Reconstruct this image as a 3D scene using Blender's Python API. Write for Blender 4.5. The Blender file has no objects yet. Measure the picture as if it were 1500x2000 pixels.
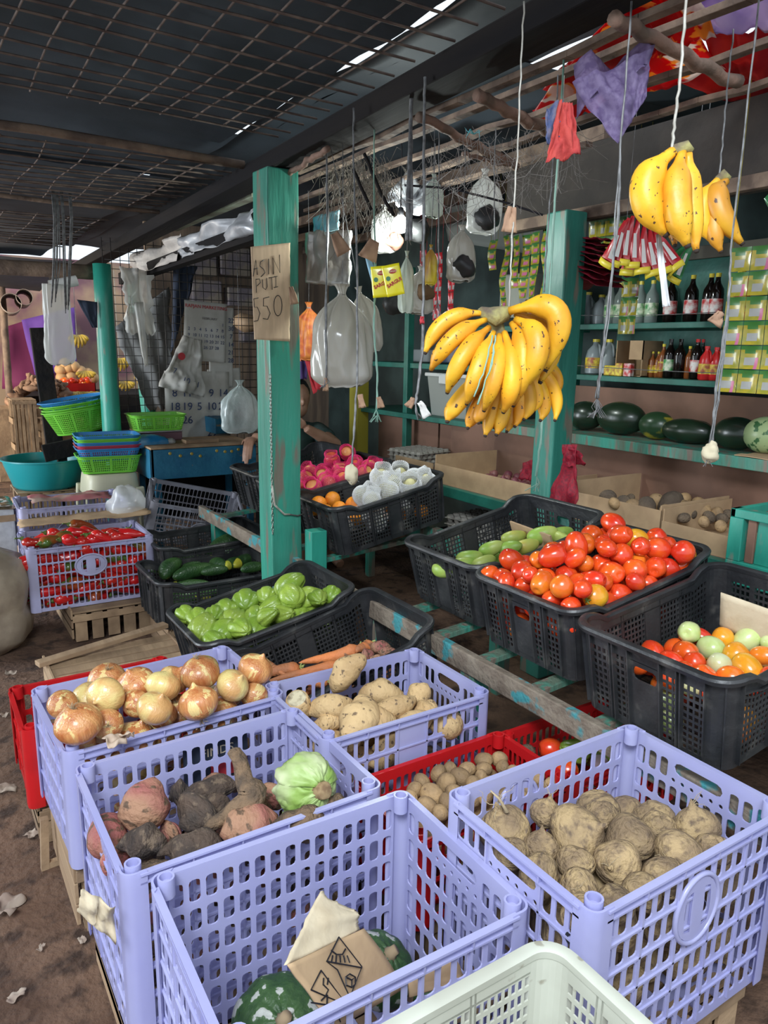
import bpy, bmesh, math, random
import numpy as np
from math import sin, cos, pi, radians, tan, sqrt
from mathutils import Vector, Matrix, noise
random.seed(11)
SC = bpy.context.scene
COL = SC.collection

# ---------------------------------------------------------------- camera
YAW, PITCH, ROLL, FPX, CAMZ = radians(32.7), radians(12.4), radians(-1.0), 1450.0, 1.55
CF = Vector((sin(YAW)*cos(PITCH), cos(YAW)*cos(PITCH), -sin(PITCH)))
r0 = Vector((cos(YAW), -sin(YAW), 0)); u0 = r0.cross(CF)
CR = r0*cos(ROLL) - u0*sin(ROLL); CU = r0*sin(ROLL) + u0*cos(ROLL)
CC = Vector((0, 0, CAMZ))
cam = bpy.data.cameras.new('camera'); co = bpy.data.objects.new('camera', cam); COL.objects.link(co)
cam.sensor_fit = 'HORIZONTAL'; cam.sensor_width = 36; cam.lens = FPX/1500*36
cam.clip_start = .05; cam.clip_end = 200
M3 = Matrix((CR, CU, -CF)).transposed()
co.matrix_world = Matrix.Translation(CC) @ M3.to_4x4()
SC.camera = co

# ---------------------------------------------------------------- world, light, exposure
SC.view_settings.view_transform = 'Standard'; SC.view_settings.look = 'None'
SC.view_settings.gamma = 1; SC.view_settings.exposure = 0.45; SC.view_settings.use_curve_mapping = False
w = bpy.data.worlds.new('World'); SC.world = w; w.use_nodes = True
wn = w.node_tree.nodes; bg = wn['Background']
bg.inputs[0].default_value = (.80, .90, 1.0, 1); bg.inputs[1].default_value = .95
def area(name, loc, tgt, size, sizey, e, col):
    l = bpy.data.lights.new(name, 'AREA'); l.shape = 'RECTANGLE'; l.size = size; l.size_y = sizey
    l.energy = e; l.color = col
    o = bpy.data.objects.new(name, l); COL.objects.link(o); o.location = loc
    o.rotation_euler = (Vector(tgt)-Vector(loc)).to_track_quat('-Z', 'Y').to_euler()
    return o
area('daylight_opening', (-1.3, -.9, 3.9), (1.2, 1.9, .5), 1.5, 1.2, 190, (.86, .93, 1))
area('daylight_aisle', (-2.9, 5.2, 1.9), (1.3, 4.8, .9), 1.6, 3.4, 230, (.86, .93, 1))
area('far_stall_fill', (-1.6, 9.0, 2.0), (1.6, 10.4, 1.0), 1.4, 1.4, 170, (1, .90, .74))  # added warm area light, stands for open-sky light on the far stall
def lamp(name, loc, e, col, r=.03):
    l = bpy.data.lights.new(name, 'POINT'); l.energy = e; l.color = col; l.shadow_soft_size = r
    o = bpy.data.objects.new(name, l); COL.objects.link(o); o.location = loc
    return o

# ---------------------------------------------------------------- projection helpers (photo pixel -> place)
def ray(px, py): return CF + CR*((px-750)/FPX) - CU*((py-1000)/FPX)
def az(px, py, z): r = ray(px, py); return CC + r*((z-CC.z)/r.z)
def ax(px, py, x): r = ray(px, py); return CC + r*(x/r.x)
def ay(px, py, y): r = ray(px, py); return CC + r*(y/r.y)
def ad(px, py, d): return CC + ray(px, py)*d
def apl(px, py, P, n):
    r = ray(px, py); return CC + r*((Vector(P)-CC).dot(n)/r.dot(n))
def proj(p):
    d = Vector(p)-CC; z = d.dot(CF); return (750+FPX*d.dot(CR)/z, 1000-FPX*d.dot(CU)/z, z)

# ---------------------------------------------------------------- materials
MATS = {}
def mat(name, col, rough=.6, col2=None, nscale=8, bump=0, bscale=40, metal=0, trans=0, transl=0, spec=.5,
        stretch=(1,1,1), thr=(.4,.6), emit=0, alpha=1, coat=0, sss=0, col3=None, thr3=(.6,.65), n3=20, obj=True, detail=4, rand=0):
    if name in MATS: return MATS[name]
    m = bpy.data.materials.new(name); m.use_nodes = True; nt = m.node_tree; N = nt.nodes; L = nt.links
    b = N['Principled BSDF']; out = N['Material Output']
    c4 = lambda c: (c[0], c[1], c[2], 1)
    b.inputs['Base Color'].default_value = c4(col); b.inputs['Roughness'].default_value = rough
    b.inputs['Metallic'].default_value = metal; b.inputs['Specular IOR Level'].default_value = spec
    if coat: b.inputs['Coat Weight'].default_value = coat; b.inputs['Coat Roughness'].default_value = .15
    if sss:
        b.inputs['Subsurface Weight'].default_value = sss; b.inputs['Subsurface Radius'].default_value = (.02,.012,.006); b.inputs['Subsurface Scale'].default_value = .5
    if trans: b.inputs['Transmission Weight'].default_value = trans; b.inputs['IOR'].default_value = 1.2
    tc = N.new('ShaderNodeTexCoord'); mp = N.new('ShaderNodeMapping'); mp.inputs['Scale'].default_value = stretch
    L.new(tc.outputs['Object'], mp.inputs[0])
    src = None
    if rand:
        oi = N.new('ShaderNodeObjectInfo'); ad_ = N.new('ShaderNodeVectorMath'); ad_.operation = 'ADD'
        sc_ = N.new('ShaderNodeVectorMath'); sc_.operation = 'SCALE'; sc_.inputs['Scale'].default_value = 13.7
        L.new(oi.outputs['Random'], sc_.inputs[0]); L.new(mp.outputs[0], ad_.inputs[0]); L.new(sc_.outputs[0], ad_.inputs[1]); V = ad_.outputs[0]
    else: V = mp.outputs[0]
    if col2:
        n = N.new('ShaderNodeTexNoise'); n.inputs['Scale'].default_value = nscale; n.inputs['Detail'].default_value = detail
        L.new(V, n.inputs['Vector'])
        mr = N.new('ShaderNodeMapRange'); mr.inputs['From Min'].default_value = thr[0]; mr.inputs['From Max'].default_value = thr[1]
        L.new(n.outputs['Fac'], mr.inputs['Value'])
        mx = N.new('ShaderNodeMix'); mx.data_type = 'RGBA'; mx.inputs[6].default_value = c4(col); mx.inputs[7].default_value = c4(col2)
        L.new(mr.outputs[0], mx.inputs[0]); src = mx.outputs[2]
    if col3:
        n = N.new('ShaderNodeTexNoise'); n.inputs['Scale'].default_value = n3; n.inputs['Detail'].default_value = 3
        L.new(V, n.inputs['Vector'])
        mr = N.new('ShaderNodeMapRange'); mr.inputs['From Min'].default_value = thr3[0]; mr.inputs['From Max'].default_value = thr3[1]
        L.new(n.outputs['Fac'], mr.inputs['Value'])
        mx = N.new('ShaderNodeMix'); mx.data_type = 'RGBA'; mx.inputs[7].default_value = c4(col3)
        if src: L.new(src, mx.inputs[6])
        else: mx.inputs[6].default_value = c4(col)
        L.new(mr.outputs[0], mx.inputs[0]); src = mx.outputs[2]
    if rand and rand > 0 and rand < 1:
        hs = N.new('ShaderNodeHueSaturation'); mr = N.new('ShaderNodeMapRange'); mr.inputs['To Min'].default_value = 1-rand; mr.inputs['To Max'].default_value = 1+rand
        L.new(oi.outputs['Random'], mr.inputs['Value']); L.new(mr.outputs[0], hs.inputs['Value'])
        if src: L.new(src, hs.inputs['Color'])
        else: hs.inputs['Color'].default_value = c4(col)
        src = hs.outputs[0]
    if src: L.new(src, b.inputs['Base Color'])
    if bump:
        n = N.new('ShaderNodeTexNoise'); n.inputs['Scale'].default_value = bscale; n.inputs['Detail'].default_value = 4
        L.new(V, n.inputs['Vector']); bp = N.new('ShaderNodeBump'); bp.inputs['Strength'].default_value = bump; bp.inputs['Distance'].default_value = .01
        L.new(n.outputs['Fac'], bp.inputs['Height']); L.new(bp.outputs[0], b.inputs['Normal'])
    if emit:
        b.inputs['Emission Color'].default_value = c4(col); b.inputs['Emission Strength'].default_value = emit
    sh = b.outputs[0]
    if transl:
        t = N.new('ShaderNodeBsdfTranslucent'); t.inputs[0].default_value = c4(col)
        if src: L.new(src, t.inputs[0])
        ms = N.new('ShaderNodeMixShader'); ms.inputs[0].default_value = transl; L.new(sh, ms.inputs[1]); L.new(t.outputs[0], ms.inputs[2]); sh = ms.outputs[0]
    if alpha < 1:
        t = N.new('ShaderNodeBsdfTransparent'); ms = N.new('ShaderNodeMixShader'); ms.inputs[0].default_value = alpha
        L.new(t.outputs[0], ms.inputs[1]); L.new(sh, ms.inputs[2]); sh = ms.outputs[0]
    L.new(sh, out.inputs[0])
    MATS[name] = m; return m

# ---------------------------------------------------------------- mesh helpers
class MB:
    def __init__(s): s.v = []; s.f = []; s.m = []
    def add(s, vs, fs, mi=0, T=None):
        b = len(s.v)
        s.v += [tuple(T @ Vector(v)) if T else tuple(v) for v in vs]
        s.f += [tuple(i+b for i in f) for f in fs]; s.m += [mi]*len(fs); return s
    def box(s, a, b, mi=0, T=None):
        x0,y0,z0 = a; x1,y1,z1 = b
        return s.add([(x0,y0,z0),(x1,y0,z0),(x1,y1,z0),(x0,y1,z0),(x0,y0,z1),(x1,y0,z1),(x1,y1,z1),(x0,y1,z1)],
              [(0,3,2,1),(4,5,6,7),(0,1,5,4),(1,2,6,5),(2,3,7,6),(3,0,4,7)], mi, T)
    def bar(s, p, q, w_, h, mi=0, up=(0,0,1), jit=0):
        p, q = Vector(p), Vector(q); d = (q-p).normalized(); up = Vector(up)
        if abs(d.dot(up)) > .98: up = Vector((0,1,0))
        a = d.cross(up).normalized()*w_/2; c = a.cross(d).normalized()*h/2
        vs = [p-a-c, p+a-c, p+a+c, p-a+c, q-a-c, q+a-c, q+a+c, q-a+c]
        if jit: vs = [v+Vector([random.uniform(-jit, jit) for _ in range(3)]) for v in vs]
        return s.add(vs, [(0,1,2,3),(7,6,5,4),(0,4,5,1),(1,5,6,2),(2,6,7,3),(3,7,4,0)], mi)
    def tube(s, pts, r, n=6, mi=0, cap=True, flat=1.0):
        pts = [Vector(p) for p in pts]; k = len(pts)
        rs = r if isinstance(r, (list, tuple)) else [r]*k
        prev = None; vs = []; fs = []
        for i, p in enumerate(pts):
            d = (pts[min(i+1, k-1)]-pts[max(i-1, 0)])
            d = d.normalized() if d.length > 1e-9 else Vector((0,0,1))
            if prev is None:
                up = Vector((0,0,1)) if abs(d.z) < .9 else Vector((1,0,0)); a = d.cross(up).normalized()
            else:
                a = (prev - d*prev.dot(d)); a = a.normalized() if a.length > 1e-6 else d.orthogonal().normalized()
            prev = a; b = d.cross(a)
            for j in range(n):
                t = 2*pi*j/n; vs.append(p + a*cos(t)*rs[i] + b*sin(t)*rs[i]*flat)
        for i in range(k-1):
            for j in range(n):
                fs.append((i*n+j, i*n+(j+1)%n, (i+1)*n+(j+1)%n, (i+1)*n+j))
        if cap: fs.append(tuple(range(n-1, -1, -1))); fs.append(tuple((k-1)*n+j for j in range(n)))
        return s.add(vs, fs, mi)
    def lathe(s, prof, n=16, mi=0, T=None, cap=True):
        vs = [(r*cos(2*pi*j/n), r*sin(2*pi*j/n), z) for z, r in prof for j in range(n)]
        fs = [(i*n+j, i*n+(j+1)%n, (i+1)*n+(j+1)%n, (i+1)*n+j) for i in range(len(prof)-1) for j in range(n)]
        if cap: fs += [tuple(range(n-1, -1, -1)), tuple((len(prof)-1)*n+j for j in range(n))]
        return s.add(vs, fs, mi, T)
    def grid(s, fn, nu, nv, mi=0):
        vs = [fn(i/nu, j/nv) for j in range(nv+1) for i in range(nu+1)]
        fs = [(j*(nu+1)+i, j*(nu+1)+i+1, (j+1)*(nu+1)+i+1, (j+1)*(nu+1)+i) for j in range(nv) for i in range(nu)]
        return s.add(vs, fs, mi)
    def mesh(s, name, mats, smooth=False):
        me = bpy.data.meshes.new(name); me.from_pydata([tuple(v) for v in s.v], [], s.f)
        for m in (mats if isinstance(mats, (list, tuple)) else [mats]): me.materials.append(m)
        if any(s.m): me.polygons.foreach_set('material_index', s.m)
        if smooth: me.polygons.foreach_set('use_smooth', [True]*len(me.polygons))
        me.update(); return me
    def build(s, name, mats, parent=None, smooth=False, loc=None, bevel=0, solid=0, angle=None):
        me = s.mesh(name, mats, smooth)
        o = bpy.data.objects.new(name, me); COL.objects.link(o)
        if parent: o.parent = parent
        if loc is not None: o.location = loc
        if angle is not None and smooth: me.set_sharp_from_angle(angle=radians(angle))
        if bevel:
            m = o.modifiers.new('bevel', 'BEVEL'); m.width = bevel; m.segments = 2; m.limit_method = 'ANGLE'
        if solid:
            m = o.modifiers.new('solid', 'SOLIDIFY'); m.thickness = solid
        return o
def recenter(o):   # put the origin of a single-mesh thing at the middle of its foot
    me = o.data; n = len(me.vertices)
    a = np.empty(n*3, np.float32); me.vertices.foreach_get('co', a); a = a.reshape(-1, 3)
    c = np.array([(a[:,0].min()+a[:,0].max())/2, (a[:,1].min()+a[:,1].max())/2, a[:,2].min()], np.float32)
    a -= c; me.vertices.foreach_set('co', a.ravel()); me.update(); o.location = Vector(o.location)+Vector([float(q) for q in c]); return o
def tag(o, label=None, cat=None, group=None, kind=None, at=None):
    if label: o['label'] = label
    if cat: o['category'] = cat
    if group: o['group'] = group
    if kind: o['kind'] = kind
    return o
def thing(name, label, cat, loc=(0,0,0), rot=(0,0,0), group=None):
    o = bpy.data.objects.new(name, None); COL.objects.link(o); o.empty_display_size = .05
    o.location = loc; o.rotation_euler = rot; return tag(o, label, cat, group)
def one(mb, name, mats, label='', cat='', group=None, smooth=False, bevel=0, solid=0, kind=None, angle=None, rc=True):
    o = mb.build(name, mats, None, smooth, None, bevel, solid, angle)
    if rc: recenter(o)
    return tag(o, label, cat, group, kind)
def struct(mb, name, mats, smooth=False, bevel=0):
    o = mb.build(name, mats, None, smooth, None, bevel); o['kind'] = 'structure'; return o
def adopt(P, *objs):
    for o in objs:
        o.parent = P; o.location = Vector(o.location)-Vector(P.location)
        for k in ('label', 'category', 'group', 'kind'):
            if k in o: del o[k]
def copy_tree(o, parent=None):
    c = o.copy(); COL.objects.link(c)
    c.parent = parent
    for ch in list(o.children): copy_tree(ch, c)
    return c
def kill(o):
    for ch in list(o.children): kill(ch)
    bpy.data.objects.remove(o)
def text_mesh(txt, size, material, parent, loc, xdir, ydir, name='lettering', extr=.0004, spacing=1.0, align='CENTER', bold=0, font_shear=0):
    cu = bpy.data.curves.new(name, 'FONT'); cu.body = txt; cu.size = size; cu.extrude = extr; cu.align_x = align; cu.align_y = 'CENTER'
    cu.space_character = spacing; cu.offset = bold; cu.shear = font_shear; cu.resolution_u = 3
    t = bpy.data.objects.new(name+'_tmp', cu); COL.objects.link(t)
    bpy.context.view_layer.update()
    me = bpy.data.meshes.new_from_object(t.evaluated_get(bpy.context.evaluated_depsgraph_get()))
    bpy.data.objects.remove(t); bpy.data.curves.remove(cu)
    me.materials.clear(); me.materials.append(material); me.name = name
    o = bpy.data.objects.new(name, me); COL.objects.link(o)
    X = Vector(xdir).normalized(); Y = Vector(ydir).normalized(); Y = (Y-X*X.dot(Y)).normalized(); Z = X.cross(Y)
    Mw = Matrix((X, Y, Z)).transposed().to_4x4(); Mw.translation = Vector(loc)
    if parent:
        o.parent = parent
    o.matrix_local = Mw
    return o
ORD = ['first','second','third','fourth','fifth','sixth','seventh','eighth','ninth','tenth','eleventh','twelfth','thirteenth','fourteenth','fifteenth','sixteenth']
def label_rows(objs, kindfn, where, rowh, group, cat):
    # photo position words: rows from the front, counted from the left
    P = [(proj(o.location), o) for o in objs]
    P.sort(key=lambda t: -t[0][1])
    rows = []; 
    for p, o in P:
        if rows and rows[-1][0]-p[1] < rowh: rows[-1][1].append((p, o))
        else: rows.append([p[1], [(p, o)]])
    for ri, (y, it) in enumerate(rows):
        it.sort(key=lambda t: t[0][0])
        rn = 'front row' if ri == 0 else ('back row' if ri == len(rows)-1 else ORD[ri]+' row from front')
        for i, (p, o) in enumerate(it):
            pos = 'leftmost' if i == 0 else ('rightmost' if i == len(it)-1 else ORD[i]+' from left')
            if len(it) == 1: pos = 'alone'
            tag(o, f'{kindfn(o)} {where}, {pos} in {rn}', cat, group)
# ================================================================ structure materials
M_dirt = mat('dirt', (.075,.038,.022), .95, (.14,.078,.048), 3.2, bump=1, bscale=45, col3=(.04,.020,.012), thr3=(.52,.64), n3=11, detail=10)
M_tarp = mat('tarp_black_hazed', (.024,.034,.045), .7, (.045,.060,.078), 1.6, bump=.35, bscale=7)  # black sheet; bluish tint put into the colour for the roof haze
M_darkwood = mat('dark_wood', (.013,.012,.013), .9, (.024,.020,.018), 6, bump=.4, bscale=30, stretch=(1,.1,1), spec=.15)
M_pole = mat('weathered_pole', (.22,.15,.105), .85, (.12,.08,.06), 9, bump=.5, bscale=40)
M_lath = mat('brown_lath', (.20,.14,.10), .9, (.09,.06,.045), 10, bump=.5, bscale=40)
M_wire = mat('rusty_wire', (.17,.125,.10), .8, (.09,.06,.05), 14)
M_wiredk = mat('dark_wire', (.035,.032,.03), .6)
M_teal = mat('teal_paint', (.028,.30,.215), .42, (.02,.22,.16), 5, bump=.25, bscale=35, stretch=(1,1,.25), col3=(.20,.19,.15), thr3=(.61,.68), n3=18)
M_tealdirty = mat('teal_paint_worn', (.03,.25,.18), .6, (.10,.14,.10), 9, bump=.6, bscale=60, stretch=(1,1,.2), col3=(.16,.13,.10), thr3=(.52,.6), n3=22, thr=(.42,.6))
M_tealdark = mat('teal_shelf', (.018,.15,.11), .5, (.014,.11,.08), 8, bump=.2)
M_rail = mat('worn_rail', (.15,.115,.085), .85, (.22,.18,.135), 14, bump=.6, bscale=60, col3=(.045,.24,.26), thr3=(.56,.62), n3=11)
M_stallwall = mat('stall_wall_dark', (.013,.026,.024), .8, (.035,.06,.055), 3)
M_brownboard = mat('brown_board', (.20,.105,.07), .8, (.14,.075,.05), 4, bump=.2, bscale=15)
M_rawwood = mat('raw_wood', (.36,.24,.14), .8, (.24,.155,.09), 7, bump=.4, bscale=30, stretch=(1,.15,1), rand=.15)
M_board = mat('plank_backdrop', (.30,.215,.15), .85, (.18,.13,.10), 5, stretch=(4,1,.4))
M_card = mat('cardboard', (.46,.31,.175), .85, (.40,.265,.15), 12, bump=.1, bscale=60)
M_cardlight = mat('cardboard_pale', (.62,.52,.36), .85, (.52,.42,.28), 15, bump=.2)
M_string = mat('nylon_string', (.20,.20,.20), .45, (.10,.10,.10), 40)
M_stringlt = mat('pale_string', (.42,.40,.35), .5, (.28,.26,.22), 40)
M_stringgr = mat('green_string', (.22,.38,.30), .5)
M_clear = mat('clear_plastic', (.82,.84,.84), .22, alpha=.42, spec=.9)
M_clear2 = mat('cloudy_plastic', (.74,.74,.70), .3, alpha=.62, spec=.8, transl=.3)
M_silver = mat('silver_sheet', (.55,.56,.58), .35, (.35,.36,.38), 7, bump=.5, bscale=9, metal=.2)
M_black = mat('marker_black', (.008,.008,.012), .6)
M_white = mat('white_paper', (.74,.73,.70), .8, (.66,.65,.61), 6, bump=.15)

# ================================================================ floor
fl = MB(); random.seed(3)
def fz(x, y): return .012*noise.noise(Vector((x*1.7, y*1.7, 0)))+.006*noise.noise(Vector((x*6, y*6, 3)))
fl.grid(lambda u, v: (-6+u*16, -3+v*26, fz(-6+u*16, -3+v*26)), 120, 180)
struct(fl, 'floor', M_dirt, True)

# ================================================================ aisle roof: black sheet above a wire grid
zr = 2.47
rf = MB()
def sag(x, y): return zr+.035*noise.noise(Vector((x*1.1, y*1.1, 5)))+.02*noise.noise(Vector((x*3.1, y*3.1, 9)))
def roof_patch(x0, x1, y0, y1, dz=0, nx=30, ny=30):
    rf.grid(lambda u, v: (x0+u*(x1-x0), y0+v*(y1-y0), sag(x0+u*(x1-x0), y0+v*(y1-y0))+dz), nx, ny)
roof_patch(-3.2, 1.37, 1.05, 3.62, .03)
roof_patch(-3.2, 1.44, 3.55, 4.72, .06)
roof_patch(-3.2, 1.44, 4.60, 9.5, .035)
roof_patch(1.64, 5.2, 2.30, 9.0, .12)
roof_patch(2.62, 5.2, -.9, 2.34, .12)
roof_patch(1.515, 1.82, 1.38, 4.4, .12, 4); roof_patch(1.495, 1.66, -.9, 1.40, .12, 4); roof_patch(1.80, 2.10, 1.55, 2.33, .125, 6)
roof_patch(1.40, 1.70, 4.4, 9.0, .10, 6)
ro = struct(rf, 'ceiling', M_tarp, True)
# the long dark beam over the stall front, the slim one behind the post
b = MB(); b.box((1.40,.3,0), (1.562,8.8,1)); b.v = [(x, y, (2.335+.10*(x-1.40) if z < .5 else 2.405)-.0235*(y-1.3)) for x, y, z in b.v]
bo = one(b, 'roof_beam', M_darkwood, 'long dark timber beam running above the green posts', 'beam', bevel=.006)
def grid_panel(x0, x1, y0, y1, z, sx, sy, label, m=M_wire, r=.0042):
    g = MB(); n = int((x1-x0)/sx)+1; k = int((y1-y0)/sy)+1
    for j in range(k):
        y = y0+j*sy; d = random.uniform(-.006,.006)
        g.tube([(x0+(x1-x0)*t/8, y+.012*sin(t*1.3+j), z+.02*noise.noise(Vector((x0+(x1-x0)*t/8, y, 1)))+d) for t in range(9)], r, 5)
    for i in range(n):
        x = x0+i*sx
        g.tube([(x+.01*sin(t+i), y0+(y1-y0)*t/8, z+.008+.02*noise.noise(Vector((x, y0+(y1-y0)*t/8, 1)))) for t in range(9)], r*.8, 5)
    return one(g, 'wire_grid_panel', m, label, 'wire grid', 'wire grids under the roof', True)
grid_panel(-2.3, 1.38, 1.3, 3.02, 2.385, .115, .105, 'rusty wire grid hanging under the black roof nearest the viewer')
grid_panel(-2.3, 1.38, 3.42, 4.7, 2.33, .16, .10, 'rusty wire grid under the black roof in the middle')
grid_panel(-2.3, 1.15, 4.95, 6.6, 2.28, .17, .12, 'rusty wire grid under the far end of the roof')
def pole(p, q, r, name, label, m=M_pole, cat='pole', n=10, wob=.012, group=None):
    p, q = Vector(p), Vector(q); t = MB(); K = 14
    t.tube([p+(q-p)*i/K+Vector((noise.noise(Vector((i*.7, p.x, 0))), noise.noise(Vector((i*.7, p.y, 4))), noise.noise(Vector((i*.7, q.y, 7)))))*wob for i in range(K+1)], [r*(1+.12*noise.noise(Vector((i*.9, p.x, 2)))) for i in range(K+1)], n)
    return one(t, name, m, label, cat, group, True)
pole((-2.6,3.30,2.36), (1.4,3.42,2.36), .018, 'roof_pole', 'thin grey pole crossing under the roof between two grids')
pole((-2.6,4.86,2.33), (1.4,4.75,2.33), .012, 'roof_rod', 'thin rusty rod crossing under the roof beside the gap')
pole((-2.8,5.62,2.0), (1.25,5.6,2.03), .05, 'roof_log', 'thick peeled log spanning the aisle to the round green post')
# ================================================================ posts
def post(x0, x1, y0, y1, z0, z1, label, m):
    g = MB(); K = 16
    for a in range(1):
        rings = []
        for i in range(K+1):
            z = z0+(z1-z0)*i/K; j = [.006*noise.noise(Vector((z*3, c*2.1, x0))) for c in range(8)]
            rings += [(x0+j[0], y0+j[1], z), (x1+j[2], y0+j[3], z), (x1+j[4], y1+j[5], z), (x0+j[6], y1+j[7], z)]
        fs = [(i*4+c, i*4+(c+1)%4, (i+1)*4+(c+1)%4, (i+1)*4+c) for i in range(K) for c in range(4)]
        g.add(rings, fs+[(3,2,1,0), (K*4, K*4+1, K*4+2, K*4+3)])
    return one(g, 'square_post', m, label, 'post', 'square green stall posts', bevel=.006)
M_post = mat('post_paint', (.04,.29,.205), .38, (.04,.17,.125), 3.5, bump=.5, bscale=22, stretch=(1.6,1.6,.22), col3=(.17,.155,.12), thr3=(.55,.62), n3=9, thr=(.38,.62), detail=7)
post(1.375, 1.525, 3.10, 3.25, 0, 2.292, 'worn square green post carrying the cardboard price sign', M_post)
post(2.44, 2.56, 2.40, 2.53, 0, 2.14, 'square green post behind the big hanging banana bunch', mat('post_paint_shaded', (.018,.17,.125), .5, (.02,.12,.09), 4, bump=.4, bscale=22, stretch=(1.6,1.6,.3), col3=(.13,.12,.09), thr3=(.58,.64), n3=9))  # same green paint as the price post, darkened to stand for shade
def rpost(x, y, r, z0, z1, label, tilt=(0,0)):
    g = MB(); g.tube([(x+tilt[0]*i/8, y+tilt[1]*i/8, z0+(z1-z0)*i/8) for i in range(9)], [r*(1.12-.02*i) for i in range(9)], 20)
    return one(g, 'round_post', M_teal, label, 'post', None, True)
rpost(1.215, 5.5, .062, 0, 2.08, 'round green post beside the stacked oval baskets')
rpost(1.88, 6.75, .06, 0, 2.1, 'round green post slanting behind the wire mesh', (-.14,0))
b = MB(); b.bar(ay(75,640,6.1)+Vector((0,0,0)), ay(125,905,6.1)-Vector((0,0,.9)), .12, .05)
one(b, 'leaning_board', M_darkwood, 'dark board leaning left of the round green post', 'board', bevel=.004)

# ================================================================ stall shell
b = MB(); b.box((3.72,-1.2,0), (3.78,7.5,2.9)); struct(b, 'wall_right', M_stallwall)
b = MB(); b.box((1.9,6.9,0), (3.75,6.95,2.6))
struct(b, 'wall_back', M_board)
b = MB()
for x in (2.62, 3.0, 3.4): b.box((x,2.4,2.44), (x+.05,6.85,2.50))
one(b, 'rafter_set', M_lath, 'dim brown rafters high over the stall interior', 'rafters')
# stall header board above the shelves
b = MB(); b.box((2.62,-.5,2.12), (2.66,3.0,2.44)); one(b, 'header_board', mat('grey_board', (.038,.030,.025), .9, (.026,.021,.018), 8, bump=.4), 'grey brown header board over the stall shelves', 'board', bevel=.004)
b = MB(); b.box((2.58,-.5,2.12), (2.62,2.9,2.17)); one(b, 'header_batten', M_lath, 'thin wooden batten along the lower edge of the header board', 'batten', bevel=.003)
# ================================================================ crates
M_lilac = mat('lilac_plastic', (.53,.53,.80), .28, (.47,.47,.77), 3, transl=.30, spec=.6, bump=.05, bscale=60)
M_lilac_old = mat('dusty_lilac_plastic', (.54,.53,.76), .42, (.44,.42,.58), 5, transl=.22, bump=.1)
M_grayplastic = mat('dusty_grey_plastic', (.36,.36,.42), .5, (.28,.27,.30), 6, transl=.15)
M_blackpl = mat('black_plastic', (.016,.017,.019), .42, (.035,.035,.036), 7, bump=.2, bscale=50, col3=(.10,.095,.085), thr3=(.60,.78), n3=13)
M_redpl = mat('red_plastic', (.56,.012,.015), .35, (.42,.012,.014), 5, transl=.08)
M_ivory = mat('ivory_plastic', (.56,.57,.48), .38, (.48,.48,.40), 6, transl=.1, col3=(.35,.33,.26), thr3=(.64,.7), n3=25)

def cell(mb, mp, x0, x1, y0, y1, hole=None, t=.003, mi=0, sides=True):
    if x1-x0 < 1e-6 or y1-y0 < 1e-6: return
    if hole is None:
        q = [(x0,y0),(x1,y0),(x1,y1),(x0,y1)]
        mb.add([mp(a, b_, 0) for a, b_ in q]+[mp(a, b_, t) for a, b_ in q], [(3,2,1,0),(4,5,6,7)]+([(0,1,5,4),(1,2,6,5),(2,3,7,6),(3,0,4,7)] if sides else []), mi); return
    cx, cy, hw, hh, r = hole
    if r <= 0:
        inn = [(cx-hw,cy-hh),(cx+hw,cy-hh),(cx+hw,cy+hh),(cx-hw,cy+hh)]; out = [(x0,y0),(x1,y0),(x1,y1),(x0,y1)]
    else:
        inn = []; out = []; r = min(r, hw, hh)
        for k, (sx, sy) in enumerate(((1,-1),(1,1),(-1,1),(-1,-1))):
            a0 = (-pi/2, 0, pi/2, pi)[k]
            c = (cx+sx*(hw-r), cy+sy*(hh-r))
            for j in range(3):
                a = a0+j*pi/4; inn.append((c[0]+r*cos(a), c[1]+r*sin(a)))
            X = x1 if sx > 0 else x0; Y = y1 if sy > 0 else y0
            e = [(inn[-3][0], Y), (X, Y), (X, inn[-1][1])] if k in (0,2) else [(X, inn[-3][1]), (X, Y), (inn[-1][0], Y)]
            out += e
    n = len(inn)
    vs = [mp(a, b_, 0) for a, b_ in out]+[mp(a, b_, 0) for a, b_ in inn]+[mp(a, b_, t) for a, b_ in out]+[mp(a, b_, t) for a, b_ in inn]
    fs = []
    for i in range(n):
        j = (i+1) % n
        fs += [(n+i, n+j, j, i), (2*n+i, 2*n+j, 3*n+j, 3*n+i), (n+j, n+i, 3*n+i, 3*n+j)]
    mb.add(vs, fs, mi)

def badge(mb, mp, cx, cy, rx, ry, t0, t1):
    # oval badge plate with two slots and a thick rim
    def q(u, v, w): return mp(cx+rx*.86*u*sqrt(max(0, 1-v*v/2)), cy+ry*.86*v*sqrt(max(0, 1-u*u/2)), t0+w)
    K = 6
    for i in range(K):
        for j in range(K):
            u0, u1, v0, v1 = -1+2*i/K, -1+2*(i+1)/K, -1+2*j/K, -1+2*(j+1)/K
            h = None
            if i in (1, 4) and j in (1, 2, 3, 4): continue
            cell(mb, q, u0, u1, v0, v1, h, t1-t0, 0, False)
    pts = [mp(cx+rx*.93*cos(a), cy+ry*.93*sin(a), (t0+t1)/2) for a in [2*pi*i/40 for i in range(41)]]
    mb.tube(pts, .0055, 6, cap=False)

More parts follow.
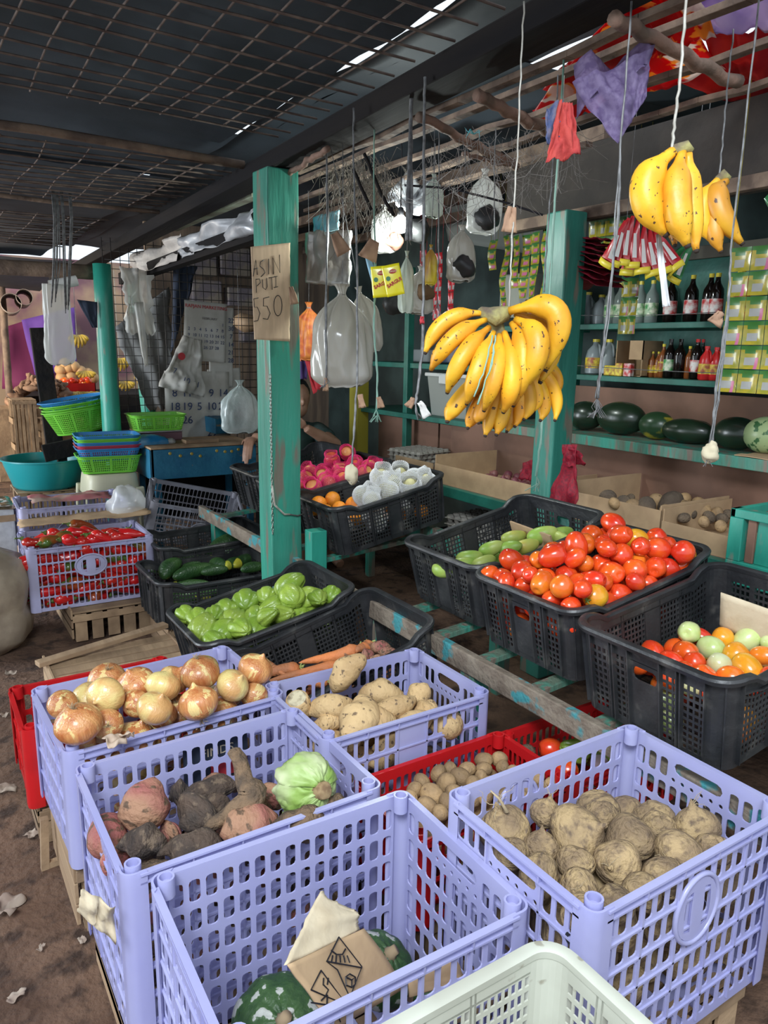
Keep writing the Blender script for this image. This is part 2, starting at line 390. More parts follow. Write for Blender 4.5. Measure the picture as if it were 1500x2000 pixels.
def slot_crate(label, L, W, H, m, rows=6, npan=5, slots=3, loc=(0,0,0), rot=(0,0,0), badges=(), cat='crate', blank=None, hand=True, spanw=3, group='pale slotted produce crates', name='plastic_crate', hw_=.335):
    root = thing(name, label, cat, loc, rot, group)
    C = .026; t = .0032; ft = .022; fb = .014
    faces = {'front': (Vector((-L/2,-W/2,0)), Vector((1,0,0)), Vector((0,-1,0)), L), 'back': (Vector((L/2,W/2,0)), Vector((-1,0,0)), Vector((0,1,0)), L),
             'left': (Vector((-L/2,W/2,0)), Vector((0,-1,0)), Vector((-1,0,0)), W), 'right': (Vector((L/2,-W/2,0)), Vector((0,1,0)), Vector((1,0,0)), W)}
    for fn, (O, U, Nn, len_) in faces.items():
        g = MB()
        def mp(u, v, w_, O=O, U=U, Nn=Nn): return O+U*u+Vector((0,0,v))+Nn*(w_-t)
        u0, u1 = C, len_-C; long_ = fn in ('front', 'back')
        top = H-ft; rh = (top-fb)/rows
        npn = npan if long_ else spanw; 
        widths = [1]*npn
        if not long_ and npn == 3: widths = [.85, 1.3, .85]
        tot = sum(widths); x = u0; xs = [u0]
        for w_ in widths: x += (u1-u0)*w_/tot; xs.append(x)
        for i in range(npn):
            a, b_ = xs[i], xs[i+1]; mid = (not long_) and npn == 3 and i == 1
            ns = slots if not mid else slots+2
            for r_ in range(rows):
                y0 = fb+r_*rh; y1 = y0+rh
                if blank and long_ and fn == blank[0] and i == blank[1] and r_ in blank[2]:
                    cell(g, mp, a, b_, y0, y1, None, t); continue
                if mid and hand and r_ == rows-1:
                    ym = y0+rh*.30
                    cell(g, mp, a, b_, ym, y1, ((a+b_)/2, (ym+y1)/2+.002, (b_-a)/2-.012, (y1-ym)/2-.007, .02), t)
                    nh = 6
                    for k in range(nh):
                        cell(g, mp, a+(b_-a)*k/nh, a+(b_-a)*(k+1)/nh, y0, ym, (a+(b_-a)*(k+.5)/nh, (y0+ym)/2, .0055, .0055, .01), t)
                    continue
                for k in range(ns):
                    c0 = a+(b_-a)*k/ns; c1 = a+(b_-a)*(k+1)/ns; cw = c1-c0
                    mrg = .0 if 0 < k < ns-1 else 0
                    cell(g, mp, c0, c1, y0, y1, ((c0+c1)/2, (y0+y1)/2, cw*hw_, rh*(.375 if hw_ < .4 else .43), cw*.22), t)
            # vertical main rib
            if i: cell(g, lambda u, v, w_, mp=mp: mp(u, v, w_+t), xs[i]-.0025, xs[i]+.0025, fb, top, None, .004)
        for r_ in range(1, rows):
            cell(g, lambda u, v, w_, mp=mp: mp(u, v, w_+t), u0, u1, fb+r_*rh-.0022, fb+r_*rh+.0022, None, .004)
        cell(g, mp, u0, u1, 0, fb, None, t)
        # solid top band and flange
        cell(g, mp, u0, u1, top, H, None, t)
        for i in range(1, npn): cell(g, lambda u, v, w_, mp=mp: mp(u, v, w_+t), xs[i]-.0015, xs[i]+.0015, top, H-.003, None, .009)
        cell(g, lambda u, v, w_, mp=mp: mp(u, v, w_+t), u0, u1, H-.005, H, None, .011)
        cell(g, lambda u, v, w_, mp=mp: mp(u, v, w_+t), u0, u1, top-.003, top+.001, None, .008)
        wl = g.build('side_wall' if long_ else 'end_wall', m, root)
        for bf, cu, cv, rx, ry in badges:
            if bf == fn:
                g = MB(); badge(g, mp, cu, cv, rx, ry, t+.002, t+.005); g.build('badge', m, wl, True)
    for sx in (-1, 1):
        for sy in (-1, 1):
            g = MB(); cx, cy = sx*(L/2-.016), sy*(W/2-.016)
            # rounded corner column: outer quarter arc with returns
            pts = []
            a0 = {(1,1):0, (-1,1):pi/2, (-1,-1):pi, (1,-1):1.5*pi}[(sx,sy)]
            R = .024
            arc = [(cx+R*cos(a0+k*pi/12), cy+R*sin(a0+k*pi/12)) for k in range(7)]
            e0 = (arc[0][0]-0 if abs(cos(a0)) > .5 else arc[0][0]-sx*0, arc[0][1])
            d0 = Vector((-sin(a0), cos(a0), 0)); d1 = Vector((-cos(a0), -sin(a0), 0))
            A = [tuple((Vector((*arc[0],0))-d0*.024)[:2])]+arc+[tuple((Vector((*arc[-1],0))+d1*.024)[:2])]
            cc = Vector((cx, cy, 0)); inner = []
            for p in A:
                v = Vector((*p,0)); 
                inner.append(tuple((cc+(v-cc)*.80)[:2]))
            n = len(A); vs = []
            for z in (0, H+.004):
                vs += [(p[0], p[1], z) for p in A]+[(p[0], p[1], z) for p in inner]
            fs = []
            for i in range(n-1):
                fs += [(i, i+1, 2*n+i+1, 2*n+i), (n+i+1, n+i, 3*n+i, 3*n+i+1), (2*n+i, 2*n+i+1, 3*n+i+1, 3*n+i), (n+i, n+i+1, i+1, i)]
            fs += [(0, 2*n, 3*n, n), (n-1, 2*n-1, 4*n-1, 3*n-1)]
            g.add(vs, fs)
            # the little stacking cup on top
            g.lathe([(H-.03, .0165), (H+.011, .0165), (H+.011, .0125), (H-.005, .0125), (H-.005, .001)], 14, 0, Matrix.Translation((cx-sx*.003, cy-sy*.003, 0)), cap=False)
            g.build('corner_post', m, root, True, angle=40)
    g = MB()
    def mb_(u, v, w_): return Vector((u, v, w_))
    nx, ny = 9, 6
    for i in range(nx):
        for j in range(ny):
            a, b_, c, d = -L/2+.005+(L-.01)*i/nx, -L/2+.005+(L-.01)*(i+1)/nx, -W/2+.005+(W-.01)*j/ny, -W/2+.005+(W-.01)*(j+1)/ny
            cell(g, mb_, a, b_, c, d, ((a+b_)/2, (c+d)/2, (b_-a)*.36, (d-c)*.36, .006), .004)
    g.build('base', m, root)
    return root

def rr_path(L, W, R):   # perimeter samples of a rounded rectangle: (point, normal) with straight/corner tags
    segs = []
    cs = [(L/2-R, -W/2+R, -pi/2), (L/2-R, W/2-R, 0), (-L/2+R, W/2-R, pi/2), (-L/2+R, -W/2+R, pi)]
    return cs
def grid_crate(label, L, W, H, m, tilt=0, P0=None, rz=0, loc=None, R=.05, raise_=.028, group='black grid sided fruit crates', mesh_from=None, name='plastic_crate', ptc=.0165):
    """P0 = where the rim corner nearest the viewer (-x,-y) goes; tilt raises the +x end"""
    rot = (0, -tilt, rz)
    if P0 is not None:
        from mathutils import Euler
        loc = Vector(P0)-Euler(rot).to_matrix() @ Vector((-L/2, -W/2, H))
    if mesh_from:
        o = copy_tree(mesh_from); o.location = loc; o.rotation_euler = rot; o['label'] = label; return o
    root = thing(name, label, 'crate', loc, rot, group)
    tp = .035  # taper
    def lift(x):   # the ends stand higher than the long sides
        d = (L/2-abs(x)); s = max(0, min(1, (.115-d)/.05)); s = s*s*(3-2*s); return raise_*s
    def wall(P, Nn, v, w_):   # P on the rim outline
        k = 1-v/H; zz = v+(v/H)**3*lift(P.x)
        return Vector((P.x*(1-tp*2*k*(.5)), P.y*(1-tp*3*k*.5), zz))+Nn*w_
    t = .003
    sides = [('side_wall', Vector((-L/2+R, -W/2, 0)), Vector((1,0,0)), Vector((0,-1,0)), L-2*R), ('end_wall', Vector((L/2, -W/2+R, 0)), Vector((0,1,0)), Vector((1,0,0)), W-2*R),
             ('side_wall', Vector((L/2-R, W/2, 0)), Vector((-1,0,0)), Vector((0,1,0)), L-2*R), ('end_wall', Vector((-L/2, W/2-R, 0)), Vector((0,-1,0)), Vector((-1,0,0)), W-2*R)]
    for nm, O, U, Nn, ln in sides:
        g = MB()
        def mp(u, v, w_, O=O, U=U, Nn=Nn): return wall(O+U*u, Nn, v, w_)
        fb, top = .02, H-.034
        if nm == 'side_wall': pans = [('g',8),('s',.6),('g',6),('s',4.5),('g',6),('s',.6),('g',8)]
        else: pans = [('g',4),('s',.7),('g',3),('h',6),('g',3),('s',.7),('g',4)]
        tot = sum(k[1] for k in pans); x = 0
        nr = int((top-fb)/ptc); rh = (top-fb)/nr
        for kind, n in pans:
            w_ = ln*n/tot
            if kind == 'g':
                for i in range(n):
                    a, b_ = x+w_*i/n, x+w_*(i+1)/n
                    for r_ in range(nr):
                        y0 = fb+r_*rh; cell(g, mp, a, b_, y0, y0+rh, ((a+b_)/2, y0+rh/2, (b_-a)*.34, rh*.34, 0), t)
            elif kind == 's': cell(g, mp, x, x+w_, fb, top, None, t+.002)
            else:
                ym = top-.052
                cell(g, mp, x, x+w_, ym, top, (x+w_/2, (ym+top)/2, w_/2-.012, .016, .012), t+.002)
                cell(g, mp, x, x+w_, fb, ym, None, t+.002)
            x += w_
        # thin vertical fins below the rim and along the panel seams
        x = 0
        for kind, n in pans[:-1]:
            x += ln*n/tot
            cell(g, mp, x-.002, x+.002, .01, H-.01, None, .014)
        K = 14
        for i in range(K):
            a, b_ = ln*i/K, ln*(i+1)/K
            cell(g, mp, a, b_, 0, fb, None, t); cell(g, mp, a, b_, top, H, None, t)
            if nm == 'side_wall': cell(g, mp, a, b_, top-.002, top+.002, None, .012)
        g.build(nm, m, root)
    cs = rr_path(L, W, R)
    for cx, cy, a0 in cs:
        g = MB(); K = 6
        for k in range(K):
            a, b_ = a0+pi/2*k/K, a0+pi/2*(k+1)/K
            def mp(u, v, w_, cx=cx, cy=cy): return wall(Vector((cx+R*cos(u), cy+R*sin(u), 0)), Vector((cos(u), sin(u), 0)), v, w_)
            NV = 4
            for q in range(NV): cell(g, mp, a, b_, H*q/NV, H*(q+1)/NV, None, t)
        for k in (0, K//2, K):
            a = a0+pi/2*k/K
            def mp(u, v, w_, cx=cx, cy=cy): return wall(Vector((cx+R*cos(u), cy+R*sin(u), 0)), Vector((cos(u), sin(u), 0)), v, w_)
            cell(g, mp, a-.03, a+.03, .01, H-.01, None, .013)
        g.build('corner_panel', m, root)
    # rim: swept flange
    g = MB(); path = []
    for cx, cy, a0 in cs:
        for k in range(9):
            a = a0+pi/2*k/8; path.append((Vector((cx+R*cos(a), cy+R*sin(a), 0)), Vector((cos(a), sin(a), 0))))
        nxt = cs[(cs.index((cx,cy,a0))+1) % 4]
        a = a0+pi/2; p0 = path[-1][0]; p1 = Vector((nxt[0]+R*cos(nxt[2]), nxt[1]+R*sin(nxt[2]), 0))
        for k in range(1, 16): path.append((p0+(p1-p0)*k/16, path[-1][1] if False else Vector((cos(a), sin(a), 0))))
    prof = [(-.003, -.012), (.018, -.014), (.021, -.003), (.017, .003), (.002, .005), (-.004, .001)]
    n = len(path); k = len(prof); vs = []
    for P, Nn in path:
        z = H+lift(P.x)
        for a, b_ in prof: vs.append(P+Nn*a+Vector((0,0,z+b_)))
    fs = [(i*k+j, ((i+1)%n)*k+j, ((i+1)%n)*k+(j+1)%k, i*k+(j+1)%k) for i in range(n) for j in range(k)]
    g.add(vs, fs); g.build('rim', m, root, True, angle=45)
    g = MB(); nx, ny = 12, 8; L2, W2 = L*(1-tp)-.01, W*(1-tp*1.5)-.01
    for i in range(nx):
        for j in range(ny):
            a, b_, c, d = -L2/2+L2*i/nx, -L2/2+L2*(i+1)/nx, -W2/2+W2*j/ny, -W2/2+W2*(j+1)/ny
            if (i in (0,nx-1)) and (j in (0,ny-1)): continue
            cell(g, lambda u, v, w_: Vector((u, v, w_)), a, b_, c, d, ((a+b_)/2, (c+d)/2, (b_-a)*.3, (d-c)*.3, 0), .004)
    g.build('base', m, root)
    return root

ZB = .55
crA = slot_crate('pale lilac slotted crate heaped with brown onions', .60, .42, .33, M_lilac, 4, 5, 3, loc=(.538, 2.055, ZB-.33), rot=(0,0,radians(2.5)))
crB = slot_crate('lilac slotted crate holding dark yams, pink sweet potatoes and a cabbage', .58, .445, .44, M_lilac, 6, 5, 3, loc=(.551, 1.531, ZB-.44), rot=(0,0,radians(.4)), group='pale slotted produce crates')
crD = slot_crate('lilac slotted crate nearly empty but for squashes and cardboard', .57, .42, .44, M_lilac, 6, 5, 3, loc=(.588, 1.058, ZB-.44), rot=(0,0,radians(-1.0)))
crE = slot_crate('lilac slotted crate of round jicama roots, nearest on the right', .572, .398, .414, M_lilac, 6, 5, 3, loc=(1.172, .904, .216), rot=(0,0,0), badges=(('front', .29, .30, .069, .078), ('back', .37, .318, .064, .069)))
crS = slot_crate('lilac slotted crate of white sweet potatoes', .55, .38, .24, M_lilac, 3, 5, 3, loc=(1.105, 1.745, ZB-.24), blank=('front', 2, (0,1,2)))
crP = slot_crate('dusty lilac slotted crate full of red peppers', .63, .42, .34, M_lilac_old, 5, 5, 4, loc=(.765, 4.27, .17), rot=(0,0,radians(-1)), hw_=.42, badges=(('front', .30, .225, .085, .062),))
crP2 = slot_crate('lilac slotted crate lined with cardboard, behind the pepper crate', .60, .40, .30, M_lilac_old, 4, 5, 4, loc=(.80, 4.87, .30), rot=(0,0,radians(-2)), badges=(('front', .27, .15, .08, .06),))
crG = slot_crate('empty grey dusty slotted crate lying tilted behind the cucumbers', .58, .40, .26, M_grayplastic, 4, 5, 4, loc=(1.50, 4.74, .33), rot=(radians(12),radians(13),radians(-12)), hw_=.42, badges=(('front', .33, .12, .07, .05),))
crR = slot_crate('red slotted crate low behind the onion crate', .52, .34, .26, M_redpl, 3, 4, 3, loc=(.46, 2.47, .14), name='plastic_crate', group='red slotted crates', hand=False)
crPo = slot_crate('red slotted crate of small potatoes beside the jicama crate', .50, .29, .24, M_redpl, 4, 6, 3, loc=(1.15, 1.375, .19), group='red slotted crates', hand=False, spanw=4)
crPo2 = slot_crate('red slotted crate of mixed vegetables below the table rail', .46, .30, .20, M_redpl, 3, 5, 3, loc=(1.66, 1.40, .20), group='red slotted crates', hand=False, spanw=4)
# ivory crate in the bottom foreground
cb = az(1075, 1862, .62)
crI = grid_crate('ivory white grid crate cut off at the bottom of the photo', .56, .40, .24, M_ivory, loc=(cb.x-.265, cb.y-.185, .38), R=.04, raise_=0, group=None, ptc=.026)
TL = radians(10.8)
crC = grid_crate('black grid crate heaped with green chayote', .63, .44, .215, M_blackpl, TL, (.815, 2.435, .475))
crCr = grid_crate('black grid crate of muddy carrots behind the white sweet potatoes', .60, .44, .22, M_blackpl, radians(15), (.89, 1.965, .44), mesh_from=crC)
crCu = grid_crate('black grid crate of cucumbers beside the green price post', .60, .40, .22, M_blackpl, 0, (.96, 3.47, .40), mesh_from=crC)
crCu2 = grid_crate('black grid crate tilted up behind the cucumber crate', .60, .40, .22, M_blackpl, radians(2), (1.10, 3.93, .45), mesh_from=crC)
crT = grid_crate('black grid crate heaped with ripe red tomatoes', .63, .455, .215, M_blackpl, radians(9.5), (1.545, 1.385, .80), mesh_from=crC)
crM = grid_crate('black grid crate of green mangoes on the stall table', .62, .45, .215, M_blackpl, TL+.01, (1.59, 1.865, .80), mesh_from=crC)
crF = grid_crate('black grid crate of mixed green, yellow and red tomatoes', .62, .45, .225, M_blackpl, radians(7.5), (1.50, .885, .80))
crW = grid_crate('black grid crate of oranges and white-netted pears', .62, .44, .215, M_blackpl, TL, (1.62, 2.925, .80), mesh_from=crC)
crAp = grid_crate('black grid crate of apples in pink foam nets', .62, .44, .215, M_blackpl, TL, (1.62, 3.40, .80), mesh_from=crC)
crEm = grid_crate('empty black grid crate left of the apple crate, behind the post', .62, .44, .215, M_blackpl, TL, (1.66, 3.9, .80), mesh_from=crC)

# marker writing on crates
text_mesh('SWEET SOA', .036, M_black, crP, (-.286,-.2145,.165), (0,0,-1), (1,0,0), spacing=1.25, extr=.0006)
text_mesh('SW FT', .05, M_black, crE, (-.2875,-.158,.262), (0,0,-1), (0,-1,0), spacing=1.15, extr=.0006, bold=.001)
text_mesh('N S T S C', .042, M_black, crB, (.25,-.2245,.25), (0,0,-1), (1,0,0), spacing=1.1, extr=.0006)

# ================================================================ stall table rail and stands
ST = thing('stall_table', 'long green table frame with worn blue-flecked rail carrying the black crates', 'table', (1.9, 2.5, 0))
b = MB(); b.box((1.475,.55,.50), (1.505,4.45,.572)); adopt(ST, one(b, 'rail', M_rail, bevel=.004, label='', cat=''))
for (x, y) in ((1.56, 3.0), (1.54, 2.42), (1.53, 1.78), (1.56, 4.30), (2.2, .7), (2.2, 2.4), (2.2, 4.2)):
    b = MB(); b.box((x-.05,y-.035,0), (x+.02 if x != 1.56 else x+.03,y+.035,(.50 if y > .8 and x < 2 else .52) if y != 3.0 else .72))
    adopt(ST, one(b, 'leg', M_teal if y > 2.9 and x < 2 else M_tealdirty, label='', cat='', bevel=.003))
for y in (1.0,1.25,1.5,1.75,2.0,2.25,3.05,3.3,3.6,4.2):
    b = MB(); b.bar((1.50,y,.545), (2.22,y,.60), .05, .02); adopt(ST, one(b, 'slat', M_tealdirty, label='', cat='', bevel=.002))
b = MB(); b.box((2.2,.55,.56), (2.24,4.45,.66)); adopt(ST, one(b, 'back_rail', M_tealdirty, label='', cat='', bevel=.002))
# stands under the lilac crates
def slat_box(x0, x1, y0, y1, z0, z1, label, group='slatted wooden boxes', nv=6, top=True):
    r_ = thing('wooden_crate', label, 'wooden crate', ((x0+x1)/2, (y0+y1)/2, z0), group=group)
    cx, cy = (x0+x1)/2, (y0+y1)/2; L, W, H = x1-x0, y1-y0, z1-z0
    for sx in (-1,1):
        for sy in (-1,1):
            g = MB(); g.box((sx*(L/2-.03)-.015, sy*(W/2-.03)-.015, 0), (sx*(L/2-.03)+.015, sy*(W/2-.03)+.015, H-.012)); g.build('corner_block', M_rawwood, r_)
    for s in (-1,1):
        n = nv
        for i in range(n):
            w_ = L/n; x = -L/2+w_*(i+.5); k = random.uniform(.30,.42)
            g = MB(); g.box((x-w_*k, s*W/2-.005, random.uniform(0,.01)), (x+w_*k, s*W/2+.005, H-.012)); g.build('side_slat', M_rawwood, r_, bevel=.0015)
        g = MB(); g.box((-L/2, s*(W/2+.009)-.004, H-.05), (L/2, s*(W/2+.009)+.004, H-.015)); g.build('rail', M_rawwood, r_, bevel=.0015)
        for i in range(3):
            z = H*(.12+.3*i); g = MB(); g.box((s*L/2-.005, -W/2+.006, z), (s*L/2+.005, W/2-.006, z+.06)); g.build('end_slat', M_rawwood, r_, bevel=.0015)
    if top:
        n = 5
        for i in range(n):
            w_ = W/n; y = -W/2+w_*(i+.5); g = MB(); g.box((-L/2, y-w_*.42, H-.011), (L/2, y+w_*.42, H)); g.build('top_slat', M_rawwood, r_, bevel=.0015)
    return r_
slat_box(.62, 1.12, 3.98, 4.48, 0, .165, 'upright slatted wooden box under the pepper crate')
slat_box(.40, .96, 3.02, 3.42, 0, .18, 'flat slatted wooden box with a loose plank, behind the onion crate', nv=5)
b = MB(); b.bar((.36,3.30,.20), (.96,3.45,.215), .05, .022); one(b, 'loose_plank', M_rawwood, 'rough plank lying across the slatted wooden box behind the onions', 'plank', bevel=.003)
slat_box(.25, .83, 1.86, 2.25, 0, .215, 'slatted wooden box under the onion crate')
slat_box(.27, .83, 1.32, 1.74, 0, .107, 'low slatted box under the yam crate')
slat_box(.32, .86, .86, 1.25, 0, .107, 'low slatted box under the squash crate')
slat_box(.91, 1.43, .73, 1.08, 0, .215, 'low slatted box under the jicama crate')
slat_box(.95, 1.36, 1.26, 1.49, 0, .185, 'slatted box under the potato crate')
slat_box(.86, 1.36, 1.58, 1.91, 0, .305, 'slatted box under the white sweet potato crate')
slat_box(1.45, 1.86, 1.28, 1.52, 0, .195, 'slatted box under the mixed vegetable crate')
slat_box(.22, .66, 2.31, 2.62, 0, .135, 'low slatted box under the red crate')
slat_box(.6, 1.1, 4.70, 5.02, 0, .295, 'slatted box under the cardboard-lined crate')
slat_box(.84, 1.36, 2.46, 2.86, 0, .235, 'slatted box under the chayote crate')
slat_box(.94, 1.38, 2.0, 2.38, 0, .19, 'slatted box under the carrot crate')
slat_box(.99, 1.5, 3.5, 3.84, 0, .178, 'slatted box under the cucumber crate')
slat_box(1.14, 1.6, 3.96, 4.30, 0, .225, 'slatted box under the tilted crate behind the cucumbers')
b = MB(); b.box((.25,.36,0), (.74,.62,.378)); one(b, 'wooden_box', M_rawwood, 'wooden box under the ivory crate', 'box')
# stick frame left of the red crate
b = MB(); P = az(88,1698,.0); b.bar(P, P+Vector((.01,0,.17)), .022, .022); b.bar(P+Vector((0,0,.012)), P+Vector((.32,.0,.012)), .02, .02)
one(b, 'stick_frame', M_rawwood, 'thin wooden stick frame on the dirt below the red crate', 'frame')
# ================================================================ produce materials
def fruit(name, c, c2=None, rough=.22, ns=14, **k):
    if 'bscale' in k: k['bscale'] *= 2.2
    if 'n3' in k: k['n3'] *= 1.8
    if 'bump' in k: k['bump'] = min(1, k['bump']*1.3)
    if 'thr3' in k and k['thr3'][0] < .66: k['thr3'] = (k['thr3'][0]-.055, k['thr3'][1]-.07)
    return mat(name, c, rough, c2, ns, rand=.15, **k)
M_tom = [fruit('tomato_red', (.66,.035,.012), (.74,.075,.012), coat=.4), fruit('tomato_orange_red', (.78,.11,.012), (.68,.045,.012), coat=.4),
         fruit('tomato_orange', (.86,.24,.02), (.78,.13,.015), coat=.4), fruit('tomato_yellow', (.86,.43,.025), (.80,.30,.02), coat=.4),
         fruit('tomato_green', (.50,.62,.20), (.62,.68,.34), coat=.4), fruit('tomato_pale', (.62,.66,.40), (.60,.55,.25), coat=.3)]
M_calyx = mat('calyx_green', (.12,.20,.04), .7)
M_mango = fruit('mango_green', (.25,.40,.06), (.42,.50,.12), .4, 7, bump=.05)
M_mangoy = fruit('mango_yellow', (.60,.50,.10), (.40,.48,.10), .4, 7)
M_chay = fruit('chayote_skin', (.17,.28,.028), (.26,.36,.05), .35, 6, bump=.25, bscale=45, col3=(.16,.20,.05), thr3=(.68,.76), n3=25, coat=.2)
M_chayscar = mat('chayote_scar', (.30,.24,.10), .8)
M_onion = fruit('onion_skin', (.42,.13,.04), (.62,.30,.11), .28, 6, stretch=(8,8,.7), bump=.3, bscale=14, coat=.35, thr=(.35,.65), col3=(.70,.50,.20), thr3=(.62,.66), n3=3)
M_onionpale = fruit('onion_pale_skin', (.66,.52,.20), (.56,.30,.11), .3, 3, stretch=(7,7,.6), bump=.2, bscale=12, coat=.35)
M_onionroot = mat('dry_root', (.33,.24,.14), .9)
M_sp = fruit('white_sweet_potato_skin', (.60,.41,.20), (.46,.30,.14), .75, 9, bump=.5, bscale=28, col3=(.17,.11,.06), thr3=(.655,.74), n3=38)
M_spcut = mat('cut_flesh', (.55,.48,.32), .8, (.20,.15,.09), 40)
M_pink = fruit('pink_sweet_potato_skin', (.32,.10,.085), (.36,.19,.11), .75, 9, bump=.6, bscale=35, col3=(.12,.07,.04), thr3=(.60,.70), n3=24)
M_yam = fruit('dark_yam_skin', (.085,.055,.038), (.038,.028,.023), .85, 14, bump=.9, bscale=45, col3=(.15,.105,.07), thr3=(.60,.72), n3=26)
M_yambr = fruit('brown_yam_skin', (.20,.125,.07), (.09,.06,.038), .85, 24, bump=.9, bscale=45)
M_jic = fruit('jicama_skin', (.40,.28,.14), (.22,.15,.085), .8, 11, bump=.8, bscale=24, col3=(.14,.095,.06), thr3=(.57,.78), n3=26, stretch=(1,1,1.6), detail=8)
M_jicroot = mat('root_thread', (.40,.31,.19), .9)
M_pot = fruit('potato_skin', (.42,.27,.13), (.25,.16,.08), .75, 18, bump=.3, bscale=50, col3=(.18,.11,.06), thr3=(.66,.72), n3=35)
M_potdk = fruit('muddy_potato_skin', (.17,.12,.075), (.09,.065,.045), .9, 12, bump=.6, bscale=50)
M_carrot = fruit('carrot_skin', (.62,.19,.055), (.40,.15,.06), .7, 9, bump=.4, bscale=40, stretch=(.5,1,1), col3=(.20,.09,.045), thr3=(.62,.70), n3=16)
M_stem = fruit('pale_green_stem', (.38,.44,.14), None, .5)
M_cuc = fruit('cucumber_skin', (.022,.065,.018), (.05,.12,.03), .35, 9, bump=.4, bscale=60, coat=.2)
M_cucy = fruit('cucumber_yellow_tip', (.62,.56,.05), (.30,.34,.04), .4, 9)
M_pep = fruit('pepper_red', (.60,.012,.015), (.48,.02,.012), .18, 5, coat=.6)
M_pepg = fruit('pepper_turning', (.34,.06,.015), (.07,.13,.02), .2, 5, coat=.6, thr=(.45,.55))
M_pepst = mat('pepper_stem', (.10,.17,.035), .5)
M_cabb = mat('cabbage_leaf', (.30,.46,.10), .5, (.66,.72,.42), 9, bump=.6, bscale=14, transl=.15, stretch=(1,1,.5))
M_squash = mat('squash_skin', (.025,.065,.018), .5, (.05,.11,.03), 30, bump=.5, bscale=60, col3=(.42,.43,.38), thr3=(.555,.58), n3=30)
M_apple = fruit('apple_skin', (.62,.10,.05), (.76,.40,.14), .35, 6)
M_pear = fruit('pear_skin', (.60,.55,.28), None, .5)
M_pinknet = mat('pink_foam_net', (.86,.045,.22), .6, transl=.2)
M_whitenet = mat('white_foam_net', (.86,.86,.86), .7, transl=.3)
M_orange = fruit('orange_skin', (.86,.30,.02), (.82,.23,.02), .4, 8, bump=.25, bscale=120)
M_garlic = mat('garlic_skin', (.74,.68,.62), .6, (.55,.40,.42), 12)
M_wmd = fruit('watermelon_dark', (.008,.018,.010), (.014,.03,.014), .3, 5, coat=.2)
M_wmy = mat('watermelon_patched', (.02,.05,.02), .3, (.42,.34,.03), 5, thr=(.55,.62))
M_wms = mat('watermelon_striped', (.36,.46,.22), .35, (.05,.14,.05), 5, stretch=(.5,5,5), thr=(.56,.60))

# ================================================================ produce shapes (built along local Z, unit metres)
def rot_to(d):  # rotation taking +Z to d
    return Vector(d).to_track_quat('Z', 'Y').to_euler()
def organic(prof, n=20, warp=None, cap=True):
    mb = MB(); mb.lathe(prof, n, cap=cap)
    if warp: mb.v = [tuple(warp(Vector(v))) for v in mb.v]
    return mb
def ell(rx, rz, k=12, pw=1.0):   # ellipsoid profile
    return [(-rz*cos(pi*i/k), max(1e-4, rx*sin(pi*i/k)**pw)) for i in range(k+1)]
def nz(v, s, seed): return noise.noise(Vector(v)*s+Vector((seed*7.3, seed*3.1, seed*1.7)))
def me_of(mb, name, m): return mb.mesh(name, m, True)
def inst(name, me, loc, rot=(0,0,0), sc=1, label=None, cat=None, group=None):
    o = bpy.data.objects.new(name, me); COL.objects.link(o); o.location = loc; o.rotation_euler = rot
    o.scale = (sc,)*3 if isinstance(sc, (int, float)) else sc
    return tag(o, label, cat, group)
def child(name, me, parent, loc=(0,0,0), rot=(0,0,0)):
    o = bpy.data.objects.new(name, me); COL.objects.link(o); o.parent = parent; o.location = loc; o.rotation_euler = rot; return o
random.seed(5)
def rrot(): return (random.uniform(0, 2*pi), random.uniform(0, 2*pi), random.uniform(0, 2*pi))

def tom_mesh(m, k, i):
    def wp(v):
        r = v.length; a = math.atan2(v.y, v.x); s = 1+.018*cos(5*a+i)+.03*nz(v, 30, i)
        z = v.z
        if z > 0: z -= .010*max(0, 1-(v.x**2+v.y**2)/.012**2)
        return Vector((v.x*s, v.y*s, z))
    return me_of(organic(ell(.0325, .0385*k, 12, .92), 18, wp), 'tomato', m)
TOM = [[tom_mesh(m, k, j) for j, k in enumerate((1.0, 1.12, .88))] for m in M_tom]
g = MB()
for i in range(5):
    a = i*2*pi/5; g.tube([(0,0,0), (.006*cos(a), .006*sin(a), .003), (.014*cos(a), .014*sin(a), .001)], [.0022,.002,.0006], 4)
g.tube([(0,0,0),(.001,0,.006)], .0016, 5); CALYX = g.mesh('calyx', M_calyx)
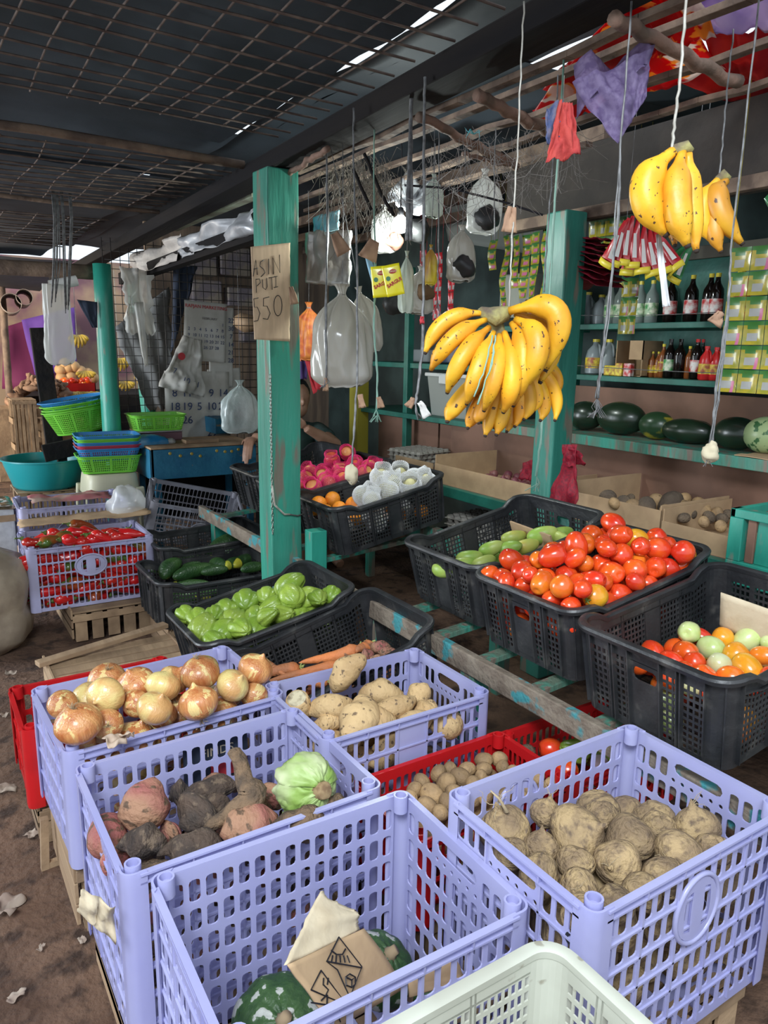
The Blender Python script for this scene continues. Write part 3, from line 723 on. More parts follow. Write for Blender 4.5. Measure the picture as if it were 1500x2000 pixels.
# ---- relax spheres apart so that nothing interpenetrates
def relax(P, R, it=60, fixed=0, lo=None):
    P = [Vector(p) for p in P]; n = len(P)
    for _ in range(it):
        for i in range(n):
            for j in range(i+1, n):
                d = P[i]-P[j]; L = d.length; m = (R[i]+R[j])*.97
                if L < m:
                    if L < 1e-6: d = Vector((random.random(), random.random(), .5)); L = d.length
                    c = d*((m-L)/L*.5)
                    if j < fixed and i < fixed: P[i] += c; P[j] -= c
                    elif i < fixed: P[j] -= c*2
                    else: P[i] += c; P[j] -= c
        if lo:
            for i in range(n): P[i] = lo(P[i], R[i], i)
    return P
class Bin:   # inside of a crate object: keeps points within
    def __init__(s, crate, L, W, H, margin=.012, taper=.03):
        bpy.context.view_layer.update(); s.M = crate.matrix_world.copy(); s.I = s.M.inverted(); s.L, s.W, s.H, s.m, s.tp = L, W, H, margin, taper
    def top(s): return s.M @ Vector((0,0,s.H)), (s.M.to_3x3() @ Vector((0,0,1)))
    def clamp(s, p, r, i=0):
        q = s.I @ p; k = max(0, 1-q.z/s.H)*s.tp
        if q.z < s.H+r*.6:
            lx, ly = s.L/2*(1-k)-s.m-r, s.W/2*(1-k)-s.m-r
            q.x = max(-lx, min(lx, q.x)); q.y = max(-ly, min(ly, q.y))
        q.z = max(q.z, r+.006)
        return s.M @ q
    def rnd(s, r, z0, z1):
        return s.M @ Vector((random.uniform(-1,1)*(s.L/2-r-s.m*1.5), random.uniform(-1,1)*(s.W/2-r-s.m*1.5), random.uniform(z0, z1)))
    def at(s, px, py, h, hx=0):  # pixel onto the plane at height h above the crate rim (local), optional mound slope
        return apl(px, py, s.M @ Vector((0,0,s.H+h)), s.M.to_3x3() @ Vector((0,0,1)))

def pile(binn, tops, r_of, make, under, rund, zrange, it=50, mound=0, h=0.0):
    """tops: (px,py,rpx,...) placed from the photo; under: how many hidden ones below"""
    P = []; R = []
    for t in tops:
        p = binn.at(t[0], t[1], h)
        if mound:
            q = binn.I @ p; e = max(0, 1-(q.x/(binn.L/2))**2)*max(0, 1-(q.y/(binn.W/2))**2)
            p = binn.at(t[0], t[1], h+mound*e)
            q = binn.I @ p; e = max(0, 1-(q.x/(binn.L/2))**2)*max(0, 1-(q.y/(binn.W/2))**2)
            p = binn.at(t[0], t[1], h+mound*e)
        d = (p-CC).dot(CF); r = r_of(t, d); P.append(p); R.append(r)
    nt = len(P)
    for _ in range(under): P.append(binn.rnd(rund, *zrange)); R.append(rund)
    P = relax(P, R, it, nt, binn.clamp)
    out = []
    for i, p in enumerate(P):
        out.append(make(p, R[i], tops[i] if i < nt else None, i))
    return out

# ---------------------------------------------------------------- tomatoes in crate T
def Z3(l): return [(760+.4933*t[0], 850+.4933*t[1])+tuple(t[2:]) for t in l]
r_,o_,O_,y_,g_,w_ = 0,1,2,3,4,5
TT = Z3([(430,580,38,o_),(470,515,42,r_),(515,480,38,o_),(462,465,25,r_),(360,580,22,o_),(520,565,50,r_),(595,450,48,o_),(645,495,45,r_),(575,518,33,O_),(630,560,42,o_),(510,643,48,r_),(440,625,30,o_),(395,655,22,r_),
 (605,625,40,O_),(690,660,44,O_),(625,692,45,o_),(560,675,38,r_),(680,603,36,o_),(568,603,32,r_),(475,730,28,o_),(715,545,44,o_),(760,595,52,o_),(740,455,48,r_),(790,430,40,O_),(797,385,42,o_),(862,378,40,r_),(905,397,40,o_),
 (935,360,38,r_),(905,435,36,r_),(850,430,26,r_),(858,470,33,r_),(850,505,40,o_),(790,522,32,O_),(810,562,44,r_),(890,565,46,o_),(942,495,54,r_),(980,410,38,y_),(963,380,26,O_),(1000,462,36,r_),(1060,460,50,o_),(1062,420,46,r_),
 (1005,562,47,o_),(965,605,48,r_),(885,640,48,r_),(785,668,49,y_),(842,598,28,o_),(818,635,28,r_),(1065,540,40,r_),(1092,592,32,r_),(1142,540,42,r_),(1168,488,50,r_),(1195,450,36,y_),(1228,512,32,r_),(1118,445,36,r_),
 (480,590,30,r_),(725,500,34,o_),(690,450,28,r_),(665,470,30,O_),(700,712,30,r_),(750,705,26,r_),(655,735,28,r_),(830,690,26,r_),(405,525,20,o_),(1030,622,30,r_),(1000,505,30,O_),(920,545,30,r_)])
def mk_tomato(colof):
    def f(p, r, t, i):
        c = t[3] if t else random.choice((0,1,0,1,2)); 
        if colof and not t: c = colof()
        d = rrot()
        o = inst('tomato', TOM[c][i % 3], p, d, r/.0335)
        o['c'] = c
        if t and i in (9, 44): child('calyx', CALYX, o, (0,0,.029))
        return o
    return f
CN = ['ripe red tomato', 'orange-red tomato', 'orange tomato', 'yellow tomato', 'green tomato', 'pale wrinkled tomato']
def lab(objs, nt, kindfn, where, rowh, group, cat, buried):
    label_rows(objs[:nt], kindfn, where, rowh, group, cat)
    for o in objs[nt:]: tag(o, buried, cat, group+', buried')
    for o in objs:
        if 'c' in o: del o['c']
bT = Bin(crT, .63, .455, .215)
S_ = lambda lo, hi, k=1: (lambda t, d: max(lo, min(hi, t[2]*k*d/FPX)))
tl = pile(bT, TT, S_(.028, .038, .54), mk_tomato(None), 70, .033, (.03,.19), 40, .085, .012)
lab(tl, len(TT), lambda o: CN[o['c']], 'in the heaped tomato crate', 26, 'tomatoes heaped in the black crate', 'tomato', 'tomato buried in the heaped black tomato crate, seen through its grid')
FT = Z3([(1372,757,48,r_),(1255,805,36,r_),(1340,805,42,y_),(1280,842,50,g_),(1420,812,50,g_),(1365,866,48,y_),(1182,870,44,o_),(1115,892,38,r_),(1200,905,42,r_),(1295,910,47,w_),(1432,927,56,y_),(1240,962,52,o_),(1132,950,50,o_),
 (1062,920,36,o_),(1003,912,38,o_),(1365,966,48,O_),(1480,875,40,O_),(1320,1000,40,r_),(1207,1000,32,w_),(1497,942,32,r_),(1262,1022,32,r_),(1482,822,36,g_),(1425,985,40,r_),(1180,925,30,r_),(1530,800,40,o_),(1560,860,42,y_),(1550,930,42,r_)])
bF = Bin(crF, .62, .45, .225)
fl_ = pile(bF, FT, S_(.026, .036, .52), mk_tomato(lambda: random.choice((1,2,3,4,0))), 34, .033, (.03,.09), 40, 0, -.115)
lab(fl_, len(FT), lambda o: CN[o['c']], 'in the mixed-colour tomato crate', 26, 'tomatoes of mixed ripeness in the black crate', 'tomato', 'tomato buried low in the mixed-colour tomato crate, seen through its grid')

# ---------------------------------------------------------------- mangoes
def mango_mesh(i):
    def wp(v):
        k = v.z/.06; return Vector((v.x*.88+.010*k*k, v.y*1.0, v.z))*(1+.03*nz(v, 14, i))
    return organic([(z, r*(1-.12*(z/.06))) for z, r in ell(.034, .062, 12, .9)], 18, wp)
MG = [me_of(mango_mesh(0), 'mango', M_mango), me_of(mango_mesh(1), 'mango', M_mangoy)]
bM = Bin(crM, .62, .45, .215)
mg = [(940,1080,978,1064,0),(978,1076,1012,1066,0),(1030,1054,1088,1036,0),(990,1053,1020,1047,1),(886,1106,925,1100,0),(900,1092,935,1087,0),(932,1105,962,1094,0),(1080,1048,1108,1058,0),(852,1112,880,1116,0),(1085,1046,1110,1040,0),(1010,1072,1050,1062,1)]
mo = []
for i, (x0, y0, x1, y1, c) in enumerate(mg):
    p, q = bM.at(x0, y0, -.045), bM.at(x1, y1, -.045+ (.03 if i in (0,2,1) else 0)); m_ = (p+q)/2
    o = inst('mango', MG[c], m_, rot_to(q-p), max(.85, min(1.05, (q-p).length/.12)*1.0)); mo.append(o); o['c'] = c
for _ in range(9):
    o = inst('mango', MG[0], bM.rnd(.06, .04, .11), (pi/2+random.uniform(-.3,.3), 0, random.uniform(0, 6)), 1); mo.append(o); o['c'] = 0
lab(mo, len(mg), lambda o: 'yellowing mango' if o['c'] else 'green mango', 'beside the red tomatoes', 14, 'mangoes in the black crate', 'mango', 'green mango low in the mango crate, seen through its grid')
b = MB(); P = bM.at(1062,1075,-.07); Q = bM.at(1100,1090,-.07)
b.box((-.004,-.13,-.06), (.004,.13,.035)); o = b.build('cardboard_liner', M_card, None); o.location = bM.M @ Vector((.12,-.02,.17)); o.rotation_euler = (0,-.35,-.12)
tag(o, 'strip of cardboard standing upright in the mango crate', 'cardboard')

# ---------------------------------------------------------------- chayotes
def chay_mesh(i):
    random.seed(100+i); s = random.uniform(0, 6)
    prof = [(-.058, .0005), (-.056,.014), (-.048,.030), (-.034,.041), (-.016,.045), (.004,.043), (.022,.036), (.038,.028), (.050,.021), (.057,.012), (.059,.0005)]
    pr = []
    for a, b_ in zip(prof, prof[1:]): pr += [a, ((a[0]+b_[0])/2, (a[1]+b_[1])/2*1.01)]
    pr.append(prof[-1])
    def wp(v):
        a = math.atan2(v.y, v.x); r = sqrt(v.x**2+v.y**2)
        gr = sum(math.exp(-((math.atan2(sin(a-g0), cos(a-g0)))/.17)**2) for g0 in (s, s+1.2, s+2.55, s+3.75, s+5.0))
        k = 1.04-.27*gr*(.40+.60*min(1, abs(v.z-.0)/.045))+.13*nz(v, 22, i)
        z = v.z-(.006*gr if v.z > .045 else 0)
        return Vector((v.x*k*1.05, v.y*k*.9+.004*sin(v.z*40+i), z))
    return me_of(organic(pr, 40, wp), 'chayote', M_chay)
CH = [chay_mesh(i) for i in range(5)]
# ends: (x_blossom,y_blossom, x_neck,y_neck, wpx)
ch = [(544,1162,590,1132,74),(487,1190,488,1155,50),(513,1182,515,1152,42),(440,1205,442,1176,48),(446,1222,462,1200,50),(512,1210,516,1190,44),(580,1192,562,1168,48),(600,1180,640,1156,58),(590,1222,632,1202,52),(545,1210,568,1208,44),
 (508,1232,516,1212,52),(448,1242,474,1224,66),(548,1240,560,1230,38),(335,1196,364,1222,38),(382,1196,386,1222,44),(388,1240,402,1212,56),(418,1262,392,1250,44),(655,1192,668,1162,40),(425,1190,422,1212,30),(545,1188,520,1200,40),(478,1240,495,1250,44),(640,1180,660,1200,38)]
bC = Bin(crC, .63, .44, .215)
PP = []; RR = []; DD = []
for i, (x0, y0, x1, y1, w0) in enumerate(ch):
    h = .045 if i == 0 else (.01 if y0 < 1200 else 0.0)
    p, q = bC.at(x0, y0, h), bC.at(x1, y1, h+(.02 if i % 3 == 0 else .0)); m_ = (p+q)/2
    d = (m_-CC).dot(CF); PP.append(m_); RR.append(max(.036, min(.052, w0*.5*d/FPX))); DD.append(q-p)
nt = len(PP)
for _ in range(24): PP.append(bC.rnd(.045,.04,.13)); RR.append(.042); DD.append(Vector((random.uniform(-1,1), random.uniform(-1,1), random.uniform(-.3,.3))))
PP = relax(PP, [r*.93 for r in RR], 40, nt, bC.clamp)
cl = [inst('chayote', CH[i % 5], PP[i], rot_to(DD[i]), RR[i]/.0445) for i in range(len(PP))]
lab(cl, nt, lambda o: 'light green ridged chayote', 'in the black crate', 22, 'chayotes heaped in the black crate', 'chayote', 'green chayote buried low in the chayote crate')

# ---------------------------------------------------------------- onions
def onion_mesh(m, i):
    def wp(v):
        return Vector((v.x, v.y, v.z))*(1+.035*nz(v, 9, i))+Vector((.004*noise.noise(Vector((i,v.z*30,0))), .003*noise.noise(Vector((v.z*30,i,0))), 0))
    prof = [(-.044,.0006),(-.043,.010),(-.038,.024),(-.028,.039),(-.014,.0485),(.0,.051),(.014,.048),(.026,.039),(.033,.028),(.038,.017),(.042,.010),(.047,.006),(.051,.004),(.054,.0008)]
    return me_of(organic(prof, 26, wp), 'bulb', m)
ON = [onion_mesh(M_onion, 1), onion_mesh(M_onion, 2), onion_mesh(M_onionpale, 3)]
g = MB(); random.seed(8)
for i in range(22):
    a = random.uniform(0, 2*pi); q = random.uniform(.2,1)
    g.tube([(0,0,.002), (.008*q*cos(a), .008*q*sin(a), -.006), (.016*q*cos(a+.4), .016*q*sin(a+.4), -.008-.006*random.random())], .0006, 3)
ROOT = g.mesh('root_tuft', M_onionroot)
ons = [(212,1330,36,0,2),(281,1341,38,0,1),(170,1374,35,2,2),(220,1398,37,2,0),(160,1430,43,0,2),(117,1420,30,0,1),(180,1474,36,0,0),(284,1402,35,2,1),(290,1438,40,0,1),(332,1364,34,2,1),(357,1380,38,0,1),(374,1401,43,0,2),
 (345,1334,30,0,1),(385,1326,32,0,1),(405,1337,37,0,2),(437,1364,41,0,1),(478,1340,35,0,1),(494,1384,34,2,1),(266,1382,26,0,0),(110,1470,30,0,0),(505,1365,28,0,0),(135,1400,24,0,0),(238,1440,30,0,0),(330,1420,26,0,1)]
bA = Bin(crA, .60, .42, .33)
random.seed(21)
def mk_onion(p, r, t, i):
    k = t[3] if t else random.choice((0,0,2)); 
    if k == 0 and i % 2: k = 1
    if t and t[4] == 2: d = Vector((random.uniform(-.4,.2), random.uniform(-.2,.5), -.9))+(p-CC).normalized()*.2   # root end showing
    elif t and t[4] == 1: d = Vector((random.uniform(-.6,.6), random.uniform(-.6,.2), .8))
    else: d = Vector((random.uniform(-1,1), random.uniform(-1,1), random.uniform(-.2,.6)))
    o = thing('onion', None, None, p, rot_to(d)); o.scale = (r/.050,)*3; o['c'] = k
    child('bulb', ON[k], o); 
    if t: child('root_tuft', ROOT, o, (0,0,-.043))
    return o
ol = pile(bA, ons, S_(.038, .058, 1.0), mk_onion, 22, .047, (.06,.25), 50, .035, .012)
lab(ol, len(ons), lambda o: 'pale yellow onion' if o['c'] == 2 else 'shiny brown onion', 'in the pale lilac crate', 24, 'brown onions heaped in the lilac crate', 'onion', 'brown onion buried in the onion crate, seen through its slots')
# loose skins
def scrap(loc, s, m, label, name='onion_skin', cat='onion skin', rot=(0,0,0), seed=1):
    g = MB(); g.grid(lambda u, v: ((u-.5)*s*(1+.3*noise.noise(Vector((v*3,seed,0)))), (v-.5)*s*.7*(1+.4*noise.noise(Vector((u*3,seed,5)))), s*.35*noise.noise(Vector((u*2.4,v*2.4,seed)))), 10, 8)
    o = g.build(name, m, None, True, solid=.0006); o.location = loc; o.rotation_euler = rot; return tag(o, label, cat)
M_skin = mat('papery_skin', (.70,.55,.42), .5, transl=.3)
scrap(bA.at(225,1445,.03), .055, M_skin, 'papery pale onion skin scrap among the front onions', rot=(.4,.2,.5), seed=2)
scrap(bA.at(248,1436,.03), .045, M_skin, 'curled onion skin scrap right of the larger one', rot=(.1,.6,1.2), seed=4)

# ---------------------------------------------------------------- lumpy roots
def root_mesh(m, L, R, seed, bend=.15, taper=(.35,.2), lump=.22, n=22, k=20, name='root'):
    g = MB(); rs = []; pts = []
    for i in range(k+1):
        t = i/k; s = sin(pi*t)**.55
        e = (taper[0]*(1-t)+taper[1]*t); rr = R*(s*(1-e)+e*s**3)
        rs.append(max(.0006, rr*(1+lump*noise.noise(Vector((t*3.2, seed*5.1, 0))))))
        pts.append(Vector((L*bend*sin(pi*t)*cos(seed)+L*.08*noise.noise(Vector((t*2.5, seed, 3))), L*bend*sin(pi*t)*sin(seed)*.5, L*(t-.5))))
    g.tube(pts, rs, n)
    g.v = [tuple(Vector(v)+ (Vector(v)-pts[min(k, int((Vector(v).z/L+.5)*k+.5))]).normalized()*R*lump*.5*nz(Vector(v), 26, seed)) if 0 < (Vector(v).z/L+.5) < 1 else v for v in g.v]
    return me_of(g, name, m)
SPm = [root_mesh(M_sp, 1.0*.16, .032, s, .10, (.2,.0), .25) for s in (1,2,3,4)]
def root_at(name, meshes, i, B, e, h0, h1, L0, R0, label, cat, group, kr=1.12):
    x0, y0, x1, y1, w_ = e[:5]
    p, q = B.at(x0, y0, h0), B.at(x1, y1, h1); d = ((p+q)/2-CC).dot(CF)
    L = (q-p).length; r = w_*.5*d/FPX*kr
    return inst(name, meshes[i % len(meshes)], (p+q)/2, rot_to(q-p), (r/R0, r/R0, L*1.06/L0), label, cat, group)
bS = Bin(crS, .55, .38, .24)
# (ends, width px, heights at both ends relative to the rim)
sps = [(652,1352,712,1283,48,-.03,.075,'upright spotted white sweet potato pointing up, tallest in its crate'),
 (600,1392,690,1374,46,-.05,-.03,'white sweet potato lying below the cut one'),(612,1415,668,1404,34,-.07,-.06,'small white sweet potato by the left wall of its crate'),
 (668,1440,712,1362,64,-.045,.0,'fat white sweet potato lying front to back in the middle of its crate'),(700,1362,788,1364,50,-.03,-.03,'smooth white sweet potato lying crosswise behind the fat one'),
 (722,1402,812,1366,38,-.04,-.02,'curved white sweet potato with pinched right end'),(798,1374,834,1336,42,-.07,-.01,'pointed white sweet potato standing against the right end'),
 (805,1398,850,1374,44,-.06,-.04,'white sweet potato with dark scarred end at the right side'),(715,1428,775,1410,52,-.06,-.05,'white sweet potato tucked behind the front rim, left of centre'),
 (770,1425,845,1398,40,-.07,-.05,'white sweet potato lying along the front rim, right of centre'),(655,1452,700,1440,36,-.06,-.06,'small dirty white sweet potato at the front left'),(840,1420,900,1400,44,-.08,-.07,'white sweet potato behind the right end of the front rim')]
for i, e in enumerate(sps): root_at('sweet_potato', SPm, i, bS, e, e[5], e[6], .16, .032, e[7], 'sweet potato', 'white sweet potatoes in the lilac crate')
P = bS.at(583, 1378, -.03)
cut = thing('sweet_potato', 'stubby white sweet potato with a flat dried cut end', 'sweet potato', P, rot_to(Vector((-.35,-.25,.8))), 'white sweet potatoes in the lilac crate')
g = MB(); g.tube([(0,0,-.07),(0,0,-.05),(0,0,-.02),(.003,0,.01),(.003,0,.032),(.003,0,.036)], [.012,.028,.036,.036,.034,.031], 20); g.v = [tuple(Vector(v)*(1+.05*nz(v,30,2))) for v in g.v]; g.build('body', M_sp, cut, True)
g = MB(); g.tube([(.003,0,.036),(.003,0,.0375)], [.0285,.026], 20); g.build('cut_face', M_spcut, cut)
random.seed(4)
for i in range(20):
    p = bS.rnd(.07, .03, .13); a = random.uniform(-.5,.5)
    inst('sweet_potato', SPm[i % 4], p, rot_to(Vector((cos(a), sin(a), random.uniform(-.2,.2)))), 1, 'white sweet potato under the top layer, seen through the slots', 'sweet potato', 'white sweet potatoes under the top layer')
PKm = [root_mesh(M_pink, .16, .042, s, .08, (.4,.2), .25) for s in (5,6)]
YMm = [root_mesh(M_yam, .16, .036, s, .07, (.5,.3), .45) for s in (7,8,9)]
YBm = [root_mesh(M_yambr, .16, .036, s, .07, (.5,.3), .4) for s in (10,11)]
bB = Bin(crB, .58, .445, .44)
Gk = 'yams and sweet potatoes in the lilac crate'
for e in [(262,1632,300,1520,76,-.10,.0,PKm,.042,'big pink-brown sweet potato standing against the back wall of the yam crate'),
 (196,1598,222,1665,62,-.10,-.10,PKm,.042,'dusky pink sweet potato by the left wall of the yam crate'),
 (228,1655,325,1652,62,-.07,-.07,YMm,.036,'dark mould-grey yam lying front left'),(310,1670,440,1652,54,-.07,-.07,YMm,.036,'long mottled dark yam at the front middle'),
 (236,1712,352,1690,40,-.09,-.09,YBm,.036,'brown yam nearly hidden behind the front left rim'),(350,1612,405,1575,74,-.07,-.07,YMm,.036,'round black yam in the middle of the crate'),
 (352,1558,464,1530,36,-.10,-.09,YMm,.036,'dark yam lying crosswise at the back'),(330,1560,372,1552,48,-.12,-.12,YMm,.036,'small dark yam beside the tall pink sweet potato'),
 (432,1630,540,1592,76,-.06,-.05,PKm,.042,'plump pink sweet potato at the front right'),(532,1612,636,1588,56,-.05,-.05,YBm,.036,'thick brown yam right of the plump pink sweet potato'),
 (630,1572,675,1562,38,-.05,-.05,YBm,.036,'small brown root right of the cabbage'),(205,1668,232,1700,48,-.12,-.12,PKm,.042,'pink sweet potato in the front left corner'),
 (325,1640,352,1622,44,-.12,-.12,PKm,.042,'reddish sweet potato deep in the middle gap'),(520,1572,545,1535,50,-.10,-.08,PKm,.042,'pink sweet potato just left of the cabbage'),
 (400,1560,440,1590,40,-.12,-.12,YMm,.036,'dark yam under the forked yam'),(470,1590,530,1570,44,-.12,-.10,YBm,.036,'brown yam under the cabbage, left side'),(250,1690,330,1700,44,-.13,-.13,YBm,.036,'muddy brown root low at the front left'),(380,1640,430,1650,44,-.11,-.11,PKm,.042,'pink sweet potato between the two front dark yams'),(400,1545,440,1520,40,-.13,-.13,PKm,.042,'dusky sweet potato against the back wall'),(620,1600,690,1570,46,-.09,-.09,YMm,.036,'dark yam at the far right front of the yam crate'),(560,1640,600,1600,40,-.12,-.12,YMm,.036,'dark yam under the thick brown one')]:
    root_at('sweet_potato' if e[7] is PKm else 'yam', e[7], int(e[0]), bB, e, e[5]+.02, e[6]+.02, .16, e[8], e[9], 'sweet potato' if e[7] is PKm else 'yam', Gk, 1.28)
g = MB(); pts = [bB.at(400,1618,-.04), bB.at(430,1602,-.025), bB.at(462,1582,-.012), bB.at(488,1566,0.0), bB.at(492,1550,.012), bB.at(478,1530,.028), bB.at(470,1505,.045), bB.at(466,1480,.07), bB.at(456,1462,.09)]
px2 = []; rr = []
W0 = [14,20,24,34,36,24,20,20,17]
for i in range(len(pts)-1):
    for k in range(4): t = k/4; px2.append(pts[i].lerp(pts[i+1], t)); rr.append((W0[i]*(1-t)+W0[i+1]*t)*.00092)
px2.append(pts[-1]); rr.append(.008); rr[0] = .006
g.tube(px2, rr, 18); c0 = px2[16]; g.v = [tuple(Vector(v)+Vector((nz(v,30,1), nz(v,30,2), nz(v,30,3)))*.006) for v in g.v]
one(g, 'yam', M_yambr, 'forked brown yam with a long knobbly neck sticking up over the crate', 'yam', Gk, True)
for i in range(26):
    m_ = (PKm, YMm, YBm)[i % 3]; p = bB.rnd(.07, .04, .27); a = random.uniform(-.6,.6)
    inst('yam' if m_ is not PKm else 'sweet_potato', m_[0], p, rot_to(Vector((cos(a), sin(a), random.uniform(-.2,.2)))), 1, 'dark yam under the top layer, seen through the slots' if m_ is not PKm else 'pink sweet potato under the top layer, seen through the slots', 'yam' if m_ is not PKm else 'sweet potato', 'roots under the top layer of the yam crate')
# cabbage
P = bB.at(598, 1536, -.01); cab = thing('cabbage', 'pale green cabbage with a brown cut stem, among the yams', 'cabbage', P, rot_to(Vector((.10,-.80,.28))))
g = MB(); g.lathe(ell(.064,.060,14), 28); g.v = [tuple(Vector(v)*(1+.03*nz(v,14,3))) for v in g.v]; g.build('head', M_cabb, cab, True)
for i in range(7):
    g = MB(); a0 = i*2*pi/7
    def lf(u, v, a0=a0, i=i):
        a = a0+(u-.5)*1.9*(.35+.65*sin(pi*min(1, v*.62+.18))); th = .25+v*1.75
        R = .067+.0035*(i % 3)+.005*abs(u-.5)*2*v+.0012*sin((u+.12*noise.noise(Vector((v*4,u*3,i))))*30)*v+.007*noise.noise(Vector((u*5, v*5, i)))+.004*noise.noise(Vector((u*14, v*9, i)))
        return (R*sin(th)*cos(a), R*sin(th)*sin(a), R*cos(th)*.95)
    g.grid(lf, 24, 16); g.build('leaf', M_cabb, cab, True, solid=.0012)
g = MB(); g.tube([(0,0,.05),(0,0,.066),(0,0,.082),(0,0,.084)], [.026,.021,.019,.016], 18); g.v = [tuple(Vector(v)+Vector((nz(v,60,1),nz(v,60,2),0))*.003) for v in g.v]; g.build('cut_stem', mat('brown_cut', (.20,.12,.06), .9, (.32,.22,.11), 60), cab, True)

# ---------------------------------------------------------------- jicama
def jic_mesh(i):
    prof = [(-.052,.0006),(-.050,.016),(-.042,.036),(-.028,.052),(-.010,.060),(.006,.059),(.022,.050),(.036,.036),(.046,.022),(.055,.011),(.066,.005),(.075,.0006)]
    def wp(v):
        a = math.atan2(v.y, v.x); return Vector((v.x, v.y, v.z))*(1+.05*cos(3*a+i)*(1 if v.z < .03 else .3)+.12*nz(v, 13, i)+.02*nz(v, 60, i))
    pr = []
    for a, b_ in zip(prof, prof[1:]): pr += [a, ((a[0]+b_[0])/2, (a[1]+b_[1])/2)]
    return me_of(organic(pr+[prof[-1]], 36, wp), 'bulb', M_jic)
JI = [jic_mesh(i) for i in range(4)]
def rootlets(seed, n, L):
    random.seed(seed); g = MB()
    for i in range(n):
        p = Vector((0,0,.06)); d = Vector((random.uniform(-1,1), random.uniform(-1,1), random.uniform(.1,1))).normalized(); pts = [p]
        for k in range(6): d = (d+Vector([random.uniform(-.7,.7) for _ in range(3)])).normalized(); pts.append(pts[-1]+d*L/6)
        g.tube(pts, [.0013*(1-k/8) for k in range(7)], 4)
    return g.mesh('rootlets', M_jicroot)
RL = [rootlets(1, 7, .07), rootlets(2, 4, .05)]
jics = [(1010,1630,50,(-.3,.1,.9)),(1065,1636,24,(0,0,1)),(1137,1645,56,(.1,-.3,.3)),(1231,1645,46,(.3,.2,-.5)),(1292,1674,46,(-.9,-.45,.0)),(1366,1660,46,(-.1,.2,.9)),(1064,1698,42,(.7,-.4,-.3)),(1198,1722,48,(-.8,-.3,.4)),(1216,1768,40,(.2,-.2,-.5)),
 (1122,1752,34,(-.6,-.5,.5)),(1085,1785,36,(.2,.2,-.8)),(1185,1612,28,(0,0,-1)),(1095,1616,30,(.2,0,1)),(1290,1634,24,(0,0,-1)),(1420,1690,34,(0,0,-1)),(980,1690,36,(0,0,-1)),(1330,1735,40,(.3,.2,-.6)),(1270,1760,36,(.3,.2,-.6)),(1150,1700,30,(0,0,-1))]
bE = Bin(crE, .572, .398, .414)
random.seed(31)
def mk_jic(p, r, t, i):
    d = Vector(t[3]) if t else Vector([random.uniform(-1,1) for _ in range(3)])
    o = thing('jicama', None, None, p, rot_to(d)); o.scale = (r/.058,)*3
    child('bulb', JI[i % 4], o)
    if t and i in (0, 4, 5, 7, 9, 12): child('rootlets', RL[i % 2], o)
    return o
jl = pile(bE, jics, S_(.036, .060, 1.0), mk_jic, 40, .050, (.06,.27), 45, 0, -.075)
lab(jl, len(jics), lambda o: 'dusty jicama', 'in front right lilac crate', 34, 'jicamas in the lilac crate', 'jicama', 'jicama buried in the front right crate, seen through the slots')
g = MB(); g.tube([jl[0].location+Vector((-.005,.0,.045)), az(990,1585,.61), az(975,1560,.635), az(958,1544,.65)], [.007,.004,.003,.0015], 7); r0_ = jl[0]
o = g.build('tap_root', M_jicroot, None, True); bpy.context.view_layer.update(); o.parent = r0_; o.matrix_parent_inverse = r0_.matrix_world.inverted()

# ---------------------------------------------------------------- small potatoes, red crates
def pot_mesh(m, i):
    return me_of(organic(ell(.026,.031,10,.92), 16, lambda v: Vector((v.x*1.08, v.y*.92, v.z))*(1+.14*nz(v, 22, i))), 'potato', m)
PO = [pot_mesh(M_pot, i) for i in range(4)]; POd = [pot_mesh(M_potdk, i) for i in range(4)]
bPo = Bin(crPo, .50, .29, .24)
pts_ = [(823,1527,17),(811,1543,17),(845,1553,21),(858,1513,17),(872,1530,20),(900,1517,19),(912,1503,15),(946,1488,18),(945,1503,15),(942,1514,13),(975,1485,15),(982,1497,13),(858,1587,16),(836,1574,18),(800,1562,16),(880,1505,14),(925,1532,17),(955,1530,16),(890,1552,17),(915,1560,17),(945,1558,16),(985,1525,16),(1000,1508,14),(985,1555,16),(1020,1530,15),(1050,1520,15),(870,1565,17),(1020,1560,16),(1060,1550,16),(1090,1530,15),(1085,1565,15)]
def mk_pot(p, r, t, i): return inst('potato', PO[i % 4], p, rrot(), r/.027)
pl_ = pile(bPo, pts_, S_(.019,.029,1.0), mk_pot, 55, .027, (.03,.16), 35, 0, -.025)
lab(pl_, len(pts_), lambda o: 'small brown potato', 'in the red crate', 16, 'small potatoes in the red crate', 'potato', 'small potato buried in the red potato crate')
random.seed(6)
bP2 = Bin(crPo2, .46, .30, .20)
for k, (x, y, z, kind) in enumerate([(-.16,-.06,.17,'t'),(-.10,.06,.16,'t'),(-.04,-.08,.16,'c'),(.04,.04,.17,'g'),(.1,-.07,.16,'p'),(.02,-.02,.15,'g'),(-.17,.09,.15,'p'),(.16,.06,.15,'t'),(-.07,-.01,.18,'g'),(.12,.0,.15,'c')]):
    p = bP2.M @ Vector((x, y, z)); nm = {'t':('tomato', TOM[1][0], 'red tomato in the low red crate under the rail'), 'g':('chayote', CH[0], 'green chayote in the low red crate under the rail'), 'c':('garlic_bulb', None, 'white garlic bulb in the low red crate under the rail'), 'p':('potato', POd[1], 'muddy potato in the low red crate under the rail')}[kind]
    if kind == 'c':
        g = MB(); g.lathe(ell(.03,.026,8), 14); g.v = [tuple(Vector(v)*(1+.1*cos(6*math.atan2(v[1],v[0])))) for v in g.v]; me = g.mesh('garlic_bulb', M_garlic, True)
    else: me = nm[1]
    inst(nm[0], me, p, rrot(), 1 if kind != 'g' else .8, nm[2], nm[0].replace('_', ' '), 'mixed vegetables in the low red crate')
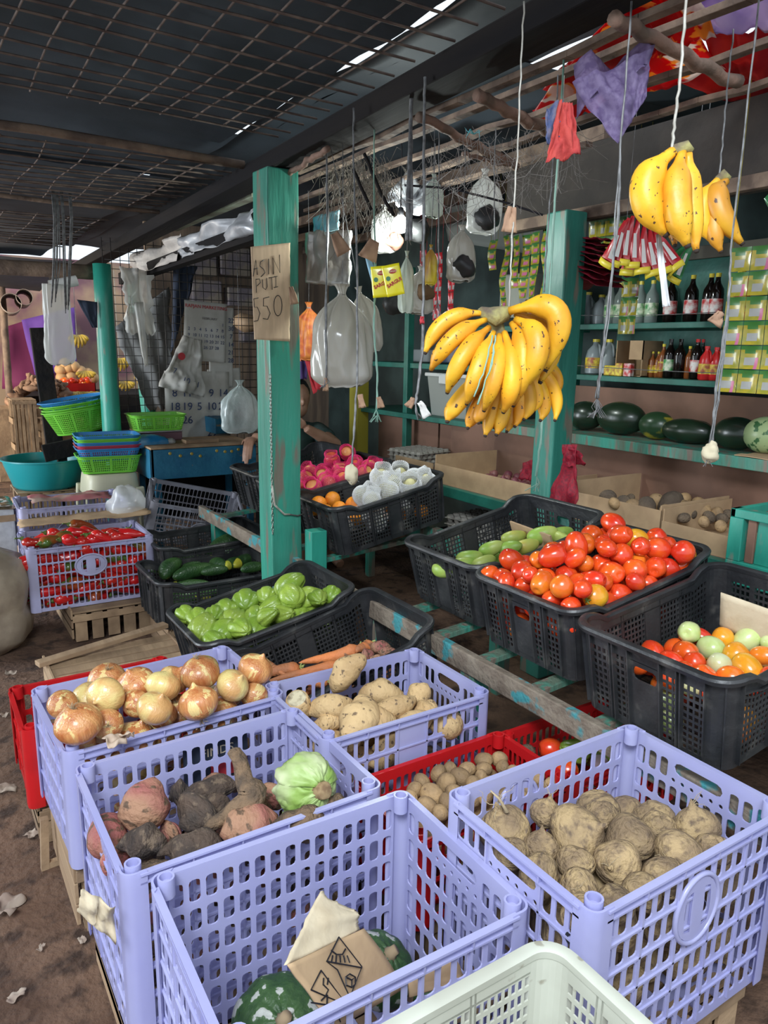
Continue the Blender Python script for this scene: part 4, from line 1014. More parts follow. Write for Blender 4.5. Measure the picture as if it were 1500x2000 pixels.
for k, (x, y, z, r) in enumerate([(1010,1418,.13,.075),(960,1420,.11,.06),(1055,1432,.11,.06),(985,1450,.06,.06),(1040,1465,.05,.06),(1085,1445,.06,.05)]):
    p = ax(x, y, 1.62+.05*(k % 3)); p.z = max(p.z, r*.9); p.z = r*.62 if k > 2 else min(p.z, r*.7+.05)
    inst('taro_root', YMm[k % 3], p, rrot(), (r/.045, r/.045, r/.07), f'muddy taro root on the ground under the stall table, {ORD[k]} largest pile member'.replace(' largest pile member', ' counted from the upper left'), 'taro root', 'muddy taro roots under the table')

# ---------------------------------------------------------------- carrots
def carrot_mesh(i, m, kn=1):
    g = MB(); K = 16; pts = [Vector((.008*sin(t/K*3+i), .006*sin(t/K*4+i), -.085+.17*t/K)) for t in range(K+1)]
    g.tube(pts, [max(.001, .023*(t/K)**.55*(1+.08*noise.noise(Vector((t*.9, i, 0)))))*(1 if t < K-1 else (.8 if t == K-1 else .35)) for t in range(K+1)], 18)
    g.v = [tuple(Vector(v)*(1+.02*nz(v, 50, i))) for v in g.v]; return me_of(g, 'carrot_root', m)
CA = [carrot_mesh(i, M_carrot) for i in range(3)]
g = MB(); random.seed(2)
for i in range(11):
    a = random.uniform(0, 6.28); l = random.uniform(.02,.045); d = Vector((.8*cos(a), .8*sin(a), 1)).normalized()
    g.tube([(0,0,0), tuple(d*l*.5), tuple(d*l+Vector((0,0,-.004)))], .0022, 5)
CST = g.mesh('stem_stubs', M_stem)
bCr = Bin(crCr, .60, .44, .22)
car = [(503,1328,585,1303,28,1,'short muddy carrot at the left front of its crate'),(508,1342,662,1292,22,0,'long thin carrot across the front of its crate'),(585,1300,700,1262,28,1,'fat carrot with a broken skin patch behind the long one'),(560,1320,512,1292,24,1,'carrot with green stem stubs at the left'),(700,1278,722,1255,28,0,'carrot tip pointing back in the crate'),(640,1312,690,1300,24,0,'carrot half hidden by the lilac rim'),(548,1340,640,1330,26,0,'carrot below the long one')]
for i, (x0, y0, x1, y1, w_, st, lb) in enumerate(car):
    p, q = bCr.at(x0, y0, -.055), bCr.at(x1, y1, -.055+(.012 if i in (1,) else 0)); d = (p-CC).dot(CF)
    o = thing('carrot', lb, 'carrot', (p+q)/2, rot_to(q-p), 'carrots in the black crate'); k = w_*.5*d/FPX/.021; o.scale = (k, k, (q-p).length/.17)
    child('carrot_root', CA[i % 3], o); child('stem_stubs', CST, o, (0,0,.083))
for i, (x0, y0, x1, y1, w_) in enumerate([(722,1264,762,1262,26),(705,1285,730,1276,24),(720,1296,752,1284,24),(738,1274,775,1276,22)]):
    root_at('sweet_potato', PKm, i, bCr, (x0,y0,x1,y1,w_), -.06, -.06, .16, .042, f'small orange-pink sweet potato {["at the back right","beside the carrot tip","in front of the others","furthest right"][i]} of the carrot crate', 'sweet potato', 'small sweet potatoes in the carrot crate')
random.seed(9)
for i in range(12):
    o = thing('carrot', 'carrot low in the carrot crate', 'carrot', bCr.rnd(.09,.03,.10), (pi/2, 0, random.uniform(-1.2,-.6)), 'carrots low in the black crate'); child('carrot_root', CA[i % 3], o)

# ---------------------------------------------------------------- cucumbers
def cuc_mesh(i, L, tip):
    g = MB(); K = 18; fs0 = 0
    pts = [Vector((.012*sin(pi*t/K), 0, -L/2+L*t/K)) for t in range(K+1)]
    rs = [max(.001, .026*(sin(pi*min(1, max(0, t/K)))**.42))*(1+.04*noise.noise(Vector((t*.8, i, 0)))) for t in range(K+1)]; rs[0] = rs[-1] = .004
    g.tube(pts, rs, 16)
    if tip: g.m = [1 if j//16 < 4 else 0 for j in range(len(g.f))]
    return g.mesh('cucumber', [M_cuc, M_cucy], True)
CU0, CU1 = cuc_mesh(0, .22, False), cuc_mesh(1, .22, True)
bCu = Bin(crCu, .60, .40, .22)
cus = [(318,1128,352,1094,34,0,'grey-green cucumber standing at the left end'),(338,1128,420,1106,30,0,'glossy dark cucumber lying at the front left'),(418,1088,352,1112,24,1,'cucumber with a broad yellow tip above the front left one'),(393,1074,474,1082,28,0,'thick cucumber pointing left in the middle'),(408,1074,490,1046,34,0,'big dark cucumber leaning on the back wall'),
 (455,1105,508,1086,26,1,'cucumber with yellow tip by the green post'),(438,1108,480,1094,24,1,'yellow-green cucumber end beside the post'),(470,1085,512,1072,26,0,'cucumber running behind the green post'),(398,1118,440,1112,22,0,'cucumber low behind the front rim'),(405,1098,440,1108,26,0,'cucumber under the crossed ones'),(352,1100,392,1090,24,0,'cucumber at the back left'),(478,1112,512,1106,22,0,'cucumber low beside the green post'),(310,1112,330,1108,22,0,'small cucumber end at the far left')]
for i, (x0, y0, x1, y1, w_, tp, lb) in enumerate(cus):
    h = -.045 if i not in (3,4) else -.02
    p, q = bCu.at(x0, y0, h), bCu.at(x1, y1, h+(.05 if i in (0,4) else 0)); d = (p-CC).dot(CF); k = w_*.5*d/FPX/.026
    inst('cucumber', CU1 if tp else CU0, (p+q)/2, rot_to(q-p), (k, k, max(.7, min(1.3, (q-p).length/.22))), lb, 'cucumber', 'cucumbers in the black crate')
for i in range(12):
    inst('cucumber', (CU0, CU1)[i % 2], bCu.rnd(.1,.03,.12), rot_to(Vector((1, random.uniform(-.4,.4), 0))), 1, 'cucumber low in the cucumber crate, seen through its grid', 'cucumber', 'cucumbers low in the black crate')

# ---------------------------------------------------------------- peppers
def pep_mesh(m, i):
    g = MB(); K = 16; L = .15
    pts = [Vector((.018*sin(2.2*t/K+i), .012*sin(3*t/K+i*2), L/2-L*t/K)) for t in range(K+1)]
    rs = [.010, .021, .027, .028, .027, .026, .025, .023, .021, .019, .017, .0145, .012, .009, .006, .003, .0008]
    g.tube(pts, rs, 18)
    g.v = [tuple(Vector(v)+(Vector(v)-Vector((0,0,v[2]))).normalized()*(.0035*nz(v, 34, i)+.002*cos(3*math.atan2(v[1],v[0])))) for v in g.v]
    return me_of(g, 'pod', m)
PE = [pep_mesh(M_pep, 0), pep_mesh(M_pep, 1), pep_mesh(M_pep, 2), pep_mesh(M_pepg, 3)]
g = MB(); g.tube([(0,0,.072),(0,0,.080),(.004,0,.086),(.014,0,.10),(.026,0,.108)], [.013,.009,.0035,.003,.0035], 8); PST = g.mesh('stem', M_pepst, True)
bP = Bin(crP, .63, .42, .34)
random.seed(77); pe = []
tops = [(95,1052),(118,1047),(140,1052),(160,1046),(185,1040),(200,1052),(222,1042),(238,1046),(130,1038),(165,1032),(250,1052),(78,1058),(108,1060),(215,1056),(180,1058),(265,1050),(148,1062),(232,1060)]
for i, (x, y) in enumerate(tops):
    p = bP.at(x, y, .005); p = bP.clamp(p, .05)
    o = thing('red_pepper', None, None, p, rot_to(Vector((random.choice((-1,1,-1)), random.uniform(-.5,.3), random.uniform(-.1,.45)))), None); o.scale = (1.15,)*3
    child('pod', PE[i % 3 if i not in (2,9,12) else 3], o); child('stem', PST, o); pe.append(o); o['c'] = 0
label_rows(pe, lambda o: 'glossy red pepper', 'heaping the pepper crate', 9, 'red peppers heaped in the lilac crate', 'pepper')
for o in pe:
    if 'c' in o: del o['c']
k = 0
for row in range(5):
    for c in range(9):
        for dpt in range(1 if row else 2):
            x = -.27+.066*c+random.uniform(-.012,.012); z = .045+row*.057; y = -.160+dpt*.075
            o = thing('red_pepper', (f'red pepper behind the front slots, {ORD[row]} row from bottom, {ORD[c]} from left' if dpt == 0 else 'red pepper low in the pepper crate behind the front ones'), 'pepper', bP.M @ Vector((x, y+random.uniform(0,.02), z)), rot_to(Vector((random.choice((-1,1)), random.uniform(-.35,.35), random.uniform(-.7,.7)))), 'red peppers inside the lilac crate'); o.scale = (1.2,)*3
            child('pod', PE[3 if random.random() < .16 else k % 3], o); child('stem', PST, o); k += 1

# ---------------------------------------------------------------- squashes and cardboard in crate D
def squash(loc, r, rot, label, cutz=None):
    g = MB(); g.lathe(ell(r, r*.72, 16), 48)
    g.v = [tuple(Vector((v[0], v[1], v[2]))*(1+.05*abs(cos(5*math.atan2(v[1], v[0])))-.025+.03*nz(v, 8, r*10))) for v in g.v]
    o = thing('squash', label, 'squash', loc, rot, 'mouldy green squashes'); g.build('fruit', M_squash, o, True)
    g = MB(); g.tube([(0,0,r*.66),(0,0,r*.78),(.006,0,r*.9)], [.02,.012,.011], 8); g.build('stem', M_onionroot, o, True); return o
squash((.745,1.15,.225), .082, (.4,.3,0), 'round green squash with grey mould, behind the torn cardboard flap')
squash((.50,1.13,.225), .098, (.5,-.3,.3), 'green squash with a big pale mould patch, at the front left of its crate')
squash((.81,1.03,.21), .055, (.5,.8,0), 'small green squash at the right end of its crate')
squash((.63,.99,.18), .065, (.2,.1,1), 'green squash half under the cardboard, lower right')
cb0 = thing('cardboard_flap', 'torn brown cardboard flap printed with handling symbols', 'cardboard', (0,0,0))
A0, A1, A2, A3 = az(655,2000,.25), az(553,1878,.345), az(596,1800,.41), az(745,1915,.27)
P1 = ay(625,1742,1.02); P2 = ay(697,1775,1.0)
C0 = ay(558,1885,.90); C1 = ay(652,2010,.86); C2 = ay(790,1930,.95); C3 = ay(705,1815,.985)
def patch(a, b_, c, d, nu, nv, wob, t, m, name, par, rag=0):
    g = MB()
    def f(u, v):
        p = a.lerp(b_, u).lerp(d.lerp(c, u), v); n_ = (b_-a).cross(d-a).normalized()
        return p+n_*wob*noise.noise(Vector((u*2.5, v*2.5, 1)))+((b_-a)*.03*noise.noise(Vector((v*9, 3, u*2))) if rag else Vector())+((d-a)*.04*noise.noise(Vector((u*9, 5, 0)))*v if rag else Vector())
    g.grid(f, nu, nv); return g.build(name, m, par, True, solid=t)
patch(C1, C0, C3, C2, 16, 16, .008, .004, M_card, 'panel', cb0)
Q0 = ay(596,1800,.93); 
patch(C0, C3, P2, P1, 16, 16, .010, .004, M_cardlight, 'torn_flap', cb0, 1)
# symbols on the panel
nC = (C0-C1).cross(C2-C1).normalized()
if nC.dot(CC-C1) < 0: nC = -nC
def onC(px_, py_): r = ray(px_, py_); p = CC+r*((C1-CC).dot(nC)/r.dot(nC)); return p+nC*.0075
sy = MB()
def stroke(pts, r=.0013):
    q = [onC(*p) for p in pts]; sy.tube(q, r, 4)
stroke([(655,1832),(631,1880),(652,1896),(676,1950),(700,1890),(655,1832)]); stroke([(633,1880),(700,1892)]); 
stroke([(640,1858),(650,1866),(662,1866),(668,1855)]);
for k in range(5): stroke([(643+k*7,1868),(640+k*9,1882)])
stroke([(620,1897),(600,1935),(670,1965),(620,1897)]); stroke([(668,1910),(680,1916),(680,1930),(669,1926),(668,1910)]); stroke([(668,1910),(676,1904),(687,1910),(680,1916)]); stroke([(687,1910),(687,1924),(680,1930)])
stroke([(625,1912),(624,1925),(634,1935),(628,1948),(620,1956)]); stroke([(634,1912),(632,1925)]); stroke([(600,1960),(655,1968)]); stroke([(632,1945),(630,1990)]); stroke([(636,1998),(650,1980),(658,1998)])
sy.build('printed_symbols', M_black, cb0)
c2 = thing('cardboard_scrap', 'small brown cardboard piece wedged at the right of the squash crate', 'cardboard', (0,0,0))
patch(ay(790,1905,.93), ay(885,1868,.93), ay(915,1925,.90), ay(800,1945,.90), 10, 6, .01, .004, M_card, 'panel', c2, 1)
patch(ay(760,1990,.885), ay(985,1895,.885), ay(1000,1935,.88), ay(800,2040,.88), 10, 6, .01, .004, M_card, 'lower_panel', c2, 1)
# ================================================================ table crates: oranges, pears, apples
def net_mesh(name, m, r, h, flare, th=.0011):
    g = MB(); NJ, NI = 26, 30; vs = []
    for i in range(NI+1):
        t = i/NI
        a = -pi*.46+pi*.90*t
        R = r*cos(a)*1.04 if t < .78 else r*cos(-pi*.46+pi*.90*.78)*1.04*(1+flare*(t-.78)/.22)
        z = r*sin(a) if t < .78 else r*sin(-pi*.46+pi*.90*.78)+h*(t-.78)/.22
        for j in range(NJ):
            q = 2*pi*(j+.5*(i % 2))/NJ; k = 1+.05*noise.noise(Vector((cos(q)*2, sin(q)*2, t*3)))
            vs.append((R*k*cos(q), R*k*sin(q), z+.003*sin(q*3)*t))
    fs = []
    for i in range(NI-1):
        for j in range(NJ):
            o = i % 2; fs.append((i*NJ+j, (i+1)*NJ+(j+o) % NJ, (i+2)*NJ+j, (i+1)*NJ+(j+o-1) % NJ))
    g.add(vs, fs); o = g.build('tmp', m); md = o.modifiers.new('w', 'WIREFRAME'); md.thickness = th*2; md.use_even_offset = False
    bpy.context.view_layer.update(); me = bpy.data.meshes.new_from_object(o.evaluated_get(bpy.context.evaluated_depsgraph_get())); me.name = name
    bpy.data.objects.remove(o); return me
NETP = net_mesh('foam_net', M_pinknet, .040, .022, .12); NETW = net_mesh('foam_net', M_whitenet, .046, .034, .05, .0019)
APm = me_of(organic(ell(.036,.034,12,.85), 20, lambda v: Vector((v.x, v.y, v.z-(.010*max(0, 1-(v.x**2+v.y**2)/.0003) if v.z > 0 else 0)))), 'fruit_body', M_apple)
PRm = me_of(organic([(-.042,.0005),(-.04,.018),(-.028,.034),(-.01,.040),(.01,.034),(.025,.024),(.038,.016),(.046,.0005)], 18), 'fruit_body', M_pear)
bW = Bin(crW, .62, .44, .215); bAp = Bin(crAp, .62, .44, .215)
ap = [(593,932,20),(601,916,18),(618,912,19),(637,902,17),(653,897,21),(664,916,17),(687,898,22),(706,891,18),(716,910,18),(734,906,18),(700,923,18),(719,926,17),(631,930,20),(641,942,22),(667,932,20),(597,952,17),(614,950,18),(729,893,16),(680,940,18),(655,950,18),(745,915,15),(580,925,18)]
random.seed(12)
def mk_apple(p, r, t, i):
    bare = t and i in (3, 5)
    o = thing('apple', None, None, p, rot_to(Vector((random.uniform(-.8,.8), random.uniform(-.9,.2), random.uniform(.1,1))))); o.scale = (r/.040,)*3; o['c'] = int(bool(bare))
    child('fruit_body', APm, o)
    child('foam_net', NETP, o, (0,0,-.012 if bare else 0))
    return o
al = pile(bAp, ap, S_(.036,.046,1.0), mk_apple, 14, .04, (.05,.12), 40, 0, -.01)
lab(al, len(ap), lambda o: 'half bare apple' if o['c'] else 'pink-netted apple', 'behind the post', 14, 'apples in pink foam nets', 'apple', 'apple in a pink foam net under the top layer')
pr = [(747,932,27),(790,925,24),(833,930,24),(812,947,25),(762,958,25),(709,968,20),(730,978,18),(780,950,22),(850,940,18)]
def mk_pear(p, r, t, i):
    o = thing('pear', None, None, p, rot_to(Vector((random.uniform(-.9,.9), random.uniform(-.6,.3), random.uniform(.2,1))))); o.scale = (r/.046,)*3; o['c'] = 0
    child('fruit_body', PRm, o); child('foam_net', NETW, o); return o
pl2 = pile(bW, pr, S_(.040,.055,1.0), mk_pear, 10, .045, (.05,.12), 30, 0, -.005)
lab(pl2, len(pr), lambda o: 'white-netted pear', 'right of the oranges', 14, 'pears in white foam nets', 'pear', 'pear in a white foam net under the top layer')
ORm = me_of(organic(ell(.038,.036,12,.98), 22), 'orange', M_orange)
org = [(624,985,17),(639,979,18),(685,987,18),(664,992,14),(641,998,15),(610,992,14),(655,1003,13)]
ool = pile(bW, org, S_(.034,.042,1.0), lambda p, r, t, i: inst('orange', ORm, p, rrot(), r/.038), 9, .037, (.04,.12), 20, 0, -.05)
for o in ool: o['c'] = 0
lab(ool, len(org), lambda o: 'bright orange fruit', 'left of the netted pears', 8, 'oranges in the black crate', 'orange', 'orange low in the pear crate, seen through its grid')

# ================================================================ stall: bins, shelves
def boxobj(name, a, b_, m, label, cat, bevel=.003, group=None):
    g = MB(); g.box(a, b_); return one(g, name, m, label, cat, group, bevel=bevel)
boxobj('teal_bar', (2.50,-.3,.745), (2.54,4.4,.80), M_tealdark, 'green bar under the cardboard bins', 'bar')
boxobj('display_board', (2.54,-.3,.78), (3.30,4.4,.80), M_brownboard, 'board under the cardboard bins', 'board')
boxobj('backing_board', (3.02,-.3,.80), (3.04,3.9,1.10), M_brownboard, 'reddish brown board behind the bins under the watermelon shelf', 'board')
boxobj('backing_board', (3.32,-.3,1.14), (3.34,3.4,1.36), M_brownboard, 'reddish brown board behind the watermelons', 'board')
DB = thing('bin_table', 'board on green legs under the cardboard bins', 'table', (2.9,2,0))
adopt(DB, *[o for o in bpy.data.objects if o.name in ('display_board','teal_bar')])
for x, y0, y1 in ((2.58,2.55,2.60),(2.58,4.2,4.25)):
    adopt(DB, boxobj('leg', (x,y0,0), (x+.05,y1,.745), M_tealdirty, '', ''))
def bin_(name, y0, y1, z, label, lift=0):
    o = thing(name, label, 'box', (2.55,(y0+y1)/2,.80)); W = (y1-y0)/2
    g = MB(); g.box((-.004,-W,0), (.003,W,z-.80)); g.build('front_panel', M_card, o)
    g = MB(); g.box((0,W-.006,0), (.46,W,z-.80+.05)); g.build('side_panel', M_card, o)
    g = MB(); g.box((0,-W,0), (.46,-W+.006,z-.80+.02)); g.build('side_panel', M_card, o)
    g = MB(); g.box((0,-W,0), (.46,W,.01)); g.build('base_panel', M_card, o); return o
bin_('cardboard_bin', 2.63, 3.43, .908, 'wide cardboard bin of red onions left of the banana post')
bin_('cardboard_bin', 1.88, 2.36, .925, 'cardboard bin of old potatoes right of the banana post')
bin_('cardboard_bin', 1.50, 1.87, .885, 'torn cardboard bin of wrinkled tubers at the right')
b = MB(); b.box((2.60,1.9,.90), (3.0,1.908,1.0)); 
random.seed(14)
M_redon = fruit('red_onion_skin', (.16,.035,.055), (.24,.09,.08), .5, 8)
REDO = me_of(organic([(-.024,.0006),(-.02,.014),(-.006,.026),(.008,.024),(.018,.012),(.028,.003),(.033,.0005)], 14), 'red_onion', M_redon)
for i in range(46):
    p = Vector((2.62+random.random()*.36, 2.68+random.random()*.50, .835+random.random()*.035))
    inst('red_onion', REDO, p, rrot(), 1, 'small red onion in the wide cardboard bin', 'onion', 'small red onions in the cardboard bin')
for i in range(26):
    inst('garlic_bulb', REDO if False else PO[i % 4], Vector((2.62+random.random()*.18, 2.38+random.random()*.14, .86+random.random()*.07)), rrot(), .75, 'garlic bulb in the loose white heap by the banana post', 'garlic', 'white garlic heap')
GAR = bpy.data.meshes.new_from_object(bpy.data.objects[[o.name for o in bpy.data.objects if o.name.startswith('garlic_bulb')][0]]); GAR.materials.clear(); GAR.materials.append(M_garlic)
for o in bpy.data.objects:
    if o.name.startswith('garlic_bulb') and o.get('group') == 'white garlic heap': o.data = GAR
ptl = [(1187,972,15),(1200,983,12),(1218,982,14),(1238,988,14),(1262,992,20),(1282,980,16),(1310,985,24),(1335,990,14),(1345,1002,14),(1368,1000,18),(1385,1010,12),(1400,1004,13),(1410,1015,12),(1365,985,14),(1390,990,16),(1350,975,15),(1230,975,10),(1300,1000,14),(1420,1005,10),(1375,1020,12),(1335,1012,12),(1408,1028,11)]
for i, (x, y, r) in enumerate(ptl):
    p = az(x, y, .915-.0004*(x-1187)*.35); d = (p-CC).dot(CF); p.x = min(p.x, 2.98)
    inst('potato', (PO if i % 2 else POd)[i % 4], p, rrot(), r*d/FPX/.027, f'dusty old potato in the cardboard bins, {ORD[i % 16]} {"from" if i < 16 else "past the sixteenth from"} the banana post', 'potato', 'old potatoes in the cardboard bins')
# egg trays and boxes left
def egg_tray(loc, rz, label):
    g = MB()
    for i in range(6):
        for j in range(6):
            g.lathe([(0,.012),(.03,.024),(.045,.019)], 8, 0, Matrix.Translation((-.125+.05*i, -.125+.05*j, 0)), cap=False)
    g.box((-.15,-.15,.028), (.15,.15,.031)); o = g.build('egg_tray', mat('grey_pulp', (.34,.32,.28), .9)); o.location = loc; o.rotation_euler = (0,0,rz); return tag(o, label, 'egg tray', 'grey egg trays')
for k in range(3): egg_tray(Vector((2.85, 4.02, .80+.03*k)), .1*k, f'grey pulp egg tray behind the netted pears, {["bottom","middle","top"][k]} of the stack')
for k in range(3): egg_tray(Vector((2.72, 3.2, .50+.04*k)), .1*k, f'egg tray under the green bar, {["bottom","middle","top"][k]} of the low stack')
boxobj('low_table', (2.5,2.9,.40), (3.1,3.5,.50), M_darkwood, 'low dark table under the bins holding egg trays', 'table')
g = MB(); g.box((0,-.2,0),(.006,.2,.09)); o = one(g, 'cardboard_sheet', M_card, 'short cardboard strip left of the wide cardboard bin', 'cardboard'); o.location = (2.6,3.72,.80)
# counter with white container (left interior)
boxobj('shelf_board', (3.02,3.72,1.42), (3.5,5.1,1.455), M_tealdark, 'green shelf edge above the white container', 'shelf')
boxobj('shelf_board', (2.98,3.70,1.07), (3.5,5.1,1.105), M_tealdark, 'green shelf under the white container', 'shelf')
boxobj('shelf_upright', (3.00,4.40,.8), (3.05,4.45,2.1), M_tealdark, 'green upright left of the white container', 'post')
for y in (3.75,4.15,4.55): boxobj('cupboard_door', (3.1,y,.62), (3.12,y+.38,1.05), M_brownboard, f'dark brown cupboard door below the white container, {["right","middle","left"][int((y-3.7)/.4)]}', 'door')
M_tub = mat('milky_tub', (.40,.42,.38), .35, alpha=.75, transl=.2)
t = thing('storage_tub', 'milky plastic tub with white lid on the green shelf', 'tub', (3.22,4.02,1.106))
g = MB()
A = [(-.16,-.22),(.16,-.22),(.16,.22),(-.16,.22)]; vs = [(x*.86, y*.86, 0) for x, y in A]+[(x, y, .27) for x, y in A]
g.add(vs, [(3,2,1,0),(0,1,5,4),(1,2,6,5),(2,3,7,6),(3,0,4,7)]); g.build('tub', M_tub, t, solid=.003)
g = MB(); g.box((-.175,-.235,.265), (.175,.235,.29)); g.box((-.185,-.06,.22), (-.172,.06,.285)); g.build('lid', mat('white_lid', (.55,.56,.53), .4), t, bevel=.006)
M_fold = mat('folded_white', (.62,.62,.58), .8)
for i, (y, h) in enumerate(((-.08,.17),(.05,.12),(.12,.09))):
    g = MB(); g.box((-.09,-.06,0), (.08,.05,h)); o = g.build('folded_cloth', M_fold, None, bevel=.02); o.location = (3.22,4.02+y,1.118); tag(o, f'white folded bundle inside the milky tub, {["left","middle","right"][2-i]}', 'bundle')
boxobj('yellow_sack', (2.95,5.0,0), (3.05,5.13,1.35), mat('yellow_sack', (.36,.31,.03), .7), 'dull yellow upright sack behind the seated person', 'sack')

# shelves on the right wall
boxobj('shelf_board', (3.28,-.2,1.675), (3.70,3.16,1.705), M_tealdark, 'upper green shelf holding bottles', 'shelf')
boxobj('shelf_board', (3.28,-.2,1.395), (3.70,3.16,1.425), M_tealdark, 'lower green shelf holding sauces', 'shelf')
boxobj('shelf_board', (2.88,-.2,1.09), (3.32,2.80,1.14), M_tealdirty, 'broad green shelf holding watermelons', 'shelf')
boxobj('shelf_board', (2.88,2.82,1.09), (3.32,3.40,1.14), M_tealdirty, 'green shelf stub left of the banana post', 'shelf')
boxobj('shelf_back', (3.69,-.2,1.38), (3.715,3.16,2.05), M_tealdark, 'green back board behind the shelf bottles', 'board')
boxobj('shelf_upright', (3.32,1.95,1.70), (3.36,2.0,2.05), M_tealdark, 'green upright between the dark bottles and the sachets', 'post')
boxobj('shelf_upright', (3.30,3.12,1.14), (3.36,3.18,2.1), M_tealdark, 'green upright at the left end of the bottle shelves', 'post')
boxobj('shelf_batten', (3.30,1.2,2.0), (3.32,3.16,2.06), mat('grey_batten', (.16,.15,.12), .8), 'grey batten over the upper bottle shelf', 'batten')
BS = thing('bottle_rack', 'green rack of two shelves holding bottles and sauces', 'shelves', (3.5,1.5,1.38))
WS = thing('melon_shelf', 'broad worn green shelf holding watermelons', 'shelf', (3.1,1.5,1.09))
for o in list(COL.objects):
    L_ = o.get('label', '')
    if o.name.startswith(('shelf_back', 'shelf_batten')) or L_ in ('upper green shelf holding bottles', 'lower green shelf holding sauces', 'green upright between the dark bottles and the sachets', 'green upright at the left end of the bottle shelves'): adopt(BS, o)
    elif L_ in ('broad green shelf holding watermelons', 'green shelf stub left of the banana post'): adopt(WS, o)
# watermelons
WM = {k: me_of(organic(ell(.092,.118,16,.95), 28), 'watermelon', m) for k, m in (('d', M_wmd), ('y', M_wmy), ('s', M_wms))}
for i, (x, y, w_, h, k, lb) in enumerate([(1143,818,66,56,'d','round dark watermelon at the left end of the shelf by the banana post'),(1213,822,92,64,'d','largest dark oval watermelon with a small pale scar'),(1282,836,64,54,'y','watermelon with a yellow ground patch'),(1342,846,96,48,'d','long dark watermelon lying low on the shelf'),(1366,828,50,40,'d','dark watermelon peeking up behind the long one'),(1438,850,80,64,'d','round dark watermelon with a pale stem scar'),(1496,852,70,72,'s','pale green striped watermelon at the right edge')]):
    X = 3.06 if i != 4 else 3.2; p = ax(x, y, X); d = (p-CC).dot(CF); rz_ = h/2*d/FPX; p.z = 1.142+rz_*(1 if i != 4 else 1.0)
    inst('watermelon', WM[k], p, rot_to(Vector((-.15,1,0))), (rz_/.092, rz_/.092, max(rz_/.092*.9, w_/2*d/FPX/.118*1.1)), lb, 'watermelon', 'watermelons on the green shelf')
g = MB(); g.grid(lambda u, v: (2.88+.28*v, 1.05+.75*u, 1.142+.006*noise.noise(Vector((u*6, v*4, 0)))), 16, 6); one(g, 'cardboard_sheet', M_card, 'cardboard sheet under the right-hand watermelons', 'cardboard', solid=.003)
# bottles
M_yel = mat('yellow_cap', (.72,.58,.04), .4); M_lbg = mat('label_green', (.06,.30,.08), .5, (.75,.78,.6), 30); M_lbr = mat('label_red', (.55,.03,.03), .5, (.78,.74,.7), 26); M_lby = mat('label_yellow', (.75,.60,.05), .5, (.35,.08,.03), 30)
M_soy = mat('dark_sauce', (.008,.005,.004), .12); M_vin = mat('clear_vinegar', (.30,.36,.33), .12, alpha=.72); M_bro = mat('orange_sauce', (.22,.065,.015), .2); M_redp = mat('red_jug', (.55,.02,.02), .3); M_gal = mat('gallon', (.30,.34,.35), .3, alpha=.8)
def bottle(px, py, X, h, r, m, mcap, mlab, label, style='b'):
    zb = 1.705 if py < 680 else 1.425
    p = ax(px, py, X); p = Vector((X, p.y, zb))
    o = thing('bottle' if style == 'b' else 'jug', label, 'bottle' if style == 'b' else 'jug', p, (0,0,0), 'bottles on the upper shelf' if zb > 1.6 else 'bottles on the lower shelf')
    g = MB()
    if style == 'b': g.lathe([(0,r*.8),(.006,r),(h*.58,r),(h*.68,r*.92),(h*.80,r*.45),(h*.88,r*.33),(h*.94,r*.33)], 14)
    else:
        g.lathe([(0,r*.8),(.008,r),(h*.5,r),(h*.68,r*.85),(h*.84,r*.35),(h*.92,r*.3)], 14)
    g.build('body', m, o, True, angle=50)
    g = MB(); g.lathe([(h*.92,r*.38),(h,r*.38)], 10); g.build('cap', mcap, o)
    if mlab:
        g = MB(); g.lathe([(h*.18,r*1.02),(h*.48,r*1.02)], 14, cap=False); g.build('label_band', mlab, o, True)
    if style == 'j':
        g = MB(); g.tube([(-r*.1,-r*.4,h*.88),(-r*.5,-r*.95,h*.80),(-r*.5,-r*1.1,h*.6),(-r*.2,-r*.9,h*.5)], r*.13, 6); g.build('handle', m, o, True)
for i, x in enumerate((1190,1208,1226,1247,1270)): bottle(x, 630, 3.42, .225, .034, M_vin, M_yel, M_lbg, f'clear vinegar bottle with green label, {ORD[i]} from left')
for x, lb in ((1306,'dark soy bottle behind the white strip'),(1346,'dark soy bottle standing alone, red and white label'),(1381,'left bottle of the dark soy pair'),(1394,'right bottle of the dark soy pair')): bottle(x, 630, 3.42, .235, .034, M_soy, M_yel, M_lbr, lb)
bottle(1146, 630, 3.45, .19, .05, M_gal, M_yel, None, 'grey translucent gallon at the left end of the upper shelf', 'j'); bottle(1172, 630, 3.45, .17, .05, M_gal, M_yel, None, 'pale translucent gallon beside the grey one', 'j')
bottle(1438, 630, 3.40, .24, .05, M_redp, M_yel, M_lby, 'red jug half hidden by the sachet sheet', 'j')
bottle(1160, 735, 3.40, .20, .055, M_gal, M_yel, M_lby, 'big jug with yellow label on the lower shelf', 'j'); bottle(1186, 735, 3.45, .20, .055, M_gal, M_yel, None, 'plain grey jug beside the yellow-labelled one', 'j')
for i, x in enumerate((1262,1272,1283)): bottle(x, 735, 3.40, .135, .018, M_bro, M_yel, M_lby, f'small orange sauce bottle with yellow cap, {ORD[i]} from left')
bottle(1292, 735, 3.40, .175, .024, M_bro, M_yel, M_lby, 'tall brown sauce bottle with yellow cap and label')
for x, lb in ((1305,'tall dark bottle with green and white label'),(1324,'tall plain black bottle in the middle of the lower shelf')): bottle(x, 735, 3.40, .20, .03, M_soy, M_soy, M_lbg if x == 1305 else None, lb)
